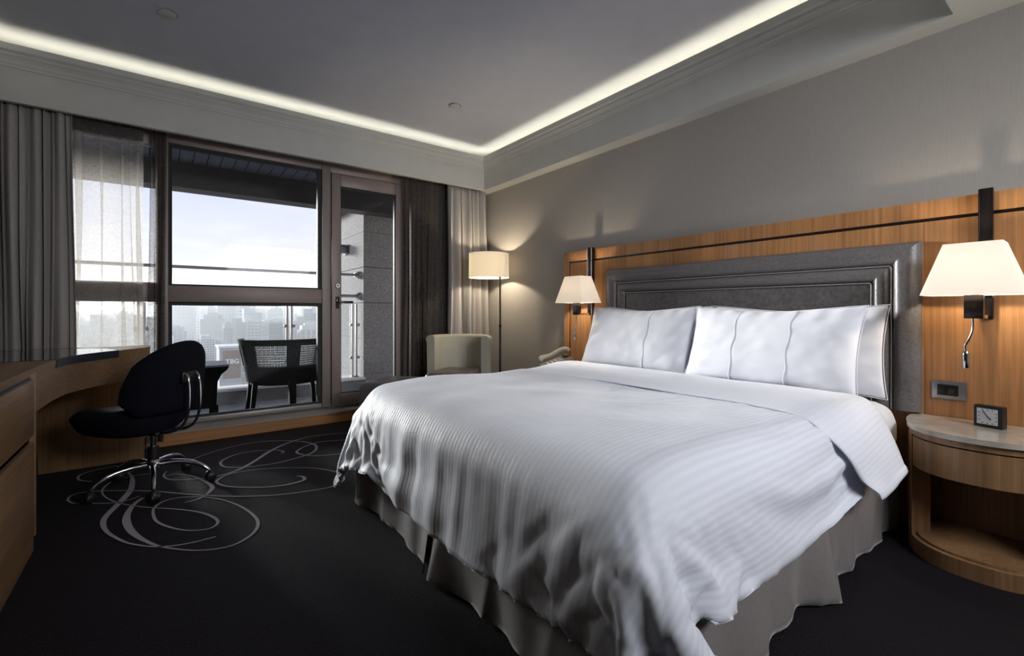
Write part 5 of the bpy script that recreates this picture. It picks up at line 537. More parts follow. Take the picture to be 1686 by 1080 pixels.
12,-17,17,-8,2,-1,1,-6,2,-4,-4,4,-3,1,-1,6,-1,2,-8,14,-12,-2,0,0,-4,12,6,-10,0,1,-6,-4,18,-9,20,-13,2,7,-4,1,1,-3,5,-5,5,-4,2,-1,2,-3,2,0,0,0,0,0,0,0,0,0,0,0,-1,1,0,0,0,0,0,0,0,0,-1,1,0,0,0,-1,1,0,0,-1,0,0,0,1,0,0,0,0,0,0,0,-1,3,-7,10,-14,8,0,0,-1,-1,-2,-4,4,-3,2,-1,2,-9,5,0,9,-15,1,8,12,-6,-4,0,-4,11,-5,6,2,1,-12,10,-10,18,-6,0,1,0,-2,3,-3,2,-2,2,-1,1,-1,2,-2,0,0,0,0,1,-1,1,-1,1,0,-1,2,-1,-1,1,0,0,0,0,0,-1,2,-2,1,-1,1,1,-2,1,-1,2,0,-1,0,0,0,0,0,0,0,0,-1,1,0,0,-4,7,-5,2,0,0,2,-6,2,-3,3,-3,0,-3,2,8,-2,-8,3,-4,-9,-5,9,9,-12,7,-4,4,-4,2,-5,12,-11,8,-9,6,0,2,-1,1,-2,2,-1,1,-1,1,-1,0,-1,2,0,0,0,0,-1,2,-2,2,-2,0,2,-1,0,1,-2,1,-1,1,0,-1,2,-2,2,-2,2,-2,1,1,-2,2,-2,0,1,0,0,0,0,-1,0,1,-1,1,0,-1,0,1,-2,0,2,-3,5,-10,14,-6,3,-4,3,-1,-1,0,-16,3,13,-5,3,4,8,-5,-7,14,-9,4,-1,0,-10,7,0,9,-8,6,-6,3,-2,2,-2,1,-1,1,-1,1,0,0,0,1,-1,0,0,0,0,1,-2,1,-1,1,1,-2,1,0,-1,3,-3,2,-1,0,1,-2,2,-2,2,-2,2,-2,0,2,-3,3,-1,0,0,0,0,-1,2,-1,0,0,0,-1,1,0,0,0,1,-4,7,-12,20,-20,18,-5,4,-4,2,-1,1,1,4,-11,3,3,-3,-7,2,6,-6,7,2,-5,-10,12,0,-6,2,10,-10,8,-4,1,-1,0,1,-1,0,1,-1,0,0,0,0,0,0,0,0,0,-1,1,1,-1,1,-2,2,-1,0,1,-4,4,-1,0,-2,2,1,-2,2,-1,1,-1,1,0,-2,3,-3,2,-2,1,0,0,1,-3,2,0,1,-1,1,-1,0,0,1,-1,3,-8,15,-20,22,-20,17,-5,7,-2,0,-2,-1,-8,8,3,-2,-1,-3,5,-6,3,2,-17,3,14,1,-4,5,2,-10,11,-6,2,-1,0,1,-1,1,0,0,0,-1,1,0,-1,1,-1,1,-1,1,0,0,-1,2,-2,2,-2,1,-1,0,4,-4,1,-1,4,-5,2,1,-3,2,0,-2,1,0,2,-2,1,-2,3,-2,1,0,-2,4,-2,0,-1,1,-1,1,0,0,-1,1,-1,5,-14,19,-22,21,-18,14,-5,-1,-2,0,10,5,-12,4,-2,9,2,-10,6,-11,-4,16,5,-2,0,4,-1,-8,9,-7,3,
-1,1,0,-1,1,-1,0,0,1,-1,0,0,1,-3,4,-2,2,-2,1,-1,1,-2,2,-2,2,-2,2,0,-3,3,-2,2,-3,5,-3,-1,4,-3,-1,4,-3,0,0,-1,2,1,-2,2,-2,0,3,-4,2,-2,2,-1,1,-1,0,1,-1,0,1,-5,13,-19,20,-21,18,-15,10,0,1,0,-9,-6,17,-8,8,-10,-9,9,-5,13,-1,-7,1,0,0,-1,-3,8,-8,7,-4,2,-1,0,1,-1,1,-1,0,-1,2,-2,2,-2,4,-4,2,-2,2,-2,2,-2,2,-2,3,-3,2,-1,0,1,-1,2,-3,3,-4,2,1,-3,2,2,-5,4,0,-2,3,-3,1,1,-3,3,-1,-2,3,-2,3,-2,1,-2,1,1,-2,2,0,-1,5,-11,14,-18,18,-18,14,-10,0,10,2,1,1,-16,14,-8,12,-1,-6,6,-9,5,6,-1,1,-1,-2,5,-6,8,-8,5,-1,0,0,0,0,-1,2,-1,1,-1,2,-3,2,-2,2,-2,2,-2,3,-2,2,-2,2,-3,3,-2,1,-2,2,0,-2,3,-3,3,-2,-1,3,-2,-1,4,-4,2,0,-2,2,-2,1,2,-3,1,2,-2,1,-3,2,-1,3,-1,-3,3,-2,1,0,-1,3,-7,11,-17,15,-10,8,-1,-8,7,-4,11,-1,-15,12,-11,-5,6,-7,8,-2,1,-2,1,-1,3,-4,7,-8,7,-3,0,0,0,0,0,1,-2,1,0,0,-2,3,-1,0,-1,2,-2,3,-5,3,-2,2,-2,3,-2,2,-3,4,-3,-1,3,-2,2,-3,3,1,-4,3,0,-3,4,-4,2,1,-1,1,-2,1,0,1,-2,0,1,2,-2,1,-2,-1,4,-3,2,-2,1,0,1,-2,4,-1,3,-4,-6,0,8,-9,7,-14,18,6,-12,6,-1,-2,7,-7,5,-4,3,-1,1,-2,4,-6,7,-4,1,0,0,0,0,-1,1,0,0,0,-1,3,-3,1,0,-1,0,2,-3,4,-3,2,-2,3,-4,2,-2,4,-4,2,1,-3,2,-1,3,-4,1,2,-3,1,2,-3,4,-4,2,-2,2,1,-3,3,-3,2,1,-3,1,1,-1,1,1,-2,2,-2,2,-1,1,-2,6,-13,12,-19,20,-6,4,-10,9,-4,13,-17,2,18,-7,-3,2,-2,7,-7,4,0,0,-2,3,-4,5,-3,2,-1,0,0,-1,0,2,-2,1,0,-1,2,-3,3,-1,-1,3,-2,-1,2,-2,2,-2,2,-3,3,-2,2,-3,3,-2,1,1,-1,-1,0,2,-1,0,1,-1,0,1,-4,5,-4,5,-5,2,1,-3,4,-4,2,1,-1,-1,2,-3,2,-1,1,1,-3,3,-3,3,-1,4,-10,9,-18,13,6,1,-5,-2,11,3,-7,-16,29,3,-6,2,0,2,-1,0,-1,3,-4,4,-1,-1,1,-1,1,-1,1,0,-1,1,0,-1,1,-1,2,-2,0,2,-3,2,0,-3,4,-2,2,-2,1,0,1,
-2,2,-2,2,-2,1,-1,2,-2,1,-1,0,1,-2,2,-1,2,-3,4,-5,5,-4,2,1,-3,4,-3,1,-1,2,-3,4,-3,3,-4,2,0,-1,3,-3,0,2,0,0,-2,4,-11,6,-1,5,3,-4,1,11,-16,6,-7,0,-2,3,1,-1,1,-3,4,-1,-2,4,-4,2,-1,1,0,-1,1,-2,2,0,-2,2,-1,1,-1,0,2,-3,2,3,-7,4,-2,2,-1,-1,1,1,-2,3,-3,3,-3,2,-2,3,-3,3,0,-3,4,-4,2,0,1,-4,5,-4,3,-3,1,0,0,1,-3,4,-5,5,-4,4,-4,5,-5,5,-4,4,-4,1,2,0,0,0,-15,18,3,-1,1,-22,21,6,-8,-14,-8,8,0,0,-1,1,0,0,2,-1,-1,3,-4,3,-1,0,0,-2,3,-3,4,-4,2,1,-2,1,-3,5,-2,-3,4,-3,0,5,-5,3,-3,3,0,-3,2,1,-4,4,-3,3,-2,2,-4,4,-2,-1,3,-4,5,-4,2,-1,3,-6,5,-3,4,-3,2,-3,2,2,-5,6,-5,4,-5,5,-6,8,-9,5,-1,5,-7,4,0,0,0,-1,0,-12,6,-2,-4,7,-7,17,2,-4,4,-2,1,3,-1,0,-1,1,-1,1,-2,3,-2,1,-1,0,2,-3,3,-3,2,-1,1,0,-2,4,-6,3,3,-4,2,-1,-1,3,-3,3,-3,1,2,-3,1,2,-3,3,-3,3,-3,4,-4,0,3,-4,5,-6,5,-4,3,-2,4,-5,4,-4,5,-4,3,-3,2,1,-3,3,-4,5,-5,5,-8,12,-10,4,2,-1,0,-1,1,0,2,-16,13,6,-6,2,-18,15,-11,5,-2,2,0,1,-1,1,-2,2,-2,2,0,0,-2,2,-1,1,-1,0,1,-2,2,-1,1,-3,3,-1,0,1,0,-4,5,-1,-1,2,-4,4,-3,3,-3,1,2,-4,2,2,-4,4,-3,3,-4,4,0,-4,5,-5,5,-3,3,-4,2,-3,5,-5,5,-6,5,-3,3,-4,3,0,-3,5,-3,0,0,4,-9,13,-14,8,-2,3,0,-2,2,-1,-1,-1,-15,17,-3,-11,8,-12,21,0,0,1,-1,1,-2,2,-1,1,0,0,-1,2,-4,3,-1,1,0,-2,4,-3,0,0,3,-5,4,-2,1,-3,6,-5,1,1,-2,4,-5,4,-4,5,-3,-1,5,-4,-2,4,-3,2,-3,4,-3,-1,5,-5,4,-2,-1,-1,5,-3,3,-5,5,-5,5,-5,4,-4,4,-3,1,2,-3,1,3,-4,0,4,-10,14,-16,18,-18,16,-7,2,0,0,-2,1,-16,11,2,0,-2,-3,0,0,0,2,-3,2,0,0,0,0,-2,3,-4,6,-5,2,-1,-1,3,-4,3,0,-2,0,3,-1,-1,1,1,-3,1,1,-1,1,-3,5,-5,4,-4,4,-1,-3,4,-1,-2,3,-3,1,0,1,-1,-2,4,-2,-3,6,-1,-5,5,-3,3,-4,4,-3,4,-4,2,0,-1,2,-4,
4,-4,1,3,-2,0,5,-11,14,-18,18,-17,15,-4,0,0,-2,1,2,-4,-3,0,5,-12,1,0,0,-2,3,-1,-2,2,0,0,1,-2,2,-2,1,-1,0,2,-3,3,-3,2,0,-2,2,-3,3,-2,2,-3,4,-4,3,-2,4,-5,5,-4,3,-4,3,1,-4,4,0,-3,1,3,-6,3,3,-3,1,-3,6,-6,3,2,-5,3,-1,2,-4,3,-2,3,-1,-2,3,-4,5,-6,6,-2,-3,4,-3,0,5,-10,14,-17,15,-16,13,-1,2,-4,0,-1,-8,9,-16,12,-3,1,0,0,1,-1,-2,3,-1,0,-1,1,-2,3,-4,3,-1,1,-4,5,-4,4,-4,3,1,-4,4,-2,1,-4,6,-5,4,-3,3,-4,4,-4,4,-4,3,-3,2,0,0,-2,3,1,-4,6,-4,-2,4,-4,5,-5,4,-4,0,4,-3,1,0,2,-3,2,-3,3,0,-3,4,-4,5,-4,2,1,-5,5,-1,-2,5,-10,11,-13,11,-14,10,1,1,-1,-1,3,-1,-6,11,-9,1,0,0,0,-2,3,-1,0,0,1,-3,3,-3,3,-2,1,-3,6,-6,4,-4,5,-6,3,2,-4,3,-2,4,-5,2,1,0,-3,4,-5,2,1,2,-3,3,-4,4,-5,5,-5,3,2,-5,5,0,-4,4,-2,2,-4,2,2,-4,4,-3,1,0,1,-3,5,-6,4,1,-4,5,-6,4,-3,3,1,-4,2,1,-3,3,0,-1,-6,8,-9,4,0,2,1,4,-7,-1,4,-1,2,-1,1,-2,2,-1,0,-1,1,-1,0,1,0,-3,4,-4,5,-5,4,-4,4,-4,5,-4,1,2,-4,4,-3,3,1,-6,2,4,-5,2,3,-5,2,2,-4,4,-4,5,-6,7,-4,-3,7,-7,3,0,0,-2,3,-1,3,-5,4,-5,6,-4,2,-2,3,-4,5,-5,2,3,-5,6,-6,5,-6,4,1,-5,4,-1,2,-1,1,-2,3,-1,-7,1,3,1,-7,5,8,-8,2,1,1,-2,1,0,0,0,1,-1,-2,3,-1,-2,5,-6,5,-4,2,-2,3,-4,4,-3,3,-4,3,1,-4,4,-4,1,1,3,-7,3,4,-5,4,-4,2,2,-5,5,-4,5,-6,3,4,-7,5,-2,2,-4,4,-3,3,-5,6,-5,5,-5,4,-4,3,-2,3,-4,4,-1,-3,4,-5,6,-5,6,-6,1,6,-8,6,-4,0,1,1,-1,2,1,-4,-5,6,0,3,1,-6,1,2,-1,-1,1,0,0,0,0,0,-1,0,0,0,1,1,-5,5,-4,4,-3,3,-4,4,-4,5,-6,1,4,-3,4,-5,5,-6,4,3,-7,6,-1,-1,-1,-2,6,-7,6,-5,5,-5,1,1,1,-2,2,-1,1,-3,3,1,-5,5,-2,1,-3,4,-3,3,-5,6,-5,0,3,-4,6,-5,4,-4,2,2,-4,5,-4,1,1,0,-1,1,1,0,0,0,-7,3,5,0,-7,5,1,1,0,-1,0,1,-1,0,-1,1,0,-2,4,-1,-4,6,
-7,6,-5,4,-4,5,-6,6,-6,5,1,-5,1,1,1,0,0,2,-7,8,-7,0,5,-3,5,-8,8,-8,7,-6,6,-5,5,-5,5,-6,6,-6,6,-6,3,1,0,-4,3,3,-6,6,-6,6,-6,5,0,-4,6,-7,6,-6,4,2,-5,3,-1,-1,3,-2,1,-1,0,2,0,0,0,0,1,0,-3,-9,16,2,0,-1,1,0,-1,0,1,-3,2,0,1,-3,2,-1,-1,3,-4,4,-4,5,-7,7,-5,3,0,-4,5,-1,-4,6,-6,4,-4,7,-7,3,2,-4,5,-7,8,-7,7,-7,6,-5,5,-7,6,-7,9,-7,6,-6,6,-5,4,-4,5,-3,-3,7,-8,7,-5,2,1,-3,6,-8,7,-6,5,-4,1,2,-2,2,-1,0,1,-1,1,-1,2,0,0,-1,2,1,-2,-2,-1,-3,1,0,1,-1,0,1,-1,0,0,0,0,-2,4,-3,-1,2,-2,2,-3,4,-6,8,-5,1,2,-5,6,-4,2,-1,-1,3,-5,6,-6,3,3,-6,6,-7,8,-7,7,-7,6,-4,3,-5,8,-8,8,-9,7,-6,4,-1,0,0,2,-2,-1,4,-5,3,0,-2,4,-6,6,-7,7,-2,-2,2,3,-5,0,3,-3,3,-2,1,0,-1,-2,5,-1,0,0,0,0,1,-3,0,-2,2,-1,0,1,0,-1,1,-1,0,1,-2,2,0,-3,1,1,0,-2,3,-5,7,-7,1,5,-6,6,-6,5,-5,7,-6,2,1,-1,0,4,-6,6,-8,9,-9,8,-8,8,-6,0,2,0,0,0,-2,5,-6,6,-1,-5,7,-7,1,3,0,-4,2,4,-6,7,-7,6,-5,3,0,-5,8,-7,2,0,4,-6,4,-2,2,-1,0,1,-1,1,1,0,0,2,-1,-3,-1,1,-1,3,-2,1,-1,1,-1,0,1,-1,-1,1,0,1,-2,1,0,-3,4,-5,7,-7,6,-1,-5,7,-7,6,-6,7,-7,6,-5,5,-6,7,-8,6,-6,8,-9,9,-8,8,-7,5,2,-6,6,-7,7,-6,2,0,1,-4,5,-4,2,3,-5,4,-2,3,-6,6,-7,8,-7,4,1,-5,6,-5,6,-6,6,-8,6,-2,1,-1,1,0,0,-1,2,0,0,0,1,0,-1,-1,0,-2,2,-1,1,0,0,-1,1,-1,0,0,-1,1,0,-1,-1,1,4,-7,7,-8,7,-7,6,-4,1,2,-1,0,0,0,-2,7,-8,7,-8,7,-6,7,-8,4,1,-2,0,4,-6,-1,8,-8,7,-6,6,-5,5,-6,6,-2,-3,6,-9,8,-6,6,-6,6,-6,7,-7,5,-4,1,4,-5,4,-6,7,-7,8,-6,2,0,1,0,-1,3,-2,0,1,0,1,1,-1,-4,1,0,0,3,-2,1,0,0,0,0,0,-1,0,1,0,0,-6,8,-4,-3,6,-7,8,-7,7,-6,6,-6,5,-6,6,-5,5,-4,0,0,2,-1,-1,4,-6,3,4,-9,11,-9,2,4,-2,-2,3,-3,2,-1,3,-6,6,-6,0,7,-8,9,-6,0,-2,6,-6,6,
-6,5,-4,5,-4,2,2,-6,7,-9,9,-7,5,-2,1,-2,2,-1,2,0,0,0,0,1,1,-2,-2,1,0,-2,3,-1,0,0,0,-1,0,1,-1,1,-1,1,-2,0,2,-2,1,-4,7,-8,8,-7,1,2,3,-6,7,-7,6,-7,8,-8,8,-8,7,-5,3,-2,6,-9,9,-7,2,0,0,0,-3,5,-5,5,-5,1,6,-8,7,1,-8,8,-7,1,5,-1,-5,6,-5,4,-3,3,-5,6,-7,1,6,-7,8,-7,5,-3,3,-5,4,0,0,2,-1,0,0,0,1,0,0,-1,0,0,-2,3,-1,-1,1,-1,0,0,0,0,0,0,0,0,-1,2,-3,-1,6,-8,7,-5,2,4,-7,0,7,-7,4,-1,0,1,2,-6,6,-5,6,-8,9,-10,10,-10,5,4,-6,2,3,1,-8,8,-7,7,-5,-3,8,-7,-1,9,-9,5,1,-4,3,1,-5,5,-4,3,-3,5,-6,7,-5,1,2,-5,5,-3,3,-3,4,-3,0,0,3,0,-1,0,1,0,0,-1,1,-2,0,2,4,-2,0,0,1,-1,0,0,-1,-1,2,0,-2,1,1,-4,5,-6,7,-6,0,6,-8,7,-2,-2,0,5,-9,10,-9,1,8,-8,5,-6,8,-9,10,-9,7,-6,2,3,-2,-2,2,0,1,1,-2,-1,5,-8,8,-1,-7,7,-3,-3,6,-5,3,-1,-1,3,-5,6,-6,7,-8,8,-7,4,2,-4,2,-3,3,-2,1,0,1,1,1,-1,0,0,3,-3,0,-1,1,0,0,4,-3,1,0,-1,1,-1,0,0,1,0,-1,0,1,-1,1,-5,6,-7,7,1,-8,7,-5,4,-6,8,-9,10,-9,6,-2,0,2,-5,8,-9,8,-8,7,-6,7,-7,0,0,7,-9,9,-7,0,2,6,-8,7,-7,3,2,-3,2,2,-7,6,-5,6,-5,0,6,-7,7,-9,8,-7,7,-5,3,0,-3,5,-7,6,-2,1,-1,3,0,0,-1,2,1,-3,0,1,-1,0,-1,3,-1,0,0,0,0,0,0,-1,0,0,0,1,-2,-1,2,-2,1,3,-6,4,0,-4,5,-6,9,-10,10,-10,9,-8,8,-9,2,8,-10,9,-8,7,-6,6,-6,4,2,-2,-2,2,0,-2,4,-6,3,2,-5,5,-5,0,5,-4,3,1,-5,7,-6,1,5,-8,9,-10,5,0,3,-6,6,-6,3,3,-6,8,-6,2,-1,0,3,1,-1,0,1,-1,-1,1,-2,1,0,-1,3,0,-1,0,0,1,-1,-1,1,-1,1,0,-1,-2,2,-5,9,-8,3,5,-10,8,-3,-3,9,-11,11,-11,9,-9,11,-11,5,5,-10,10,-9,5,-1,-1,2,-2,4,-6,6,-8,8,-7,7,-5,6,-8,1,6,-5,6,-1,-6,6,-7,5,4,-9,2,8,-11,10,-10,8,0,-6,3,3,-5,5,-6,4,3,-7,5,-2,0,1,2,2,-2,-1,2,-2,0,0,1,-1,0,0,4,-2,1,-1,0,1,-1,0,0,0,-1,1,-2,0,0,
3,-6,6,-6,1,5,-7,11,1,-14,13,-11,8,-8,10,-11,9,0,-9,10,-10,8,0,-7,9,-9,10,-10,8,-7,8,-8,6,-5,2,0,-1,5,-8,7,-6,3,3,-6,6,-6,2,0,7,-12,11,-10,8,-4,1,3,-5,0,4,-6,8,-8,3,4,-6,6,-3,0,2,5,-5,2,-1,0,-1,0,0,0,0,1,5,-2,0,1,-2,0,0,0,0,0,0,0,-3,2,0,-3,5,-7,8,-8,4,2,-7,6,-1,-1,6,-9,6,-1,-1,1,-5,9,-10,6,1,-6,9,-10,9,-9,9,-6,6,-9,8,-7,4,3,-6,8,-9,8,-7,6,-5,-1,6,-6,7,-8,10,-11,10,-9,7,-6,5,-4,2,0,3,-7,8,-8,7,-7,4,3,-1,-2,0,0,5,-2,0,1,-2,1,-1,0,1,-1,1,4,0,-1,0,-1,1,-2,1,0,0,0,0,-2,1,0,1,-4,7,-9,9,-8,1,7,-14,16,-12,5,0,4,-9,8,-7,10,-11,5,4,-9,9,-8,4,1,-1,-3,7,-8,8,-7,7,-3,-4,7,-9,10,-8,6,-6,2,4,-7,9,-9,9,-10,9,-8,7,-5,5,-5,4,-5,7,-8,8,-8,9,-9,9,-8,2,4,-4,3,-4,6,-1,1,-1,-1,0,1,-1,0,0,-1,6,-2,-1,-1,0,0,0,0,0,-1,1,0,-2,1,0,-2,3,-6,10,-10,4,6,-13,7,0,-1,2,7,-13,3,2,0,0,0,4,-9,9,-8,7,1,-9,8,-3,-3,5,-2,0,0,-2,6,-9,10,-10,8,-7,3,5,-8,8,-9,10,-10,10,-9,7,-6,7,-7,5,-5,7,-9,9,-8,9,-10,9,-8,7,-2,-1,-2,4,8,-6,-1,1,-1,0,-1,0,1,-1,1,0,1,4,-3,-1,1,1,0,-1,0,0,0,0,-2,2,-1,2,-8,11,-11,4,7,-13,11,-4,-6,14,-16,9,5,-3,-7,12,-13,8,-7,8,-8,8,-7,3,0,1,3,-7,3,-1,1,-3,6,-8,10,-10,9,-7,4,3,-8,9,-9,9,-10,10,-10,8,-6,6,-7,7,-6,8,-10,10,-10,10,-10,9,-8,8,-7,4,0,0,3,3,-3,-1,2,-2,-1,1,-1,0,1,0,2,8,-3,4,-1,0,-7,1,0,5,-5,-1,1,0,-1,-1,-4,11,-12,10,3,-15,12,-7,6,-5,0,1,0,-5,6,0,-1,2,-5,7,-7,7,-7,2,0,4,-8,8,-2,-3,0,6,-1,-7,10,-11,6,0,-2,5,-8,9,-10,10,-10,10,-9,4,-1,3,-5,6,-6,7,-9,11,-11,11,-11,9,-8,9,-9,8,-5,1,0,5,2,-4,1,-1,-1,0,0,1,0,1,-1,5,-3,15,-12,3,3,5,1,-10,3,-3,0,-1,-6,12,-14,13,-13,14,-2,-12,12,-8,6,-7,9,-11,12,-16,18,
-12,9,-5,-2,3,-1,2,-6,7,0,-6,4,-1,0,2,-2,0,-1,-3,10,-11,6,3,-9,10,-10,9,-9,10,-10,10,-10,7,1,-6,3,4,-8,9,-10,10,-10,9,-9,9,-8,9,-9,9,-9,7,-2,0,7,-1,-3,-1,0,-1,1,0,0,2,-1,0,-8,4,-10,8,1,-3,2,-2,12,-6,-3,-2,1,10,-20,17,-15,12,-10,4,0,-2,5,-8,10,-10,10,-11,11,-15,19,-15,6,1,2,-7,1,7,-8,5,3,-8,7,-3,-1,4,0,-6,10,-12,4,5,-9,10,-9,8,-7,8,-10,10,-10,9,-6,2,1,2,-8,10,-10,11,-11,9,-7,7,-8,9,-10,11,-9,3,1,0,1,9,-5,-3,1,-1,0,0,0,1,-2,2,1,-9,3,7,3,-12,3,-3,-1,0,2,11,-11,-1,6,4,-22,24,-20,13,-10,6,2,-8,9,-10,10,-11,11,-9,8,-12,16,-17,17,-11,7,1,-9,8,-8,4,3,-6,2,7,-10,1,10,-11,3,6,-10,10,-4,-1,-4,7,-7,10,-11,9,-8,6,-4,8,-12,12,-11,11,-11,10,-9,8,-8,9,-10,12,-8,-1,6,-7,3,5,6,-7,-1,1,-1,0,0,2,-2,3,-3,4,-2,6,3,-4,11,-13,3,4,-9,3,2,-5,0,4,-3,-3,2,0,0,-5,8,-9,10,-10,11,-11,9,-8,9,-5,-1,0,4,-12,19,-14,4,3,-6,7,-8,5,2,-8,6,0,0,-1,0,5,-10,9,-8,1,7,-1,-7,12,-13,8,-6,6,-4,6,-12,14,-12,11,-11,9,-9,10,-10,10,-10,12,-12,-1,12,-8,7,-11,15,-1,-3,-1,1,-3,0,3,-3,3,-3,3,-1,9,11,-11,4,-1,12,-12,2,5,-5,-4,17,-17,3,-3,14,-26,26,-27,23,-18,12,-10,12,-12,9,-8,8,-8,1,7,-11,10,-4,1,2,-2,-3,5,-4,5,-7,5,-2,2,-1,5,-9,2,3,-1,1,1,-4,1,-2,8,-5,0,-1,3,-5,9,-13,14,-12,8,-7,9,-9,8,-9,11,-11,10,-11,10,-3,-3,10,-13,9,6,-1,-5,0,-2,1,3,-4,3,-2,3,2,-4,-9,-1,14,-10,-2,0,12,-12,3,3,0,0,-3,-1,13,-13,10,-24,23,-25,27,-21,14,-11,2,3,5,-11,7,1,-5,7,-10,5,1,-1,0,0,0,-2,3,-1,-1,4,-10,16,-16,9,-2,-6,14,-13,6,1,-6,7,-3,1,-2,2,2,-2,-3,2,3,-2,-1,-1,3,0,-6,10,-11,11,-10,10,-10,9,3,-14,8,5,3,-3,-4,0,1,1,-3,3,-3,4,-2,-2,3,3,3,-2,11,-5,-4,-6,6,
-1,-2,2,2,14,-18,9,2,-16,14,-16,17,-20,25,-22,12,3,-13,0,13,-11,2,6,-1,-4,0,-3,13,-14,11,-8,5,-8,9,-7,-1,9,-11,12,-12,11,-5,0,4,-9,6,2,-4,7,-12,8,0,-6,10,-13,11,-4,-1,-3,10,-11,3,9,-12,10,-9,13,-13,8,5,-11,2,13,-5,0,-3,-2,0,-1,-1,2,-2,4,-1,-1,4,-2,-3,1,2,-2,7,-2,1,5,-9,4,-6,0,8,4,-6,-12,14,-11,13,-13,12,-15,18,-18,1,15,-8,0,1,-3,3,-6,7,3,-14,7,8,-14,13,-8,8,-9,1,8,-11,9,-7,9,-12,9,-2,-4,8,-9,2,9,-15,12,-5,-3,10,-12,11,-6,1,6,-5,-1,4,-2,0,-2,-3,10,-12,5,8,-13,0,14,-4,3,-2,-2,-3,-1,1,1,-2,3,-1,-4,2,-6,1,9,4,-2,0,-1,2,2,-4,10,-8,5,-7,-1,14,-19,11,-5,7,-6,4,-4,4,-7,12,-3,-6,5,-5,5,-1,-5,3,2,-4,3,-9,3,8,-9,8,-4,5,1,-9,6,-5,5,-4,5,0,-10,10,-5,5,2,-8,4,-7,9,2,-8,4,-2,3,-9,4,7,-7,2,6,-9,9,0,-8,6,3,-9,4,7,-5,-2,7,-5,-1,-2,0,0,-1,3,-2,-2,2,-3,1,0,12,12,-6,-2,-1,3,-6,2,-10,9,2,3,-5,1,0,-3,2,-1,-2,3,-1,0,0,1,0,-3,4,-1,0,2,-4,-1,3,0,3,-1,-1,-3,5,-6,2,-1,1,1,-1,-2,2,-1,1,0,1,-3,4,-1,-3,2,-1,3,-1,-4,2,2,2,-5,3,0,-3,4,-4,1,3,-1,0,-1,-2,1,-2,2,1,-2,3,-4,4,-1,1,1,-2,3,-2,-1,1,0,1,2,-2,-13,4,7,-2,-4,-9,9,-8,9,0,0,-9,4,-5,3,4,-2,-1,-1,1,1,-2,2,-3,2,3,-6,1,3,-5,6,0,-4,3,-1,-3,1,2,-3,5,-3,2,-2,0,0,1,-1,3,-1,-5,3,1,1,1,-1,-3,4,-2,-3,2,2,0,-2,3,-2,-2,4,-3,2,-2,1,-3,3,0,2,-2,0,-1,-3,5,-2,4,-4,3,0,-1,3,-3,-1,3,-1,0,1,-3,1,-7,9,1,-13,8,10,-16,11,-15,0,1,11,-9,4,0,-3,0,0,2,0,-5,5,0,-1,-1,-2,6,-2,-4,4,-2,-1,4,-4,-1,6,-3,3,-2,-2,1,-2,5,1,-6,2,0,-1,1,3,1,-3,-3,0,2,1,-2,3,2,0,-6,4,-3,2,1,-3,3,-1,0,0,-3,4,-5,3,0,1,2,-1,-1,0,1,-1,0,-5,0,3,-1,-1,6,-2,1,-1,0,0,1,-1,0,-4,20,-12,-3,14,-11,16,-20,1,-4,9,-8,0,2,2,
-1,2,-6,4,-3,0,3,-1,1,-2,-2,6,-2,0,0,-3,3,1,-4,4,-1,0,1,-2,1,-1,-3,6,-4,2,-1,-2,0,1,2,0,-1,-3,2,1,-1,-2,-1,6,-3,-1,0,2,1,-4,2,2,-1,-1,1,3,-1,-2,1,-1,-2,4,-4,1,-2,0,4,1,-2,0,2,1,-1,-1,1,-1,1,-1,1,-5,4,-5,10,-5,-2,8,-5,15,-20,-2,1,8,-2,1,-4,5,-2,2,-1,2,-1,-5,4,0,0,2,-6,5,-3,1,1,-2,-1,2,0,-1,1,1,1,0,-3,1,-2,3,-2,1,0,1,-2,0,0,3,1,-2,0,-4,3,3,-3,-2,4,0,-2,-1,3,-2,0,-3,6,-1,-3,-1,2,1,-2,3,-3,2,-3,2,4,-2,-1,0,0,1,-7,7,0,-1,1,-1,1,-1]
DUV_S = (74, 95)
DUV_B = (0.5, 2.46, 0.355, 2.9)

# carpet scrollwork: thin pile inlays in a paler yarn, lying in the carpet
for cv in SCROLLS:
    P = smooth_path([(x, y, 0) for x, y, w in cv], 8)
    ws = []
    for i in range(len(cv) - 1):
        for k in range(8): ws.append(cv[i][2] + (cv[i + 1][2] - cv[i][2]) * k / 8)
    ws.append(cv[-1][2])
    bm = bm_(); L = []; R_ = []
    for i, p in enumerate(P):
        t = (P[min(i + 1, len(P) - 1)] - P[max(i - 1, 0)]).normalized(); nn = Vector((-t.y, t.x, 0)) * ws[i] * .34
        z = .0030
        L.append(bm.verts.new((p.x + nn.x, p.y + nn.y, z))); R_.append(bm.verts.new((p.x - nn.x, p.y - nn.y, z)))
    for i in range(len(P) - 1): bm.faces.new((L[i], R_[i], R_[i + 1], L[i + 1]))
    obj('carpet_scroll', bm, M['scroll'], FLOOR)

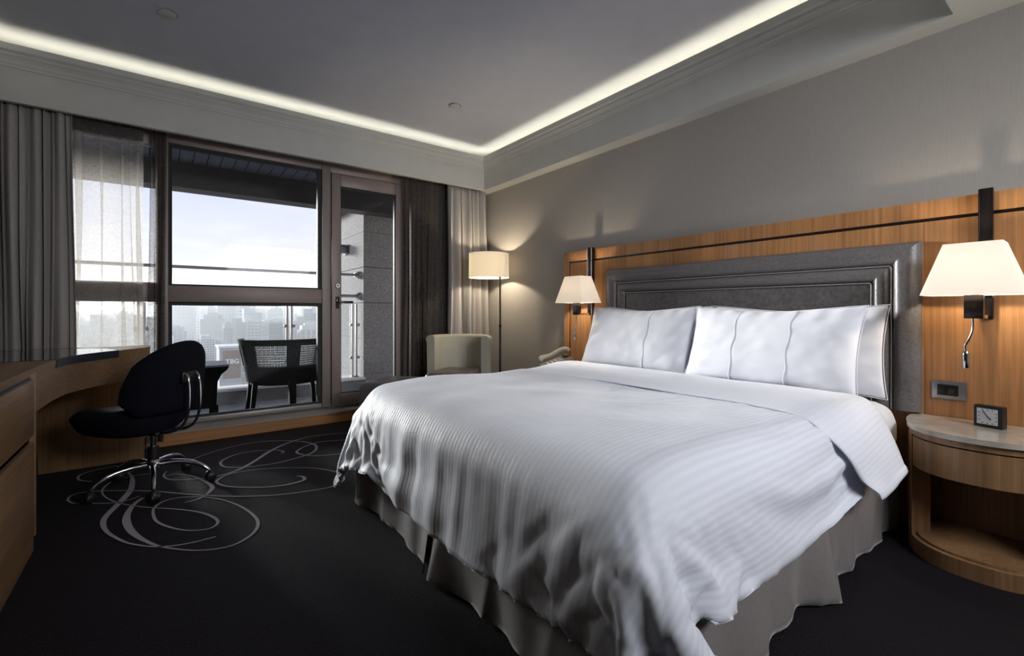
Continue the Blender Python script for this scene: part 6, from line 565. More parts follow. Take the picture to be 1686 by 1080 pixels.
# ------------------------------------------------------------------ curtains
def curtain(name, label, x0, x1, y, z0, z1, m, nf, amp, seed, lean=0., gather=0., group=None, thick=.002):
    rnd = random.Random(seed)
    ph = [rnd.uniform(0, 6.28) for _ in range(6)]
    # uneven pleats: cumulative widths
    w = [rnd.uniform(.55, 1.45) for _ in range(nf)]; tot = sum(w); cum = [0]
    for a in w: cum.append(cum[-1] + a / tot)
    am = [rnd.uniform(.55, 1.2) for _ in range(nf)]
    sk = [rnd.uniform(-.02, .02) for _ in range(nf + 1)]
    def fn(u, v):
        k = min(nf - 1, max(0, next(i for i in range(nf) if u <= cum[i + 1] + 1e-9)))
        f = (u - cum[k]) / (cum[k + 1] - cum[k])
        s = max(0., math.sin(PI * f))
        a = amp * am[k] * (.45 + .55 * (1 - v) + .25 * math.sin(v * 5 + ph[k % 6]))
        xx = x0 + (x1 - x0) * u
        xx += (sk[k] * (1 - f) + sk[k + 1] * f) * (1 - v) * 1.5 + lean * (1 - v) * u
        xx += .012 * math.sin(v * 4 + ph[1] + u * 9) * (1 - v)
        yy = y + a * (2 * s ** 1.2 - 1) * (1 if k % 2 else -1) + .006 * math.sin(v * 9 + u * 20 + ph[2])
        return (xx, yy, z0 + (z1 - z0) * v)
    bm = bm_(); sheet(bm, fn, nf * 10 + 1, 26)
    t = thing(name, label, 'curtain', ((x0 + x1) / 2, y, z0), group)
    o = obj('fabric', bm, m, t, 80, recalc=False)
    if thick:
        md = o.modifiers.new('thickness', 'SOLIDIFY'); md.thickness = thick
    # heading tape and gliders on the ceiling track
    bm = bm_()
    for i in range(nf):
        cx = x0 + (x1 - x0) * (cum[i] + cum[i + 1]) / 2
        box(bm, (cx - .006, y - .006, z1 - .005), (cx + .006, y + .006, 2.45))
    g = obj('gliders', bm, M['trim'], t); g['kind'] = 'stuff'
    return t
curtain('drape', 'grey lined drape hanging left of the window behind the desk', -1.0, -.50, 4.385, .05, 2.43, M['drape'], 10, .040, 3, group='grey drapes')
curtain('drape', 'grey lined drape hanging in the corner beside the floor lamp', 2.44, 2.93, 4.365, .05, 2.43, M['drape'], 9, .036, 5, lean=.05, group='grey drapes')
def sheer_panel(name, label, x0, x1, y, z0, z1, m, pleats, group):
    """flat sheer with a few narrow folds where the cloth doubles back on itself"""
    def fn(u, v):
        q = 1 - v
        x = x0 + (x1 - x0) * u; yy = y + .008 * math.sin(u * 11 + v * 2)
        for pu, wd, dr, ph_ in pleats:
            t_ = (u - pu - dr * q - .02 * math.sin(q * 5 + ph_)) / .028
            if abs(t_) < 1:
                w_ = wd * (.35 + .65 * (.5 + .5 * math.cos(q * 4 + ph_)))
                x += -w_ * math.sin(PI * t_); yy -= w_ * .8 * math.cos(PI * t_ / 2)
        return (x - .035 * q * q * (1 - u), yy, z0 + (z1 - z0) * v)
    bm = bm_(); sheet(bm, fn, 260, 40)
    t = thing(name, label, 'curtain', ((x0 + x1) / 2, y, z0), group)
    obj('fabric', bm, m, t, 80, recalc=False)
    bx('heading_tape', (x0, y - .022, z1 - .11), (x1, y - .019, z1), M['sheerd'], t)
sheer_panel('sheer_curtain', 'thin see-through curtain drawn across the left window above the desk', -.52, -.115, 4.452, .05, 2.43, M['sheer'], [(.10, .028, .04, 0.), (.38, .022, .12, 1.), (.68, .026, .10, 2.2), (.80, .014, .14, 3.), (.93, .022, .03, 4.)], 'sheer curtains')
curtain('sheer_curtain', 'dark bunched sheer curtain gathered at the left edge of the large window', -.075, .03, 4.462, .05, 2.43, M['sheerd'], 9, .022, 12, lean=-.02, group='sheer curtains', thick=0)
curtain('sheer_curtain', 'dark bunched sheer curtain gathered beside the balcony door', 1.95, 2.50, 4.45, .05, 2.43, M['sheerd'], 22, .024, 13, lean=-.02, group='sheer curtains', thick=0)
bm = bm_(); box(bm, (XL, 4.36, 2.43), (XW, 4.39, 2.45)); struct('trim_10', bm, M['trim'])
bm = bm_(); box(bm, (XL, 4.44, 2.43), (XW, 4.465, 2.45)); struct('trim_11', bm, M['trim'])

# ------------------------------------------------------------------ headboard
XP = 2.925
HB = thing('headboard', 'wide amber wood headboard wall panel with grey padded leather frame behind the bed', 'headboard', (2.95, 1.578, 0))
ya, yb, zt = .065, 3.090, 1.577
# veneered panel in three fields separated by a recessed black inlay
g = .016
bx('inlay', (XP + .006, ya + .002, 0), (XW, yb - .002, zt - .002), M['inlay'], HB)
bx('wood_border', (XP, ya, 1.494), (XW, yb, zt), M['wood'], HB, .002)
bx('wood_border', (XP, yb - .067, 0), (XW, yb, 1.494), M['wood'], HB, .002)
bx('wood_border', (XP, ya, 0), (XW, ya + .067, 1.494), M['wood'], HB, .002)
seams = [ya + .067 + g, .585, 1.08, 1.578, 2.075, 2.571, yb - .067 - g]
for a, b in zip(seams, seams[1:]):
    bx('veneer_panel', (XP, a + .0004, 0), (XW - .01, b - .0004, 1.478), M['wood'], HB, .0008)
# padded frames: convex bolsters mitred at the corners, two silver pipings, quilted centre
def rectframe(name, y0, y1, z1, w, x, h, m, parent):
    """left, top and right bolsters, each a mesh; convex section"""
    def sect(t): return x - h * (1 - abs(2 * t - 1) ** 2.6)
    n = 9; z0 = .565
    for side in ('l', 't', 'r'):
        bm = bm_(); A = []; B = []
        for i in range(n):
            t = i / (n - 1); o = w * t; xx = sect(t)
            if side == 'l': A.append((xx, y1 - o, z0)); B.append((xx, y1 - o, z1 - o))
            if side == 'r': A.append((xx, y0 + o, z0)); B.append((xx, y0 + o, z1 - o))
            if side == 't': A.append((xx, y0 + o, z1 - o)); B.append((xx, y1 - o, z1 - o))
        A += [(XP, A[-1][1], A[-1][2]), (XP, A[0][1], A[0][2])]; B += [(XP, B[-1][1], B[-1][2]), (XP, B[0][1], B[0][2])]
        a = [bm.verts.new(p) for p in A]; b = [bm.verts.new(p) for p in B]; k = len(a)
        for i in range(k): bm.faces.new((a[i], a[(i + 1) % k], b[(i + 1) % k], b[i]))
        bm.faces.new(a[::-1]); bm.faces.new(b)
        obj(name, bm, m, parent, 50)
y0, y1, z1 = .590, 2.560, 1.385
rectframe('leather_bolster', y0, y1, z1, .110, 2.895, .030, M['leather'], HB)
rectframe('leather_bolster', y0 + .112, y1 - .112, z1 - .112, .078, 2.900, .026, M['leather'], HB)
for d in (.1115, .1925):
    bm = bm_(); r = .010
    pts = [(2.888, y1 - d, .565), (2.888, y1 - d, z1 - d - r), (2.888, y1 - d - .3 * r, z1 - d - .3 * r), (2.888, y1 - d - r, z1 - d), (2.888, y0 + d + r, z1 - d), (2.888, y0 + d + .3 * r, z1 - d - .3 * r), (2.888, y0 + d, z1 - d - r), (2.888, y0 + d, .565)]
    tube(bm, pts, .0042, 8); obj('silver_piping', bm, M['piping'], HB, 60)
bm = bm_(); box(bm, (2.893, y0 + .192, .565), (XP, y1 - .192, z1 - .192), .01, 3); obj('centre_pad', bm, M['leather2'], HB, 40)
bx('socket_plate', (2.917, 2.665, .645), (2.925, 2.735, .715), M['black'], HB, .003)

# ------------------------------------------------------------------ bed
BED = thing('bed', 'king size bed with grey satin skirt standing against the padded headboard', 'bed', (1.9, 1.62, 0))
bm = bm_(); box(bm, (.90, .70, .10), (2.86, 2.54, .34), .03, 3); obj('box_spring', bm, M['sheet'], BED, 40)
bm = bm_(); box(bm, (.915, .692, .345), (2.860, 2.548, .612), .10, 7); [setattr(v.co, 'y', v.co.y - .040) for v in bm.verts if v.co.x > 2.5 and v.co.y < 1]; obj('mattress', bm, M['sheet'], BED, 60)
for x in (1.05, 2.75):
    for y in (.85, 2.4):
        bm = bm_(); lathe(bm, [(.035, 0), (.035, .1)], (x, y, 0), 14); obj('leg', bm, M['black'], BED, 40)
def skirt_panel(p0, p1, nrm, seed, flare0=0., flare1=0., nw=9, depth=.021):
    rnd = random.Random(seed); p0 = Vector(p0); p1 = Vector(p1); nrm = Vector(nrm); Ln = (p1 - p0).length
    ph = [rnd.uniform(0, 6.28) for _ in range(5)]; fr = [rnd.uniform(.7, 1.3) for _ in range(5)]
    def fn(u, v):
        q = 1 - v
        w = 0
        for k in range(4): w += math.sin(u * Ln * (7 + 6 * k) * fr[k] + ph[k] + q * 1.2 * math.sin(u * 5 + k)) / (1 + .6 * k)
        w += 1.2 * (1 - abs(math.sin(u * Ln * 9.5 * fr[4] + ph[4] + .8 * q))) ** 2 - .5
        w *= depth * .55 * (q ** 1.1) + .003
        fl = flare0 * max(0, 1 - u * Ln / .16) ** 1.6 * q ** 1.5 + flare1 * max(0, 1 - (1 - u) * Ln / .16) ** 1.6 * q ** 1.5
        p = p0.lerp(p1, u) + nrm * (w + .016 * q + fl)
        hem = .006 * math.sin(u * Ln * 60 + ph[4]) * (v < .02)
        return (p.x, p.y, .012 + .34 * v + max(0, hem) * .5)
    bm = bm_(); sheet(bm, fn, int(Ln * 70) + 8, 14)
    o = obj('bed_skirt', bm, M['skirt'], BED, 80, recalc=False)
    md = o.modifiers.new('thickness', 'SOLIDIFY'); md.thickness = .003; md.offset = -1
skirt_panel((.868, 2.575, 0), (.868, 1.665, 0), (-1, 0, 0), 1, -.01, .05)
skirt_panel((.868, 1.645, 0), (.868, .672, 0), (-1, 0, 0), 2, .015, 0)
skirt_panel((.868, .672, 0), (1.93, .672, 0), (0, -1, 0), 3, 0, .05)
skirt_panel((1.95, .672, 0), (2.85, .672, 0), (0, -1, 0), 4, -.015, 0)
skirt_panel((2.85, 2.568, 0), (.868, 2.568, 0), (0, 1, 0), 5)

def cloth_obj(name, P, U, m, parent, thick):
    """P: nx x ny points, U: nx x ny cloth coordinates in metres"""
    nx, ny = P.shape[:2]
    i, j = np.meshgrid(np.arange(nx - 1), np.arange(ny - 1), indexing='ij'); k = (i * ny + j).ravel()
    me = bpy.data.meshes.new(name); me.from_pydata(P.reshape(-1, 3).tolist(), [], np.stack([k, k + ny, k + ny + 1, k + 1], 1).tolist())
    uv = me.uv_layers.new(name='cloth')
    li = np.empty(len(me.loops), dtype=np.int32); me.loops.foreach_get('vertex_index', li)
    uv.data.foreach_set('uv', U.reshape(-1, 2)[li].astype(np.float32).ravel())
    for p in me.polygons: p.use_smooth = True
    me.materials.append(m)
    o = bpy.data.objects.new(name, me); C.objects.link(o); o.parent = parent
    md = o.modifiers.new('smooth', 'SUBSURF'); md.levels = 1; md.render_levels = 1
    md = o.modifiers.new('thickness', 'SOLIDIFY'); md.thickness = thick; md.offset = 0
    return o
nx, ny = DUV_S
DP = (np.cumsum(np.cumsum(np.array(DUV, dtype=np.int64).reshape(3, nx, ny), axis=1), axis=2) / 1000.0).transpose(1, 2, 0)   # second differences in mm
gx = np.linspace(DUV_B[0], DUV_B[1], nx); gy = np.linspace(DUV_B[2], DUV_B[3], ny)
def normals(P):
    n_ = np.cross(np.gradient(P, axis=0), np.gradient(P, axis=1)); return n_ / np.maximum(1e-9, np.linalg.norm(n_, axis=2, keepdims=True))
NB = normals(DP); BASE = DP.copy()
for _ in range(24):
    T_ = BASE.copy()
    T_[:, 1:-1] = (BASE[:, :-2] + 2 * BASE[:, 1:-1] + BASE[:, 2:]) / 4 * .25 + BASE[:, 1:-1] * .75
    T_[1:-1] = T_[1:-1] * .4 + (T_[:-2] + T_[2:]) * .3
    BASE = T_
    BASE[-1] = BASE[-2] + np.array([.027, 0, 0])
NBS = normals(BASE)
# slack linen: soft mounds on top, fine vertical folds on the hanging sides
for i in range(nx):
    for j in range(ny):
        p = DP[i, j]; n_ = NB[i, j]; hl = math.hypot(n_[0], n_[1])
        a = max(0., min(1., (p[2] - .56) / .06))
        if a > 0:
            p[2] += a * .026 * math.exp(-((p[0] - 1.22) / .42) ** 2)
            p[2] += a * .012 * (noise.noise(Vector((p[0] * 2.3, p[1] * 2.0, 2))) + .6 * noise.noise(Vector((p[0] * 5, p[1] * 4, 5))))
        a = max(0., min(1., (.60 - p[2]) / .14))
        if a > 0 and hl > .3:
            foot = abs(n_[0]) > abs(n_[1]); s_ = p[1] if foot else p[0]
            w_ = noise.noise(Vector((s_ * 8, p[2] * 1.3, 1.7))) * .017 + (1 - abs(noise.noise(Vector((s_ * 15 + .6 * p[2], p[2] * 1.6, 8.2)))) * 2) * .007
            if not foot: w_ *= .4
            p[0] += a * w_ * n_[0] / hl; p[1] += a * w_ * n_[1] / hl
DV = thing('duvet', 'white striped cotton duvet spread over the bed with its top folded back', 'duvet', (0, 0, 0))
UV = np.stack(np.meshgrid(gx, gy, indexing='ij'), 2)
cloth_obj('duvet_cover', DP, UV, M['duvet'], DV, .010)
hem = bm_(); tube(hem, [tuple(DP[i, 0]) for i in range(nx - 6, -1, -1)] + [tuple(DP[0, j]) for j in range(1, ny)], .0038, 6)
obj('hem', hem, M['duvet'], DV, 60)
# the folded-back top lies on the duvet: follows its surface, runs past its hem towards the head on the near side
def on_duvet(X, Y, h):
    fx = (X - gx[0]) / (gx[1] - gx[0]); fy = (Y - gy[0]) / (gy[1] - gy[0])
    i = int(min(max(math.floor(fx), 0), nx - 2)); j = int(min(max(math.floor(fy), 0), ny - 2)); fx -= i; fy -= j
    ex = max(0., fx - 1); ey = min(0., fy); cx = min(fx, 1.); cy = max(fy, 0.)
    q = lambda A: (A[i, j] * (1 - cx) + A[i + 1, j] * cx) * (1 - cy) + (A[i, j + 1] * (1 - cx) + A[i + 1, j + 1] * cx) * cy
    p = q(BASE); n_ = q(NBS); n_ = n_ / np.linalg.norm(n_)
    p = p + np.array([ex * (gx[1] - gx[0]), 0, 0]) + np.array([0, .10, 1.0]) * ey * (gy[1] - gy[0]) * .98
    return p + n_ * h
NS, NT = 27, 110
BP = np.zeros((NS, NT, 3)); BU = np.zeros((NS, NT, 2))
for t_ in range(NT):
    y = .33 + (2.93 - .33) * t_ / (NT - 1)
    k = max(0., .66 - y); k2 = max(0., y - 2.62)
    xl = 1.955 + .50 * k + .5 * k2 + .012 * noise.noise(Vector((y * 3, 0, 4))); xr = 2.50 - .15 * k + .012 * noise.noise(Vector((y * 3, 0, 9)))
    for s_ in range(NS):
        f = s_ / (NS - 1)
        h = .011 + .012 * math.sin(PI * f) ** .7 + .005 * noise.noise(Vector((f * 3, y * 3.5, 2))) + .20 * k
        yy = y + (0 if k == 0 else .03 * f * (y < .36))
        BP[s_, t_] = on_duvet(xl + (xr - xl) * f, yy, h); BU[s_, t_] = (xl + (xr - xl) * f, y)
cloth_obj('folded_edge', BP, BU, M['band'], DV, .010)
hem = bm_(); tube(hem, [tuple(BP[0, t_] + np.array([-.002, 0, .002])) for t_ in range(NT)], .0045, 6)
obj('hem', hem, M['band'], DV, 60)

# pillows
def pillow(label, cy, w, h, base, tilt, seed, th=.085, seams=(), yaw=0., group='white bed pillows'):
    """lies in a local frame: u across the bed, v up the pillow; leans back by tilt from vertical"""
    rnd = random.Random(seed); ph = [rnd.uniform(0, 6.28) for _ in range(6)]
    Rm = Matrix.Rotation(yaw, 3, 'Z') @ Matrix.Rotation(tilt, 3, 'Y')
    t = thing('pillow', label, 'pillow', (base[0], cy, base[1]), group)
    def surf(u, v, s):
        U = 2 * u - 1; V = 2 * v - 1
        e = max(0., (1 - abs(U) ** 3.4)) ** .62 * max(0., (1 - abs(V) ** 3.0)) ** .60
        yy = U * w / 2 * (1 - .050 * (1 - V * V) * abs(U) ** 3); zz = V * h / 2 * (1 - .075 * (1 - U * U) * abs(V) ** 3) + h / 2
        hh = th * e * (1 + .10 * math.sin(2.3 * U + ph[0]) * math.sin(1.9 * V + ph[1]))
        edge = max(abs(U), abs(V))
        wr = noise.noise(Vector((U * 3.2 + seed, V * 3.0, s))) * .007 + noise.noise(Vector((U * 8 + V * 3 + seed, V * 6 - U * 2, s + 5))) * .0028
        # radial gathers near the top edge and corners
        wr += .007 * math.sin(U * 26 + ph[2] + 3 * V) * max(0, (V - .55) / .45) * (e > .01)
        wr += .005 * math.sin((U + V) * 13 + ph[3]) * max(0, abs(U) - .45)
        hh += wr * min(1, e * 2.2)
        x = -s * hh
        zz -= .018 * math.exp(-((U) ** 2) * 3) * (V > 0) * abs(V) ** 2
        p = Rm @ Vector((x, yy, zz))
        return (p.x + base[0], p.y + cy, p.z + base[1])
    bm = bm_()
    a = sheet(bm, lambda u, v: surf(u, v, 1), 46, 34); b = sheet(bm, lambda u, v: surf(u, v, -1), 46, 34)
    bmesh.ops.remove_doubles(bm, verts=bm.verts, dist=.0006)
    o = obj('pillowcase', bm, M['pillow'], t, 180)
    md = o.modifiers.new('smooth', 'SUBSURF'); md.levels = 1; md.render_levels = 1
    for su in seams:
        bm = bm_()
        tube(bm, [Vector(surf(su + .006 * math.sin(k * .8), k / 24, 1)) + Vector((-.001, 0, 0)) for k in range(1, 24)], .0022, 6)
        obj('seam', bm, M['pillow'], t, 60)
    bm = bm_()
    loop = [(k / 20, 0) for k in range(20)] + [(1, k / 14) for k in range(14)] + [(1 - k / 20, 1) for k in range(20)] + [(0, 1 - k / 14) for k in range(14)] + [(0, 0)]
    tube(bm, [surf(u, v, 1) for u, v in loop], .002, 6); obj('edge_piping', bm, M['pillow'], t, 60)
    return t
pillow('white pillow on the window side, in front of its partner', 2.065, .90, .475, (2.548, .635), math.radians(20), 4, .078, seams=(.34,))
pillow('white pillow on the nightstand side with two vertical seams, in front', 1.185, .89, .475, (2.542, .632), math.radians(20), 9, .080, seams=(.34, .66), yaw=.02)
pillow('white pillow on the window side, mostly hidden behind another pillow', 2.03, .90, .46, (2.765, .625), math.radians(6), 14, .048)
pillow('white pillow on the nightstand side, mostly hidden behind another pillow', 1.13, .89, .46, (2.765, .625), math.radians(6), 19, .048)

# ------------------------------------------------------------------ nightstands
def ns_outline(cy, d, hw, n=28, ex=2.5):
    pts = []
    for i in range(n + 1):
        a = PI * i / n
        c, s = math.cos(a), math.sin(a)
        pts.append((XP - .003 - d * abs(s) ** (2 / ex), cy + hw * (abs(c) ** (2 / ex)) * (1 if c > 0 else -1)))
    return pts
def arc_part(o, f0, f1):
    n = len(o); return o[int(round(f0 * (n - 1))):int(round(f1 * (n - 1))) + 1]
def shell(bm, outer, inner, z0, z1):
    n = len(outer)
    a = [bm.verts.new((p[0], p[1], z0)) for p in outer]; b = [bm.verts.new((p[0], p[1], z1)) for p in outer]
    c = [bm.verts.new((p[0], p[1], z0)) for p in inner]; d = [bm.verts.new((p[0], p[1], z1)) for p in inner]
    for i in range(n - 1):
        bm.faces.new((a[i], a[i + 1], b[i + 1], b[i])); bm.faces.new((c[i], d[i], d[i + 1], c[i + 1]))
        bm.faces.new((b[i], b[i + 1], d[i + 1], d[i])); bm.faces.new((a[i], c[i], c[i + 1], a[i + 1]))
    bm.faces.new((a[0], b[0], d[0], c[0])); bm.faces.new((a[-1], c[-1], d[-1], b[-1]))
def nightstand(cy, label):
    t = thing('nightstand', label, 'nightstand', (XP - .2, cy, 0), 'bow fronted nightstands')
    D, HW = .405, .262
    out = ns_outline(cy, D, HW); inn = ns_outline(cy, D - .02, HW - .02); inn2 = ns_outline(cy, D - .09, HW - .062)
    top = ns_outline(cy, D + .012, HW + .008)
    bm = bm_(); prism(bm, top, .535, .556); bmesh.ops.bevel(bm, geom=[e for e in bm.edges if abs(e.verts[0].co.z - e.verts[1].co.z) < 1e-6], offset=.004, segments=2, affect='EDGES')
    obj('stone_top', bm, M['stone'], t, 35)
    bm = bm_(); prism(bm, out, .508, .535); obj('top_rail', bm, M['wood2'], t, 35)
    bm = bm_(); prism(bm, out, 0, .065); obj('plinth', bm, M['wood2'], t, 35)
    bm = bm_(); prism(bm, inn, .065, .075); obj('bottom_shelf', bm, M['wood2'], t, 35)
    f = 6 / 28
    for a, b in ((0, f), (1 - f, 1)):
        bm = bm_(); shell(bm, arc_part(out, a, b), arc_part(inn2, a, b), .065, .508); obj('side_panel', bm, M['wood2'], t, 35)
    bm = bm_(); box(bm, (XP - .02, cy - HW + .03, .075), (XP - .004, cy + HW - .03, .508)); obj('back_panel', bm, M['wood2'], t)
    of = arc_part(out, f, 1 - f); of2 = arc_part(inn, f, 1 - f)
    e = .004
    of = [(p[0], p[1]) for p in of]
    bm = bm_(); shell(bm, [(p[0], cy + (p[1] - cy) * .985) for p in of], [(p[0], cy + (p[1] - cy) * .985) for p in of2], .372, .502); obj('drawer_front', bm, M['wood2'], t, 35)
    bm = bm_(); prism(bm, [(p[0] + .012, cy + (p[1] - cy) * .95) for p in of2] + [(XP - .02, cy - HW * .6), (XP - .02, cy + HW * .6)][::1], .380, .5); obj('drawer_box', bm, M['inlay'], t)
    return t
nightstand(.355, 'bow fronted oak nightstand with stone top carrying the alarm clock')
nightstand(2.895, 'bow fronted oak nightstand on the window side, behind the bed, under the telephone')

# alarm clock
ck = thing('alarm_clock', 'small square black alarm clock with white dial on the nightstand', 'clock', (2.80, .345, .556))
def ck_part(name, fn, m, sm=30):
    bm = bm_(); fn(bm)
    bm.transform(Matrix.Translation((2.805, .348, .556)) @ Matrix.Rotation(math.radians(-14), 4, 'Z'))
    return obj(name, bm, m, ck, sm)
ck_part('case', lambda b: box(b, (-.018, -.046, 0), (.025, .046, .092), .004), M['black'])
ck_part('dial', lambda b: box(b, (-.0195, -.032, .014), (-.0175, .034, .080)), M['dial'])
ck_part('hour_hand', lambda b: tube(b, [(-.0205, 0, .047), (-.0205, -.012, .036)], .0022, 6), M['black'])
ck_part('minute_hand', lambda b: tube(b, [(-.0205, 0, .047), (-.0205, .014, .070)], .0014, 6), M['black'])
for k in range(12):
    a = k * PI / 6; r = .025 / max(abs(math.cos(a)), abs(math.sin(a)), .85)
    ck_part('hour_mark', lambda b: box(b, (-.0202, r * math.sin(a) * 1.1 - .0018, .047 + r * math.cos(a) * 1.1 - .0018), (-.0192, r * math.sin(a) * 1.1 + .0018, .047 + r * math.cos(a) * 1.1 + .0018)), M['black'])
ck_part('snooze_button', lambda b: box(b, (-.006, -.016, .092), (.012, .014, .096), .0015), M['chrome'])

# light switch plate
sw = thing('switch_plate', 'grey metal switch plate with dark rocker on the headboard above the nightstand', 'switch', (XP, .49, .68))
bx('plate', (XP - .009, .434, .640), (XP - .001, .556, .724), M['steel'], sw, .003)
bx('recess', (XP - .010, .462, .656), (XP - .006, .536, .708), M['black'], sw, .002)
for y in (.464, .500): bx('rocker', (XP - .013, y, .659), (XP - .009, y + .034, .705), M['bronze'], sw, .002)

# bedside wall lamps
def wall_lamp(cy, label, energy):
    t = thing('bedside_wall_lamp', label, 'lamp', (XP, cy, 1.3), 'bedside wall lamps')
    bx('wall_bar', (2.885, cy - .021, 1.015), (XP, cy + .021, 1.590), M['bronze'], t, .002)
    bx('chrome_edge', (2.882, cy - .0235, 1.015), (2.890, cy - .0205, 1.588), M['chrome'], t)
    bx('chrome_edge', (2.882, cy + .0205, 1.015), (2.890, cy + .0235, 1.588), M['chrome'], t)
    bx('arm', (2.76, cy - .014, 1.018), (2.90, cy + .014, 1.034), M['chrome'], t, .003)
    bx('switch_block', (2.735, cy - .012, 1.018), (2.775, cy + .048, 1.118), M['bronze'], t, .003)
    sx, sy = 2.765, cy + .018
    bm = bm_(); tube(bm, [(sx, sy, 1.11), (sx, sy, 1.20)], .012, 10); obj('socket_stem', bm, M['chrome'], t, 40)
    # four-sided tapering shade
    bm = bm_()
    b, h = .128, .150
    hb = (.150, .070)
    ring = lambda hx, hy, z, k: [bm.verts.new((sx + q[0] * hx * k, sy + q[1] * hy * k, z)) for q in ((-1, -1), (1, -1), (1, 1), (-1, 1))]
    o0 = ring(.112, .158, 1.118, 1); o1 = ring(.066, .090, 1.338, 1); i0 = ring(.112, .158, 1.118, .985); i1 = ring(.066, .090, 1.338, .985)
    for k in range(4):
        n2 = (k + 1) % 4
        bm.faces.new((o0[k], o0[n2], o1[n2], o1[k])); bm.faces.new((i0[k], i1[k], i1[n2], i0[n2]))
        bm.faces.new((o0[k], i0[k], i0[n2], o0[n2])); bm.faces.new((o1[k], o1[n2], i1[n2], i1[k]))
    obj('shade', bm, M['shade'], t)
    bm = bm_(); lathe(bm, [(0, 1.19), (.014, 1.20), (.028, 1.23), (.024, 1.262), (0, 1.275)], (sx, sy, 0), 14); obj('bulb', bm, M['bulb'], t, 60)
    gx, gy = 2.755, cy + .022
    bm = bm_(); tube(bm, smooth_path([(gx, gy, 1.02), (gx, gy + .001, .97), (gx, gy + .012, .93), (gx, gy + .024, .90), (gx, gy + .022, .875)], 5), .0045, 8); obj('flexible_neck', bm, M['chrome'], t, 50)
    bm = bm_(); lathe(bm, [(.0, .805), (.010, .805), (.012, .81), (.012, .87), (.008, .878), (0, .878)], (gx, gy + .022, 0), 14); obj('reading_light', bm, M['chrome'], t, 50)
    l = lamp('POINT', 'bedside_bulb_light', (sx - XP, sy - cy, -.065), energy, (1.0, .88, .71), shadow_soft_size=.022); l.parent = t
    return t
wall_lamp(.370, 'wall lamp with lit square shade nearest the camera, above the alarm clock', 7.5)
wall_lamp(2.735, 'wall lamp with lit square shade on the window side, above the telephone', 10)

# telephone
ph = thing('telephone', 'beige desk telephone on the far nightstand behind the bed', 'telephone', (2.70, 2.93, .556))
def ph_part(name, fn, m, sm=30):
    bm = bm_(); fn(bm)
    bm.transform(Matrix.Translation((2.68, 2.93, .556)) @ Matrix.Rotation(math.radians(-30), 4, 'Z') @ Matrix.Scale(1.25, 4))
    return obj(name, bm, m, ph, sm)
ph_part('base', lambda b: extrude_profile(b, [(-.10, 0), (.10, 0), (.10, .085), (.085, .092), (-.10, .022)], lambda p: (p[0], -.085, p[1]), lambda p: (p[0], .085, p[1])), M['phone'])
ph_part('handset', lambda b: tube(b, smooth_path([(-.10, .055, .05), (-.085, .055, .072), (-.03, .055, .088), (.04, .055, .122), (.085, .055, .128), (.10, .055, .112)], 5), [.014, .018, .019, .02, .02, .019, .018, .017, .016, .015, .015, .015, .015, .015, .016, .017, .018, .019, .02, .02, .02, .02, .021, .021, .02, .014], 10), M['phone'], 60)
ph_part('display', lambda b: box(b, (.045, -.06, .0795), (.085, .02, .0935), .001), M['black'])
for i in range(4):
    for j in range(3):
        ph_part('key', lambda b: box(b, (-.07 + i * .026, -.06 + j * .026, .032 + i * .0095), (-.052 + i * .026, -.042 + j * .026, .044 + i * .0095), .002), M['dial'])
ph_part('coiled_cord', lambda b: tube(b, [(-.11 - .03 * math.sin(k * .02) + .006 * math.cos(k * 1.1), .05 - k * .0008 + .006 * math.sin(k * 1.1), .010 + .006 * math.sin(k * 1.1 + 1)) for k in range(120)], .0022, 5), M['black'], 60)

# ------------------------------------------------------------------ desk
DK = thing('desk', 'built in oak desk curving from drawer pedestal to the window with dark inset top', 'desk', (-.8, 3.0, 0))
edge = smooth_path([(-.452, 1.55, 0), (-.452, 2.55, 0), (-.450, 2.90, 0), (-.436, 3.30, 0), (-.388, 3.55, 0), (-.245, 3.815, 0), (-.071, 4.100, 0)], 8)
E2 = [(p.x, p.y) for p in edge]
topo = E2 + [(-.071, 4.31), (XL + .003, 4.31), (XL + .003, 1.55)]
bm = bm_(); prism(bm, topo, .778, .800); obj('desktop', bm, M['woodh'], DK)
def strip(bm, pts, off0, off1, z0, z1):
    N = []
    for i, p in enumerate(pts):
        a = Vector(pts[max(0, i - 1)]); b = Vector(pts[min(len(pts) - 1, i + 1)]); t = (b - a).normalized(); N.append(Vector((-t.y, t.x)))
    o = [(p[0] + n.x * off0, p[1] + n.y * off0) for p, n in zip(pts, N)]; i_ = [(p[0] + n.x * off1, p[1] + n.y * off1) for p, n in zip(pts, N)]
    shell(bm, o, i_, z0, z1)
cv = [p for p in E2 if p[1] >= 2.89]
bm = bm_(); strip(bm, cv, .002, .022, .600, .778); obj('apron', bm, M['woodh'], DK, 60)
ins = [p for p in E2 if 3.28 <= p[1] <= 3.86]
bm = bm_(); strip(bm, ins, -.002, .010, .757, .8015); obj('dark_edge_inset', bm, M['darkedge'], DK, 60)
bm = bm_(); prism(bm, [(p[0] - .002, p[1] - .002) for p in ins] + [(-.30, 4.05), (-.55, 4.22), (-1.0, 4.22), (-1.0, 3.22)], .8002, .8022); obj('dark_top_inset', bm, M['darkin'], DK)
bx('end_panel', (-.64, 4.20, 0), (-.105, 4.222, .60), M['woodd'], DK, .001)
bx('end_panel', (-.105, 4.12, .60), (-.073, 4.31, .778), M['woodd'], DK, .001)
bm = bm_(); box(bm, (XL + .003, 1.55, .07), (-.462, 2.885, .778)); obj('pedestal_body', bm, M['woodd'], DK)
bx('plinth', (XL + .003, 1.55, 0), (-.452, 2.885, .068), M['woodd'], DK, .001)
bx('pedestal_side', (XL + .003, 2.87, .068), (-.444, 2.892, .778), M['woodd'], DK, .001)
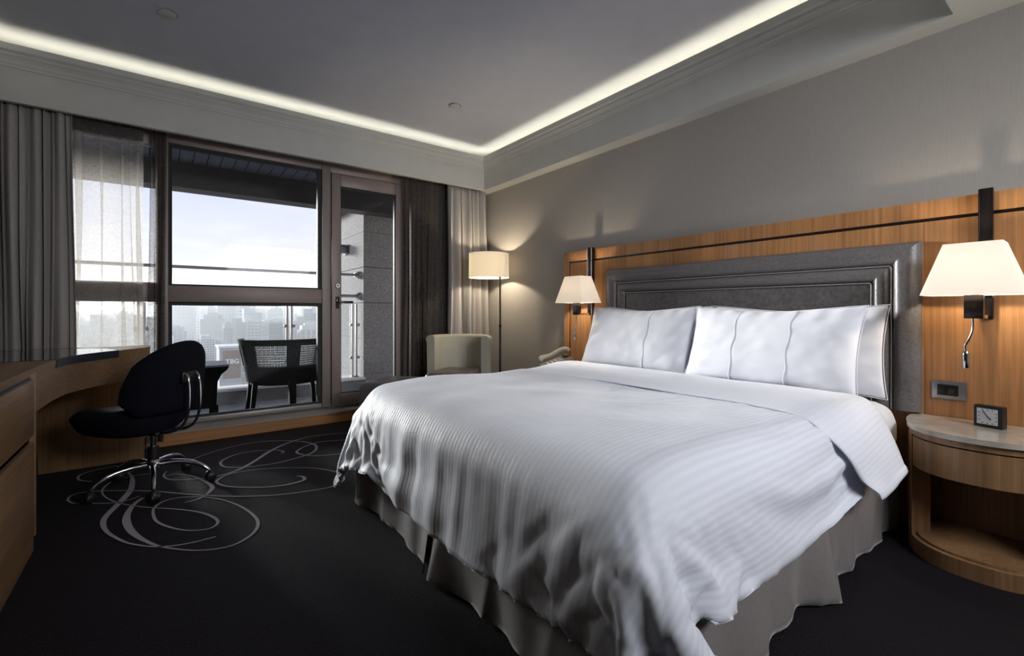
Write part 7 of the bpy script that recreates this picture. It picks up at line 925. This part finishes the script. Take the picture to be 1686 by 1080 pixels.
for ya_, yb_ in ((1.56, 2.20), (2.21, 2.862)):
    dr = bx('drawer', (-.475, ya_, .512), (-.446, yb_, .752), M['woodh'], DK, .0015)
    bx('finger_pull', (-.470, ya_ + .01, .752), (-.455, yb_ - .01, .762), M['inlay'], dr)
    dr = bx('drawer', (-.475, ya_, .075), (-.446, yb_, .482), M['woodh'], DK, .0015)
    bx('finger_pull', (-.470, ya_ + .01, .482), (-.462, yb_ - .01, .512), M['inlay'], dr)

# ------------------------------------------------------------------ desk chair
CX, CY = -.045, 3.50
DC = thing('desk_chair', 'black upholstered swivel desk chair on five chrome legs by the desk', 'chair', (CX, CY, 0))
ang = math.atan2(.755, -.655) 
CM = Matrix.Translation((CX, CY, 0)) @ Matrix.Rotation(ang, 4, 'Z')       # local +x is the sitter's forward
def dc(name, fn, m, parent=DC, sm=50, base=False, mod=None):
    bm = bm_(); fn(bm)
    bm.transform(CM if not base else Matrix.Translation((CX, CY, 0)))
    o = obj(name, bm, m, parent, sm)
    if mod: mm = o.modifiers.new('smooth', 'SUBSURF'); mm.levels = mod; mm.render_levels = mod
    return o
for k in range(5):
    a = math.radians(271 + 72 * k); c, s = math.cos(a), math.sin(a)
    P = smooth_path([(c * .02, s * .02, .135), (c * .10, s * .10, .140), (c * .19, s * .19, .128), (c * .255, s * .255, .098), (c * .287, s * .287, .068)], 4)
    lg = dc('leg', lambda b: tube(b, P, [.021 - .0007 * i for i in range(len(P))], 10), M['chrome'], base=True)
    cs = dc('caster', lambda b: [lathe(b, [(.0, d - .011), (.022, d - .011), (.028, d - .006), (.028, d + .006), (.022, d + .011), (0, d + .011)], (0, 0, 0), 18, 'y') for d in (-.014, .014)], M['black'], lg, base=True)
    # orient each twin wheel under its leg
    me = cs.data; me.transform(Matrix.Translation(Vector((c * .295, s * .295, .028))) @ Matrix.Rotation(a + .5, 4, 'Z'))
    hd = dc('caster_hood', lambda b: lathe(b, [(.027, .022), (.030, .036), (.022, .055), (.010, .068), (0, .07)], (c * .292, s * .292, 0), 16), M['black'], lg, base=True)
dc('hub', lambda b: lathe(b, [(0, .105), (.034, .108), (.040, .125), (.040, .15), (.030, .165), (0, .166)], (0, 0, 0), 24), M['chrome'], base=True)
dc('gas_lift_cover', lambda b: lathe(b, [(0, .16), (.029, .16), (.028, .245), (0, .245)], (0, 0, 0), 20), M['black'], base=True)
dc('gas_lift', lambda b: lathe(b, [(0, .24), (.016, .24), (.016, .34), (0, .34)], (0, 0, 0), 16), M['chrome'], base=True)
dc('tilt_mechanism', lambda b: box(b, (-.10, -.07, .322), (.09, .07, .346), .008), M['black'])
dc('tilt_lever', lambda b: tube(b, [(-.05, -.06, .333), (-.06, -.15, .325), (-.065, -.19, .322)], [.006, .006, .011], 8), M['black'])
def seat_fn(b):
    nu, nv = 15, 15
    T = {}; B = {}
    for i in range(nu):
        for j in range(nv):
            U = -1 + 2 * i / (nu - 1); V = -1 + 2 * j / (nv - 1)
            # squircle plan
            k = max(abs(U), abs(V)) / max(1e-6, (abs(U) ** 3 + abs(V) ** 3) ** (1 / 3)) if (U or V) else 1
            x = U * k * .285 + .150; y = V * k * .245
            rim = (abs(U * k) ** 3 + abs(V * k) ** 3)
            dome = .082 * (1 - min(1, rim)) ** .45
            sad = .045 * V * V - .012 * max(0, U) ** 2 + .035 * max(0, -U) ** 2
            T[i, j] = b.verts.new((x, y, .395 + dome + sad))
            B[i, j] = b.verts.new((x, y, .393 - .092 * (1 - min(1, rim)) ** .4 + sad * .6)) if 0 < i < nu - 1 and 0 < j < nv - 1 else T[i, j]
    for i in range(nu - 1):
        for j in range(nv - 1):
            b.faces.new((T[i, j], T[i + 1, j], T[i + 1, j + 1], T[i, j + 1]))
            try: b.faces.new((B[i, j], B[i, j + 1], B[i + 1, j + 1], B[i + 1, j]))
            except ValueError: pass
dc('seat', seat_fn, M['blackfab'], sm=180, mod=1)
def back_fn(b):
    nu, nv = 29, 13; O = {}; I = {}
    for i in range(nu):
        for j in range(nv):
            U = -1 + 2 * i / (nu - 1); V = j / (nv - 1)
            ph_ = U * math.radians(74)
            x = -.215 + .25 * (1 - math.cos(ph_)) ** 1.0; y = .245 * math.sin(ph_)
            zt = .890 - .20 * abs(U) ** 2.0 - .10 * max(0, abs(U) - .8) / .2
            zb = .455 - .01 * abs(U) + .10 * max(0, abs(U) - .7) / .3
            z = zb + (zt - zb) * V
            x -= .05 * (V - .3) * math.cos(ph_)
            r = max(abs(U), abs(2 * V - 1)); th = .028 * (max(0, 1 - abs(U) ** 6) ** .5) * (max(0, 1 - abs(2 * V - 1) ** 5) ** .5)
            n = Vector((-math.cos(ph_), math.sin(ph_), 0))
            O[i, j] = b.verts.new(Vector((x, y, z)) + n * th)
            I[i, j] = O[i, j] if i in (0, nu - 1) or j in (0, nv - 1) else b.verts.new(Vector((x, y, z)) - n * th)
    for i in range(nu - 1):
        for j in range(nv - 1):
            b.faces.new((O[i, j], O[i + 1, j], O[i + 1, j + 1], O[i, j + 1]))
            try: b.faces.new((I[i, j], I[i, j + 1], I[i + 1, j + 1], I[i + 1, j]))
            except ValueError: pass
dc('backrest', back_fn, M['blackfab'], sm=180, mod=1)
dc('back_bracket', lambda b: box(b, (-.268, -.05, .63), (-.240, .05, .70), .008), M['black'])
for s in (-1, 1):
    dc('back_bar', lambda b: tube(b, smooth_path([(-.262, s * .035, .690), (-.288, s * .035, .665), (-.298, s * .036, .58), (-.292, s * .037, .47), (-.25, s * .038, .385), (-.17, s * .04, .345), (-.06, s * .042, .335), (.04, s * .042, .334)], 5), .0075, 10), M['chrome'])

# ------------------------------------------------------------------ ottoman and lounge chair
ot = thing('ottoman', 'low mauve grey leather ottoman beyond the foot of the bed by the balcony door', 'ottoman', (1.66, 3.79, 0))
OM = Matrix.Translation((1.655, 3.80, 0)) @ Matrix.Rotation(math.radians(38), 4, 'Z')
def om(name, fn, m, sm=40, mod=0):
    bm = bm_(); fn(bm); bm.transform(OM); o = obj(name, bm, m, ot, sm)
    if mod: mm = o.modifiers.new('smooth', 'SUBSURF'); mm.levels = mod; mm.render_levels = mod
om('cushion', lambda b: box(b, (-.25, -.27, .13), (.24, .27, .455), .05, 5), M['greyup'], 60)
om('base', lambda b: box(b, (-.22, -.24, .08), (.21, .24, .13), .004), M['black'])
for x in (-.18, .18):
    for y in (-.2, .2): om('foot', lambda b: lathe(b, [(.016, 0), (.022, .085)], (x, y, 0), 12), M['bronze'])
lc = thing('lounge_chair', 'cream tub lounge chair with mauve leather seat in the corner under the floor lamp', 'chair', (2.33, 3.95, 0))
LM = Matrix.Translation((2.33, 3.96, 0)) @ Matrix.Rotation(math.radians(218), 4, 'Z')   # +x faces into the room
def lm(name, fn, m, sm=60, mod=0):
    bm = bm_(); fn(bm); bm.transform(LM); o = obj(name, bm, m, lc, sm)
    if mod: mm = o.modifiers.new('smooth', 'SUBSURF'); mm.levels = mod; mm.render_levels = mod
lm('seat', lambda b: box(b, (-.22, -.235, .20), (.32, .235, .475), .06, 5), M['greyup'])
def tub(b, r, th, z0, z1, a0, a1):
    nu = 31; G = []
    for i in range(nu):
        a = math.radians(a0 + (a1 - a0) * i / (nu - 1)); ct, st = math.cos(a), math.sin(a)
        # straighter arms in front
        R1, R0 = r, r - th
        pr = [(R0, z0), (R0, z1 - .03), (R0 + .012, z1 - .008), (R0 + th * .5, z1), (R1 - .012, z1 - .008), (R1 + .004, z1 - .03), (R1 + .004, z1 - .06), (R1 - .004, z1 - .07), (R1 - .012, z0)]
        G.append([b.verts.new((q * ct * 1.0, q * st * .98, z)) for q, z in pr])
    k = len(G[0])
    for i in range(nu - 1):
        for j in range(k): b.faces.new((G[i][j], G[i][(j + 1) % k], G[i + 1][(j + 1) % k], G[i + 1][j]))
    b.faces.new(G[0][::-1]); b.faces.new(G[-1])
lm('backrest', lambda b: tub(b, .335, .085, .14, .812, 82, 278), M['beige'])
for a in (110, 180, 250):
    lm('back_seam', lambda b: tube(b, [(.252 * math.cos(math.radians(a)), .247 * math.sin(math.radians(a)), z) for z in (.46, .6, .78)], .003, 6), M['beige'])
lm('base', lambda b: lathe(b, [(0, .10), (.27, .10), (.30, .14), (.30, .2), (0, .2)], (0, 0, 0), 32), M['black'], 40)
for a in (45, 135, 225, 315):
    lm('leg', lambda b: lathe(b, [(.014, 0), (.02, .11)], (.24 * math.cos(math.radians(a)), .24 * math.sin(math.radians(a)), 0), 12), M['bronze'])

# ------------------------------------------------------------------ floor lamp
fl = thing('floor_lamp', 'standing lamp with lit cream drum shade in the corner by the drape', 'lamp', (2.76, 3.88, 0))
bm = bm_(); lathe(bm, [(0, 0), (.125, 0), (.13, .008), (.125, .018), (.02, .024), (0, .024)], (2.76, 3.86, 0), 36); obj('base', bm, M['bronze'], fl, 40)
bm = bm_(); tube(bm, [(2.76, 3.86, .02), (2.76, 3.86, .90)], .011, 12); obj('pole', bm, M['bronze'], fl, 40)
bm = bm_(); tube(bm, [(2.76, 3.86, .90), (2.76, 3.86, 1.63)], .009, 12); lathe(bm, [(.015, .885), (.015, .91)], (2.76, 3.86, 0), 14); obj('pole', bm, M['bronze'], fl, 40)
sx, sy = 2.705, 3.985
bm = bm_(); tube(bm, [(2.76, 3.86, 1.60), (sx, sy, 1.60)], .006, 8); tube(bm, [(sx, sy, 1.61), (sx, sy, 1.54)], .014, 10); obj('arm', bm, M['bronze'], fl, 40)
bm = bm_(); lathe(bm, [(0, 1.545), (.018, 1.535), (.032, 1.49), (.022, 1.455), (0, 1.45)], (sx, sy, 0), 16); obj('bulb', bm, M['bulb'], fl, 60)
bm = bm_(); 
for r, fl_ in ((.205, 1), (.201, -1)):
    ring0 = [bm.verts.new((sx + r * 1.02 * math.cos(2 * PI * k / 48), sy + r * 1.02 * math.sin(2 * PI * k / 48), 1.395)) for k in range(48)]
    ring1 = [bm.verts.new((sx + r * math.cos(2 * PI * k / 48), sy + r * math.sin(2 * PI * k / 48), 1.645)) for k in range(48)]
    for k in range(48): bm.faces.new((ring0[k], ring0[(k + 1) % 48], ring1[(k + 1) % 48], ring1[k]))
obj('shade', bm, M['shadef'], fl, 60)
for z, r in ((1.397, .2085), (1.643, .2045)):
    bm = bm_(); tube(bm, [(sx + r * math.cos(2 * PI * k / 48), sy + r * math.sin(2 * PI * k / 48), z) for k in range(49)], .0035, 6, False); obj('shade_rim', bm, M['shadef'], fl, 60)
bm = bm_(); tube(bm, [(2.755, 3.87, 1.39), (2.755, 3.87, 1.41)], .006, 8); obj('finial', bm, M['chrome'], fl, 60)
l = lamp('POINT', 'floor_bulb_light', (sx - 2.76, sy - 3.88, 1.50), 16, (1.0, .88, .71), shadow_soft_size=.022); l.parent = fl

# ------------------------------------------------------------------ balcony furniture
def lattice(bm, fn, nu, nv, w=.22, r=.0035):
    """woven cane: crossing strands with open gaps"""
    for i in range(nu + 1): tube(bm, [fn(i / nu, k / 6) for k in range(7)], r, 4)
    for j in range(nv + 1): tube(bm, [fn(k / 14, j / nv) for k in range(15)], r, 4)
wc = thing('wicker_armchair', 'black wicker tub armchair with open woven back on the balcony', 'chair', (1.02, 5.15, .045))
def tubpt(a, z, grow=0.):
    f = (z - .38) / .42
    r = .30 + .075 * max(0, f) + grow
    return Vector((1.00 + r * 1.08 * math.sin(a), 5.18 - r * math.cos(a) * .95, z))
A0, A1 = math.radians(-118), math.radians(118)
def band_(name, a0, a1, z0, z1, th=.022):
    bm = bm_(); nu = 14; G = []
    for i in range(nu + 1):
        a = a0 + (a1 - a0) * i / nu
        zz1 = z1(a) if callable(z1) else z1; zz0 = z0(a) if callable(z0) else z0
        G.append([bm.verts.new(tubpt(a, zz0, th)), bm.verts.new(tubpt(a, zz1, th)), bm.verts.new(tubpt(a, zz1, -th * .3)), bm.verts.new(tubpt(a, zz0, -th * .3))])
    for i in range(nu):
        for j in range(4): bm.faces.new((G[i][j], G[i][(j + 1) % 4], G[i + 1][(j + 1) % 4], G[i + 1][j]))
    bm.faces.new(G[0]); bm.faces.new(G[-1][::-1])
    return obj(name, bm, M['wicker'], wc, 50)
band_('rim', A0, A1, .715, .775)
band_('lower_panel', A0, A1, .36, .515)
for a in (-108, -60, 1, 60, 110):
    a = math.radians(a); band_('upright', a - math.radians(7 if abs(a) > .3 else 9), a + math.radians(7 if abs(a) > .3 else 9), .50, .74)
for a0, a1 in ((-60, 1), (1, 60), (-108, -60), (60, 110)):
    a0, a1 = math.radians(a0 + 6), math.radians(a1 - 6); bm = bm_()
    lattice(bm, lambda u, v: tubpt(a0 + (a1 - a0) * u, .50 + .22 * v, .008), 24, 10, r=.0040)
    obj('woven_panel', bm, M['wicker'], wc)['kind'] = 'stuff'
bm = bm_(); prism(bm, [tubpt(A0 + (A1 - A0) * k / 20, .38, -.01)[:2] for k in range(21)], .33, .40); obj('seat', bm, M['wicker'], wc, 40)
for a, w in ((-62, .026), (1, .038), (64, .026), (-118, .024), (118, .024)):
    p = tubpt(math.radians(a), .38); q = Vector((p.x + (p.x - 1.0) * .12, p.y + (p.y - 5.18) * .10, .045))
    bm = bm_(); tube(bm, [p, q], [w * 1.25, w], 4); obj('leg', bm, M['wicker'], wc)
wt = thing('wicker_side_table', 'dark wicker side table with slatted top beside the armchair on the balcony', 'table', (.30, 5.2, .045))
for k in range(8): bx('top_slat', (-.11, 4.97 + k * .058, .540), (.49, 4.97 + k * .058 + .048, .558), M['slat'], wt, .003)
bm = bm_(); 
prof = [(0, .56), (.30, .56), (.305, .545), (.255, .47), (.225, .40), (.22, .16), (0, .16)]
for r, z in (): pass
rings = []
for r, z in [(.30, .540), (.285, .51), (.245, .47), (.215, .40), (.205, .16)]:
    rings.append([bm.verts.new((.19 + q[0] * r, 5.20 + q[1] * r * .75, z)) for q in ((-1, -1), (1, -1), (1, 1), (-1, 1))])
for a, b in zip(rings, rings[1:]):
    for k in range(4): bm.faces.new((a[k], a[(k + 1) % 4], b[(k + 1) % 4], b[k]))
bm.faces.new(rings[0]); bm.faces.new(rings[-1][::-1]); obj('woven_body', bm, M['wicker'], wt, 20)
for x in (-.005, .385):
    for y in (5.06, 5.34): bx('leg', (x - .025, y - .025, .045), (x + .025, y + .025, .18), M['wicker'], wt)

# ------------------------------------------------------------------ the city below
GZ = -75.0
bm = bm_(); box(bm, (-3500, 60, GZ - 5), (4500, 6500, GZ)); struct('city_ground', bm, mat('city_ground', (.16, .165, .17), .9, nscale=.02, namt=.5))
FC = [('grey concrete', (.20, .205, .23)), ('pale grey', (.40, .40, .42)), ('brown tiled', (.26, .19, .165)), ('blue grey glass', (.13, .17, .25)), ('white', (.66, .66, .66)), ('dark grey', (.10, .105, .12)), ('beige', (.45, .41, .36))]
fac = [mat('facade_' + n_.replace(' ', '_'), c_, .8, nscale=3, namt=.12) for n_, c_ in FC]
win = mat('far_window_glass', (.05, .06, .085), .3, nscale=.2)
rf = mat('roof_sheet', (.25, .26, .29), .8, nscale=.1, namt=.3)
def proto(name, kind, m):
    """unit building: 1 x 1 plan, height 1; scaled when placed"""
    t = thing(name, '', 'building', (0, 0, 0))
    bm = bm_(); box(bm, (-.5, -.5, 0), (.5, .5, 1))
    if kind == 1: box(bm, (-.32, -.32, 1), (.30, .3, 1.06)); box(bm, (-.08, -.08, 1.06), (.08, .08, 1.12))
    if kind == 2: box(bm, (-.5, -.5, 1), (.1, .5, 1.10))
    if kind == 3: box(bm, (-.38, -.38, 1), (.38, .38, 1.12)); box(bm, (-.2, -.2, 1.12), (.2, .2, 1.18))
    if kind == 4: box(bm, (-.53, -.53, .985), (.53, .53, 1.015)); box(bm, (.1, -.2, 1.015), (.35, .2, 1.10))
    obj('tower', bm, m, t)
    bm = bm_(); nfl = {0: 12, 1: 22, 2: 18, 3: 26, 4: 7}[kind]; nc = {0: 4, 1: 7, 2: 5, 3: 3, 4: 6}[kind]
    for k in range(nfl):
        z = (k + .3) / nfl
        for c in range(nc):
            x = -.46 + c * .92 / nc
            box(bm, (x, -.506, z), (x + .66 / nc, -.5, z + .5 / nfl)); box(bm, (-.506, x, z), (-.5, x + .66 / nc, z + .5 / nfl))
    obj('windows', bm, win, t)['kind'] = 'stuff'
    bm = bm_()
    for c in range(5): box(bm, (-.4 + c * .17, -.2 + .1 * (c % 3), 1), (-.32 + c * .17, -.1 + .1 * (c % 3), 1.03 + .02 * (c % 2)))
    obj('roof_units', bm, rf, t)['kind'] = 'stuff'
    return t
NM = ['apartment_block', 'office_tower', 'apartment_tower', 'office_tower', 'low_block']
WORD = ['apartment block', 'stepped office tower', 'apartment tower with stepped end', 'setback office tower', 'low block with overhanging roof edge']
protos = {}
rnd = random.Random(21)
ROWS = (('nearest the balcony', 4), ('in the middle distance', 7), ('far off by the skyline', 99))
def place(k, f, row, x, y, w, d, h, rz=0.):
    where = next(n_ for n_, r_ in ROWS if row < r_)
    if (k, f) not in protos:
        o = protos[k, f] = proto(NM[k], k, fac[f]); o.location = (x, y, GZ)
    else:
        o = dup(protos[k, f], (x, y, GZ))
    o['label'] = '%s %s %s in the haze' % (FC[f][0], WORD[k], where)
    o['group'] = '%s %ss %s' % (FC[f][0], WORD[k].split(' with')[0], where)
    o.rotation_euler = (0, 0, rz); o.scale = (w, d, h)
    return o
TAKEN = [(20, 206, 9)]
# rows receding from 190 m to 2.2 km in the sector seen through the panes
for row, (dist, nb, hmin, hmax) in enumerate(((190, 5, 8, 16), (250, 6, 10, 22), (330, 10, 12, 34), (430, 16, 14, 44), (560, 20, 20, 56), (720, 24, 24, 62), (900, 26, 34, 74), (1200, 26, 46, 88), (1600, 26, 56, 102), (2200, 24, 66, 112))):
    for i in range(nb):
        th = -.15 + .53 * (i + rnd.uniform(.0, 1.)) / nb          # bearing from +y towards +x
        dd = dist * rnd.uniform(.88, 1.12)
        w = dist * rnd.uniform(.014, .034)
        k = rnd.choice((0, 4, 4, 2, 0)) if row < 5 else rnd.choice((0, 1, 2, 3, 2, 1))
        f = rnd.choice((0, 1, 2, 4, 6, 4, 5)) if row < 6 else rnd.choice((0, 1, 3, 5, 3, 2, 4))
        h = rnd.uniform(hmin, hmax) * (.7 if th < .05 and row > 6 else 1)
        if k == 4: h *= .6; w *= 1.4
        w2 = w * rnd.uniform(.6, 1.2); rad = .56 * math.hypot(w, w2); ok = False
        for _ in range(60):
            bx_, by_ = dd * math.sin(th), dd * math.cos(th)
            if all(math.hypot(bx_ - a_, by_ - b_) > rad + c_ for a_, b_, c_ in TAKEN): ok = True; break
            th = -.15 + .53 * rnd.random(); dd = dist * rnd.uniform(.85, 1.16)
        if not ok: continue
        TAKEN.append((bx_, by_, rad))
        place(k, f, row, bx_, by_, w, w2, h, rnd.uniform(-.5, .5))
# pale building with a lettered roof sign, and its neighbour with the sheet roof
sb = thing('sign_building', 'pale low building with white lettered sign on its wall, beyond the wicker table', 'building', (20, 206, GZ))
bx('body', (16.6, 200, GZ), (24, 212, -12.6), fac[1], sb)
bx('parapet', (16.2, 199.6, -12.6), (24.4, 212.4, -11.9), fac[4], sb)
bx('wall_recess', (17.6, 199.9, -24), (23.4, 200, -13.6), fac[2], sb)
fc = bpy.data.curves.new('sign_letters', 'FONT'); fc.body = 'TBG'; fc.size = 2.3; fc.extrude = .1; fc.offset = .05; fc.align_x = 'CENTER'
fo = bpy.data.objects.new('sign_letters', fc); C.objects.link(fo)
dg = bpy.context.evaluated_depsgraph_get(); me = bpy.data.meshes.new_from_object(fo.evaluated_get(dg)); bpy.data.objects.remove(fo)
me.materials.clear(); me.materials.append(M['white'])
fo = bpy.data.objects.new('sign_letters', me); C.objects.link(fo); fo.parent = sb; fo.location = (20.7 - 20, 199.7 - 206, -18.4 - GZ); fo.rotation_euler = (PI / 2, 0, 0)
# morning haze over the city
hz = bpy.data.materials.new('city_haze'); hz.use_nodes = True; n = hz.node_tree; n.nodes.clear()
vs = n.nodes.new('ShaderNodeVolumeScatter'); vs.inputs['Color'].default_value = (.93, .95, 1, 1); vs.inputs['Density'].default_value = .00042; vs.inputs['Anisotropy'].default_value = .45
oo = n.nodes.new('ShaderNodeOutputMaterial'); n.links.new(vs.outputs[0], oo.inputs['Volume'])
bm = bm_(); box(bm, (-3400, 70, GZ + .5), (4400, 6400, 30)); h_ = obj('city_haze', bm, hz)
h_['label'] = 'pale haze lying over the distant city'; h_['kind'] = 'structure'
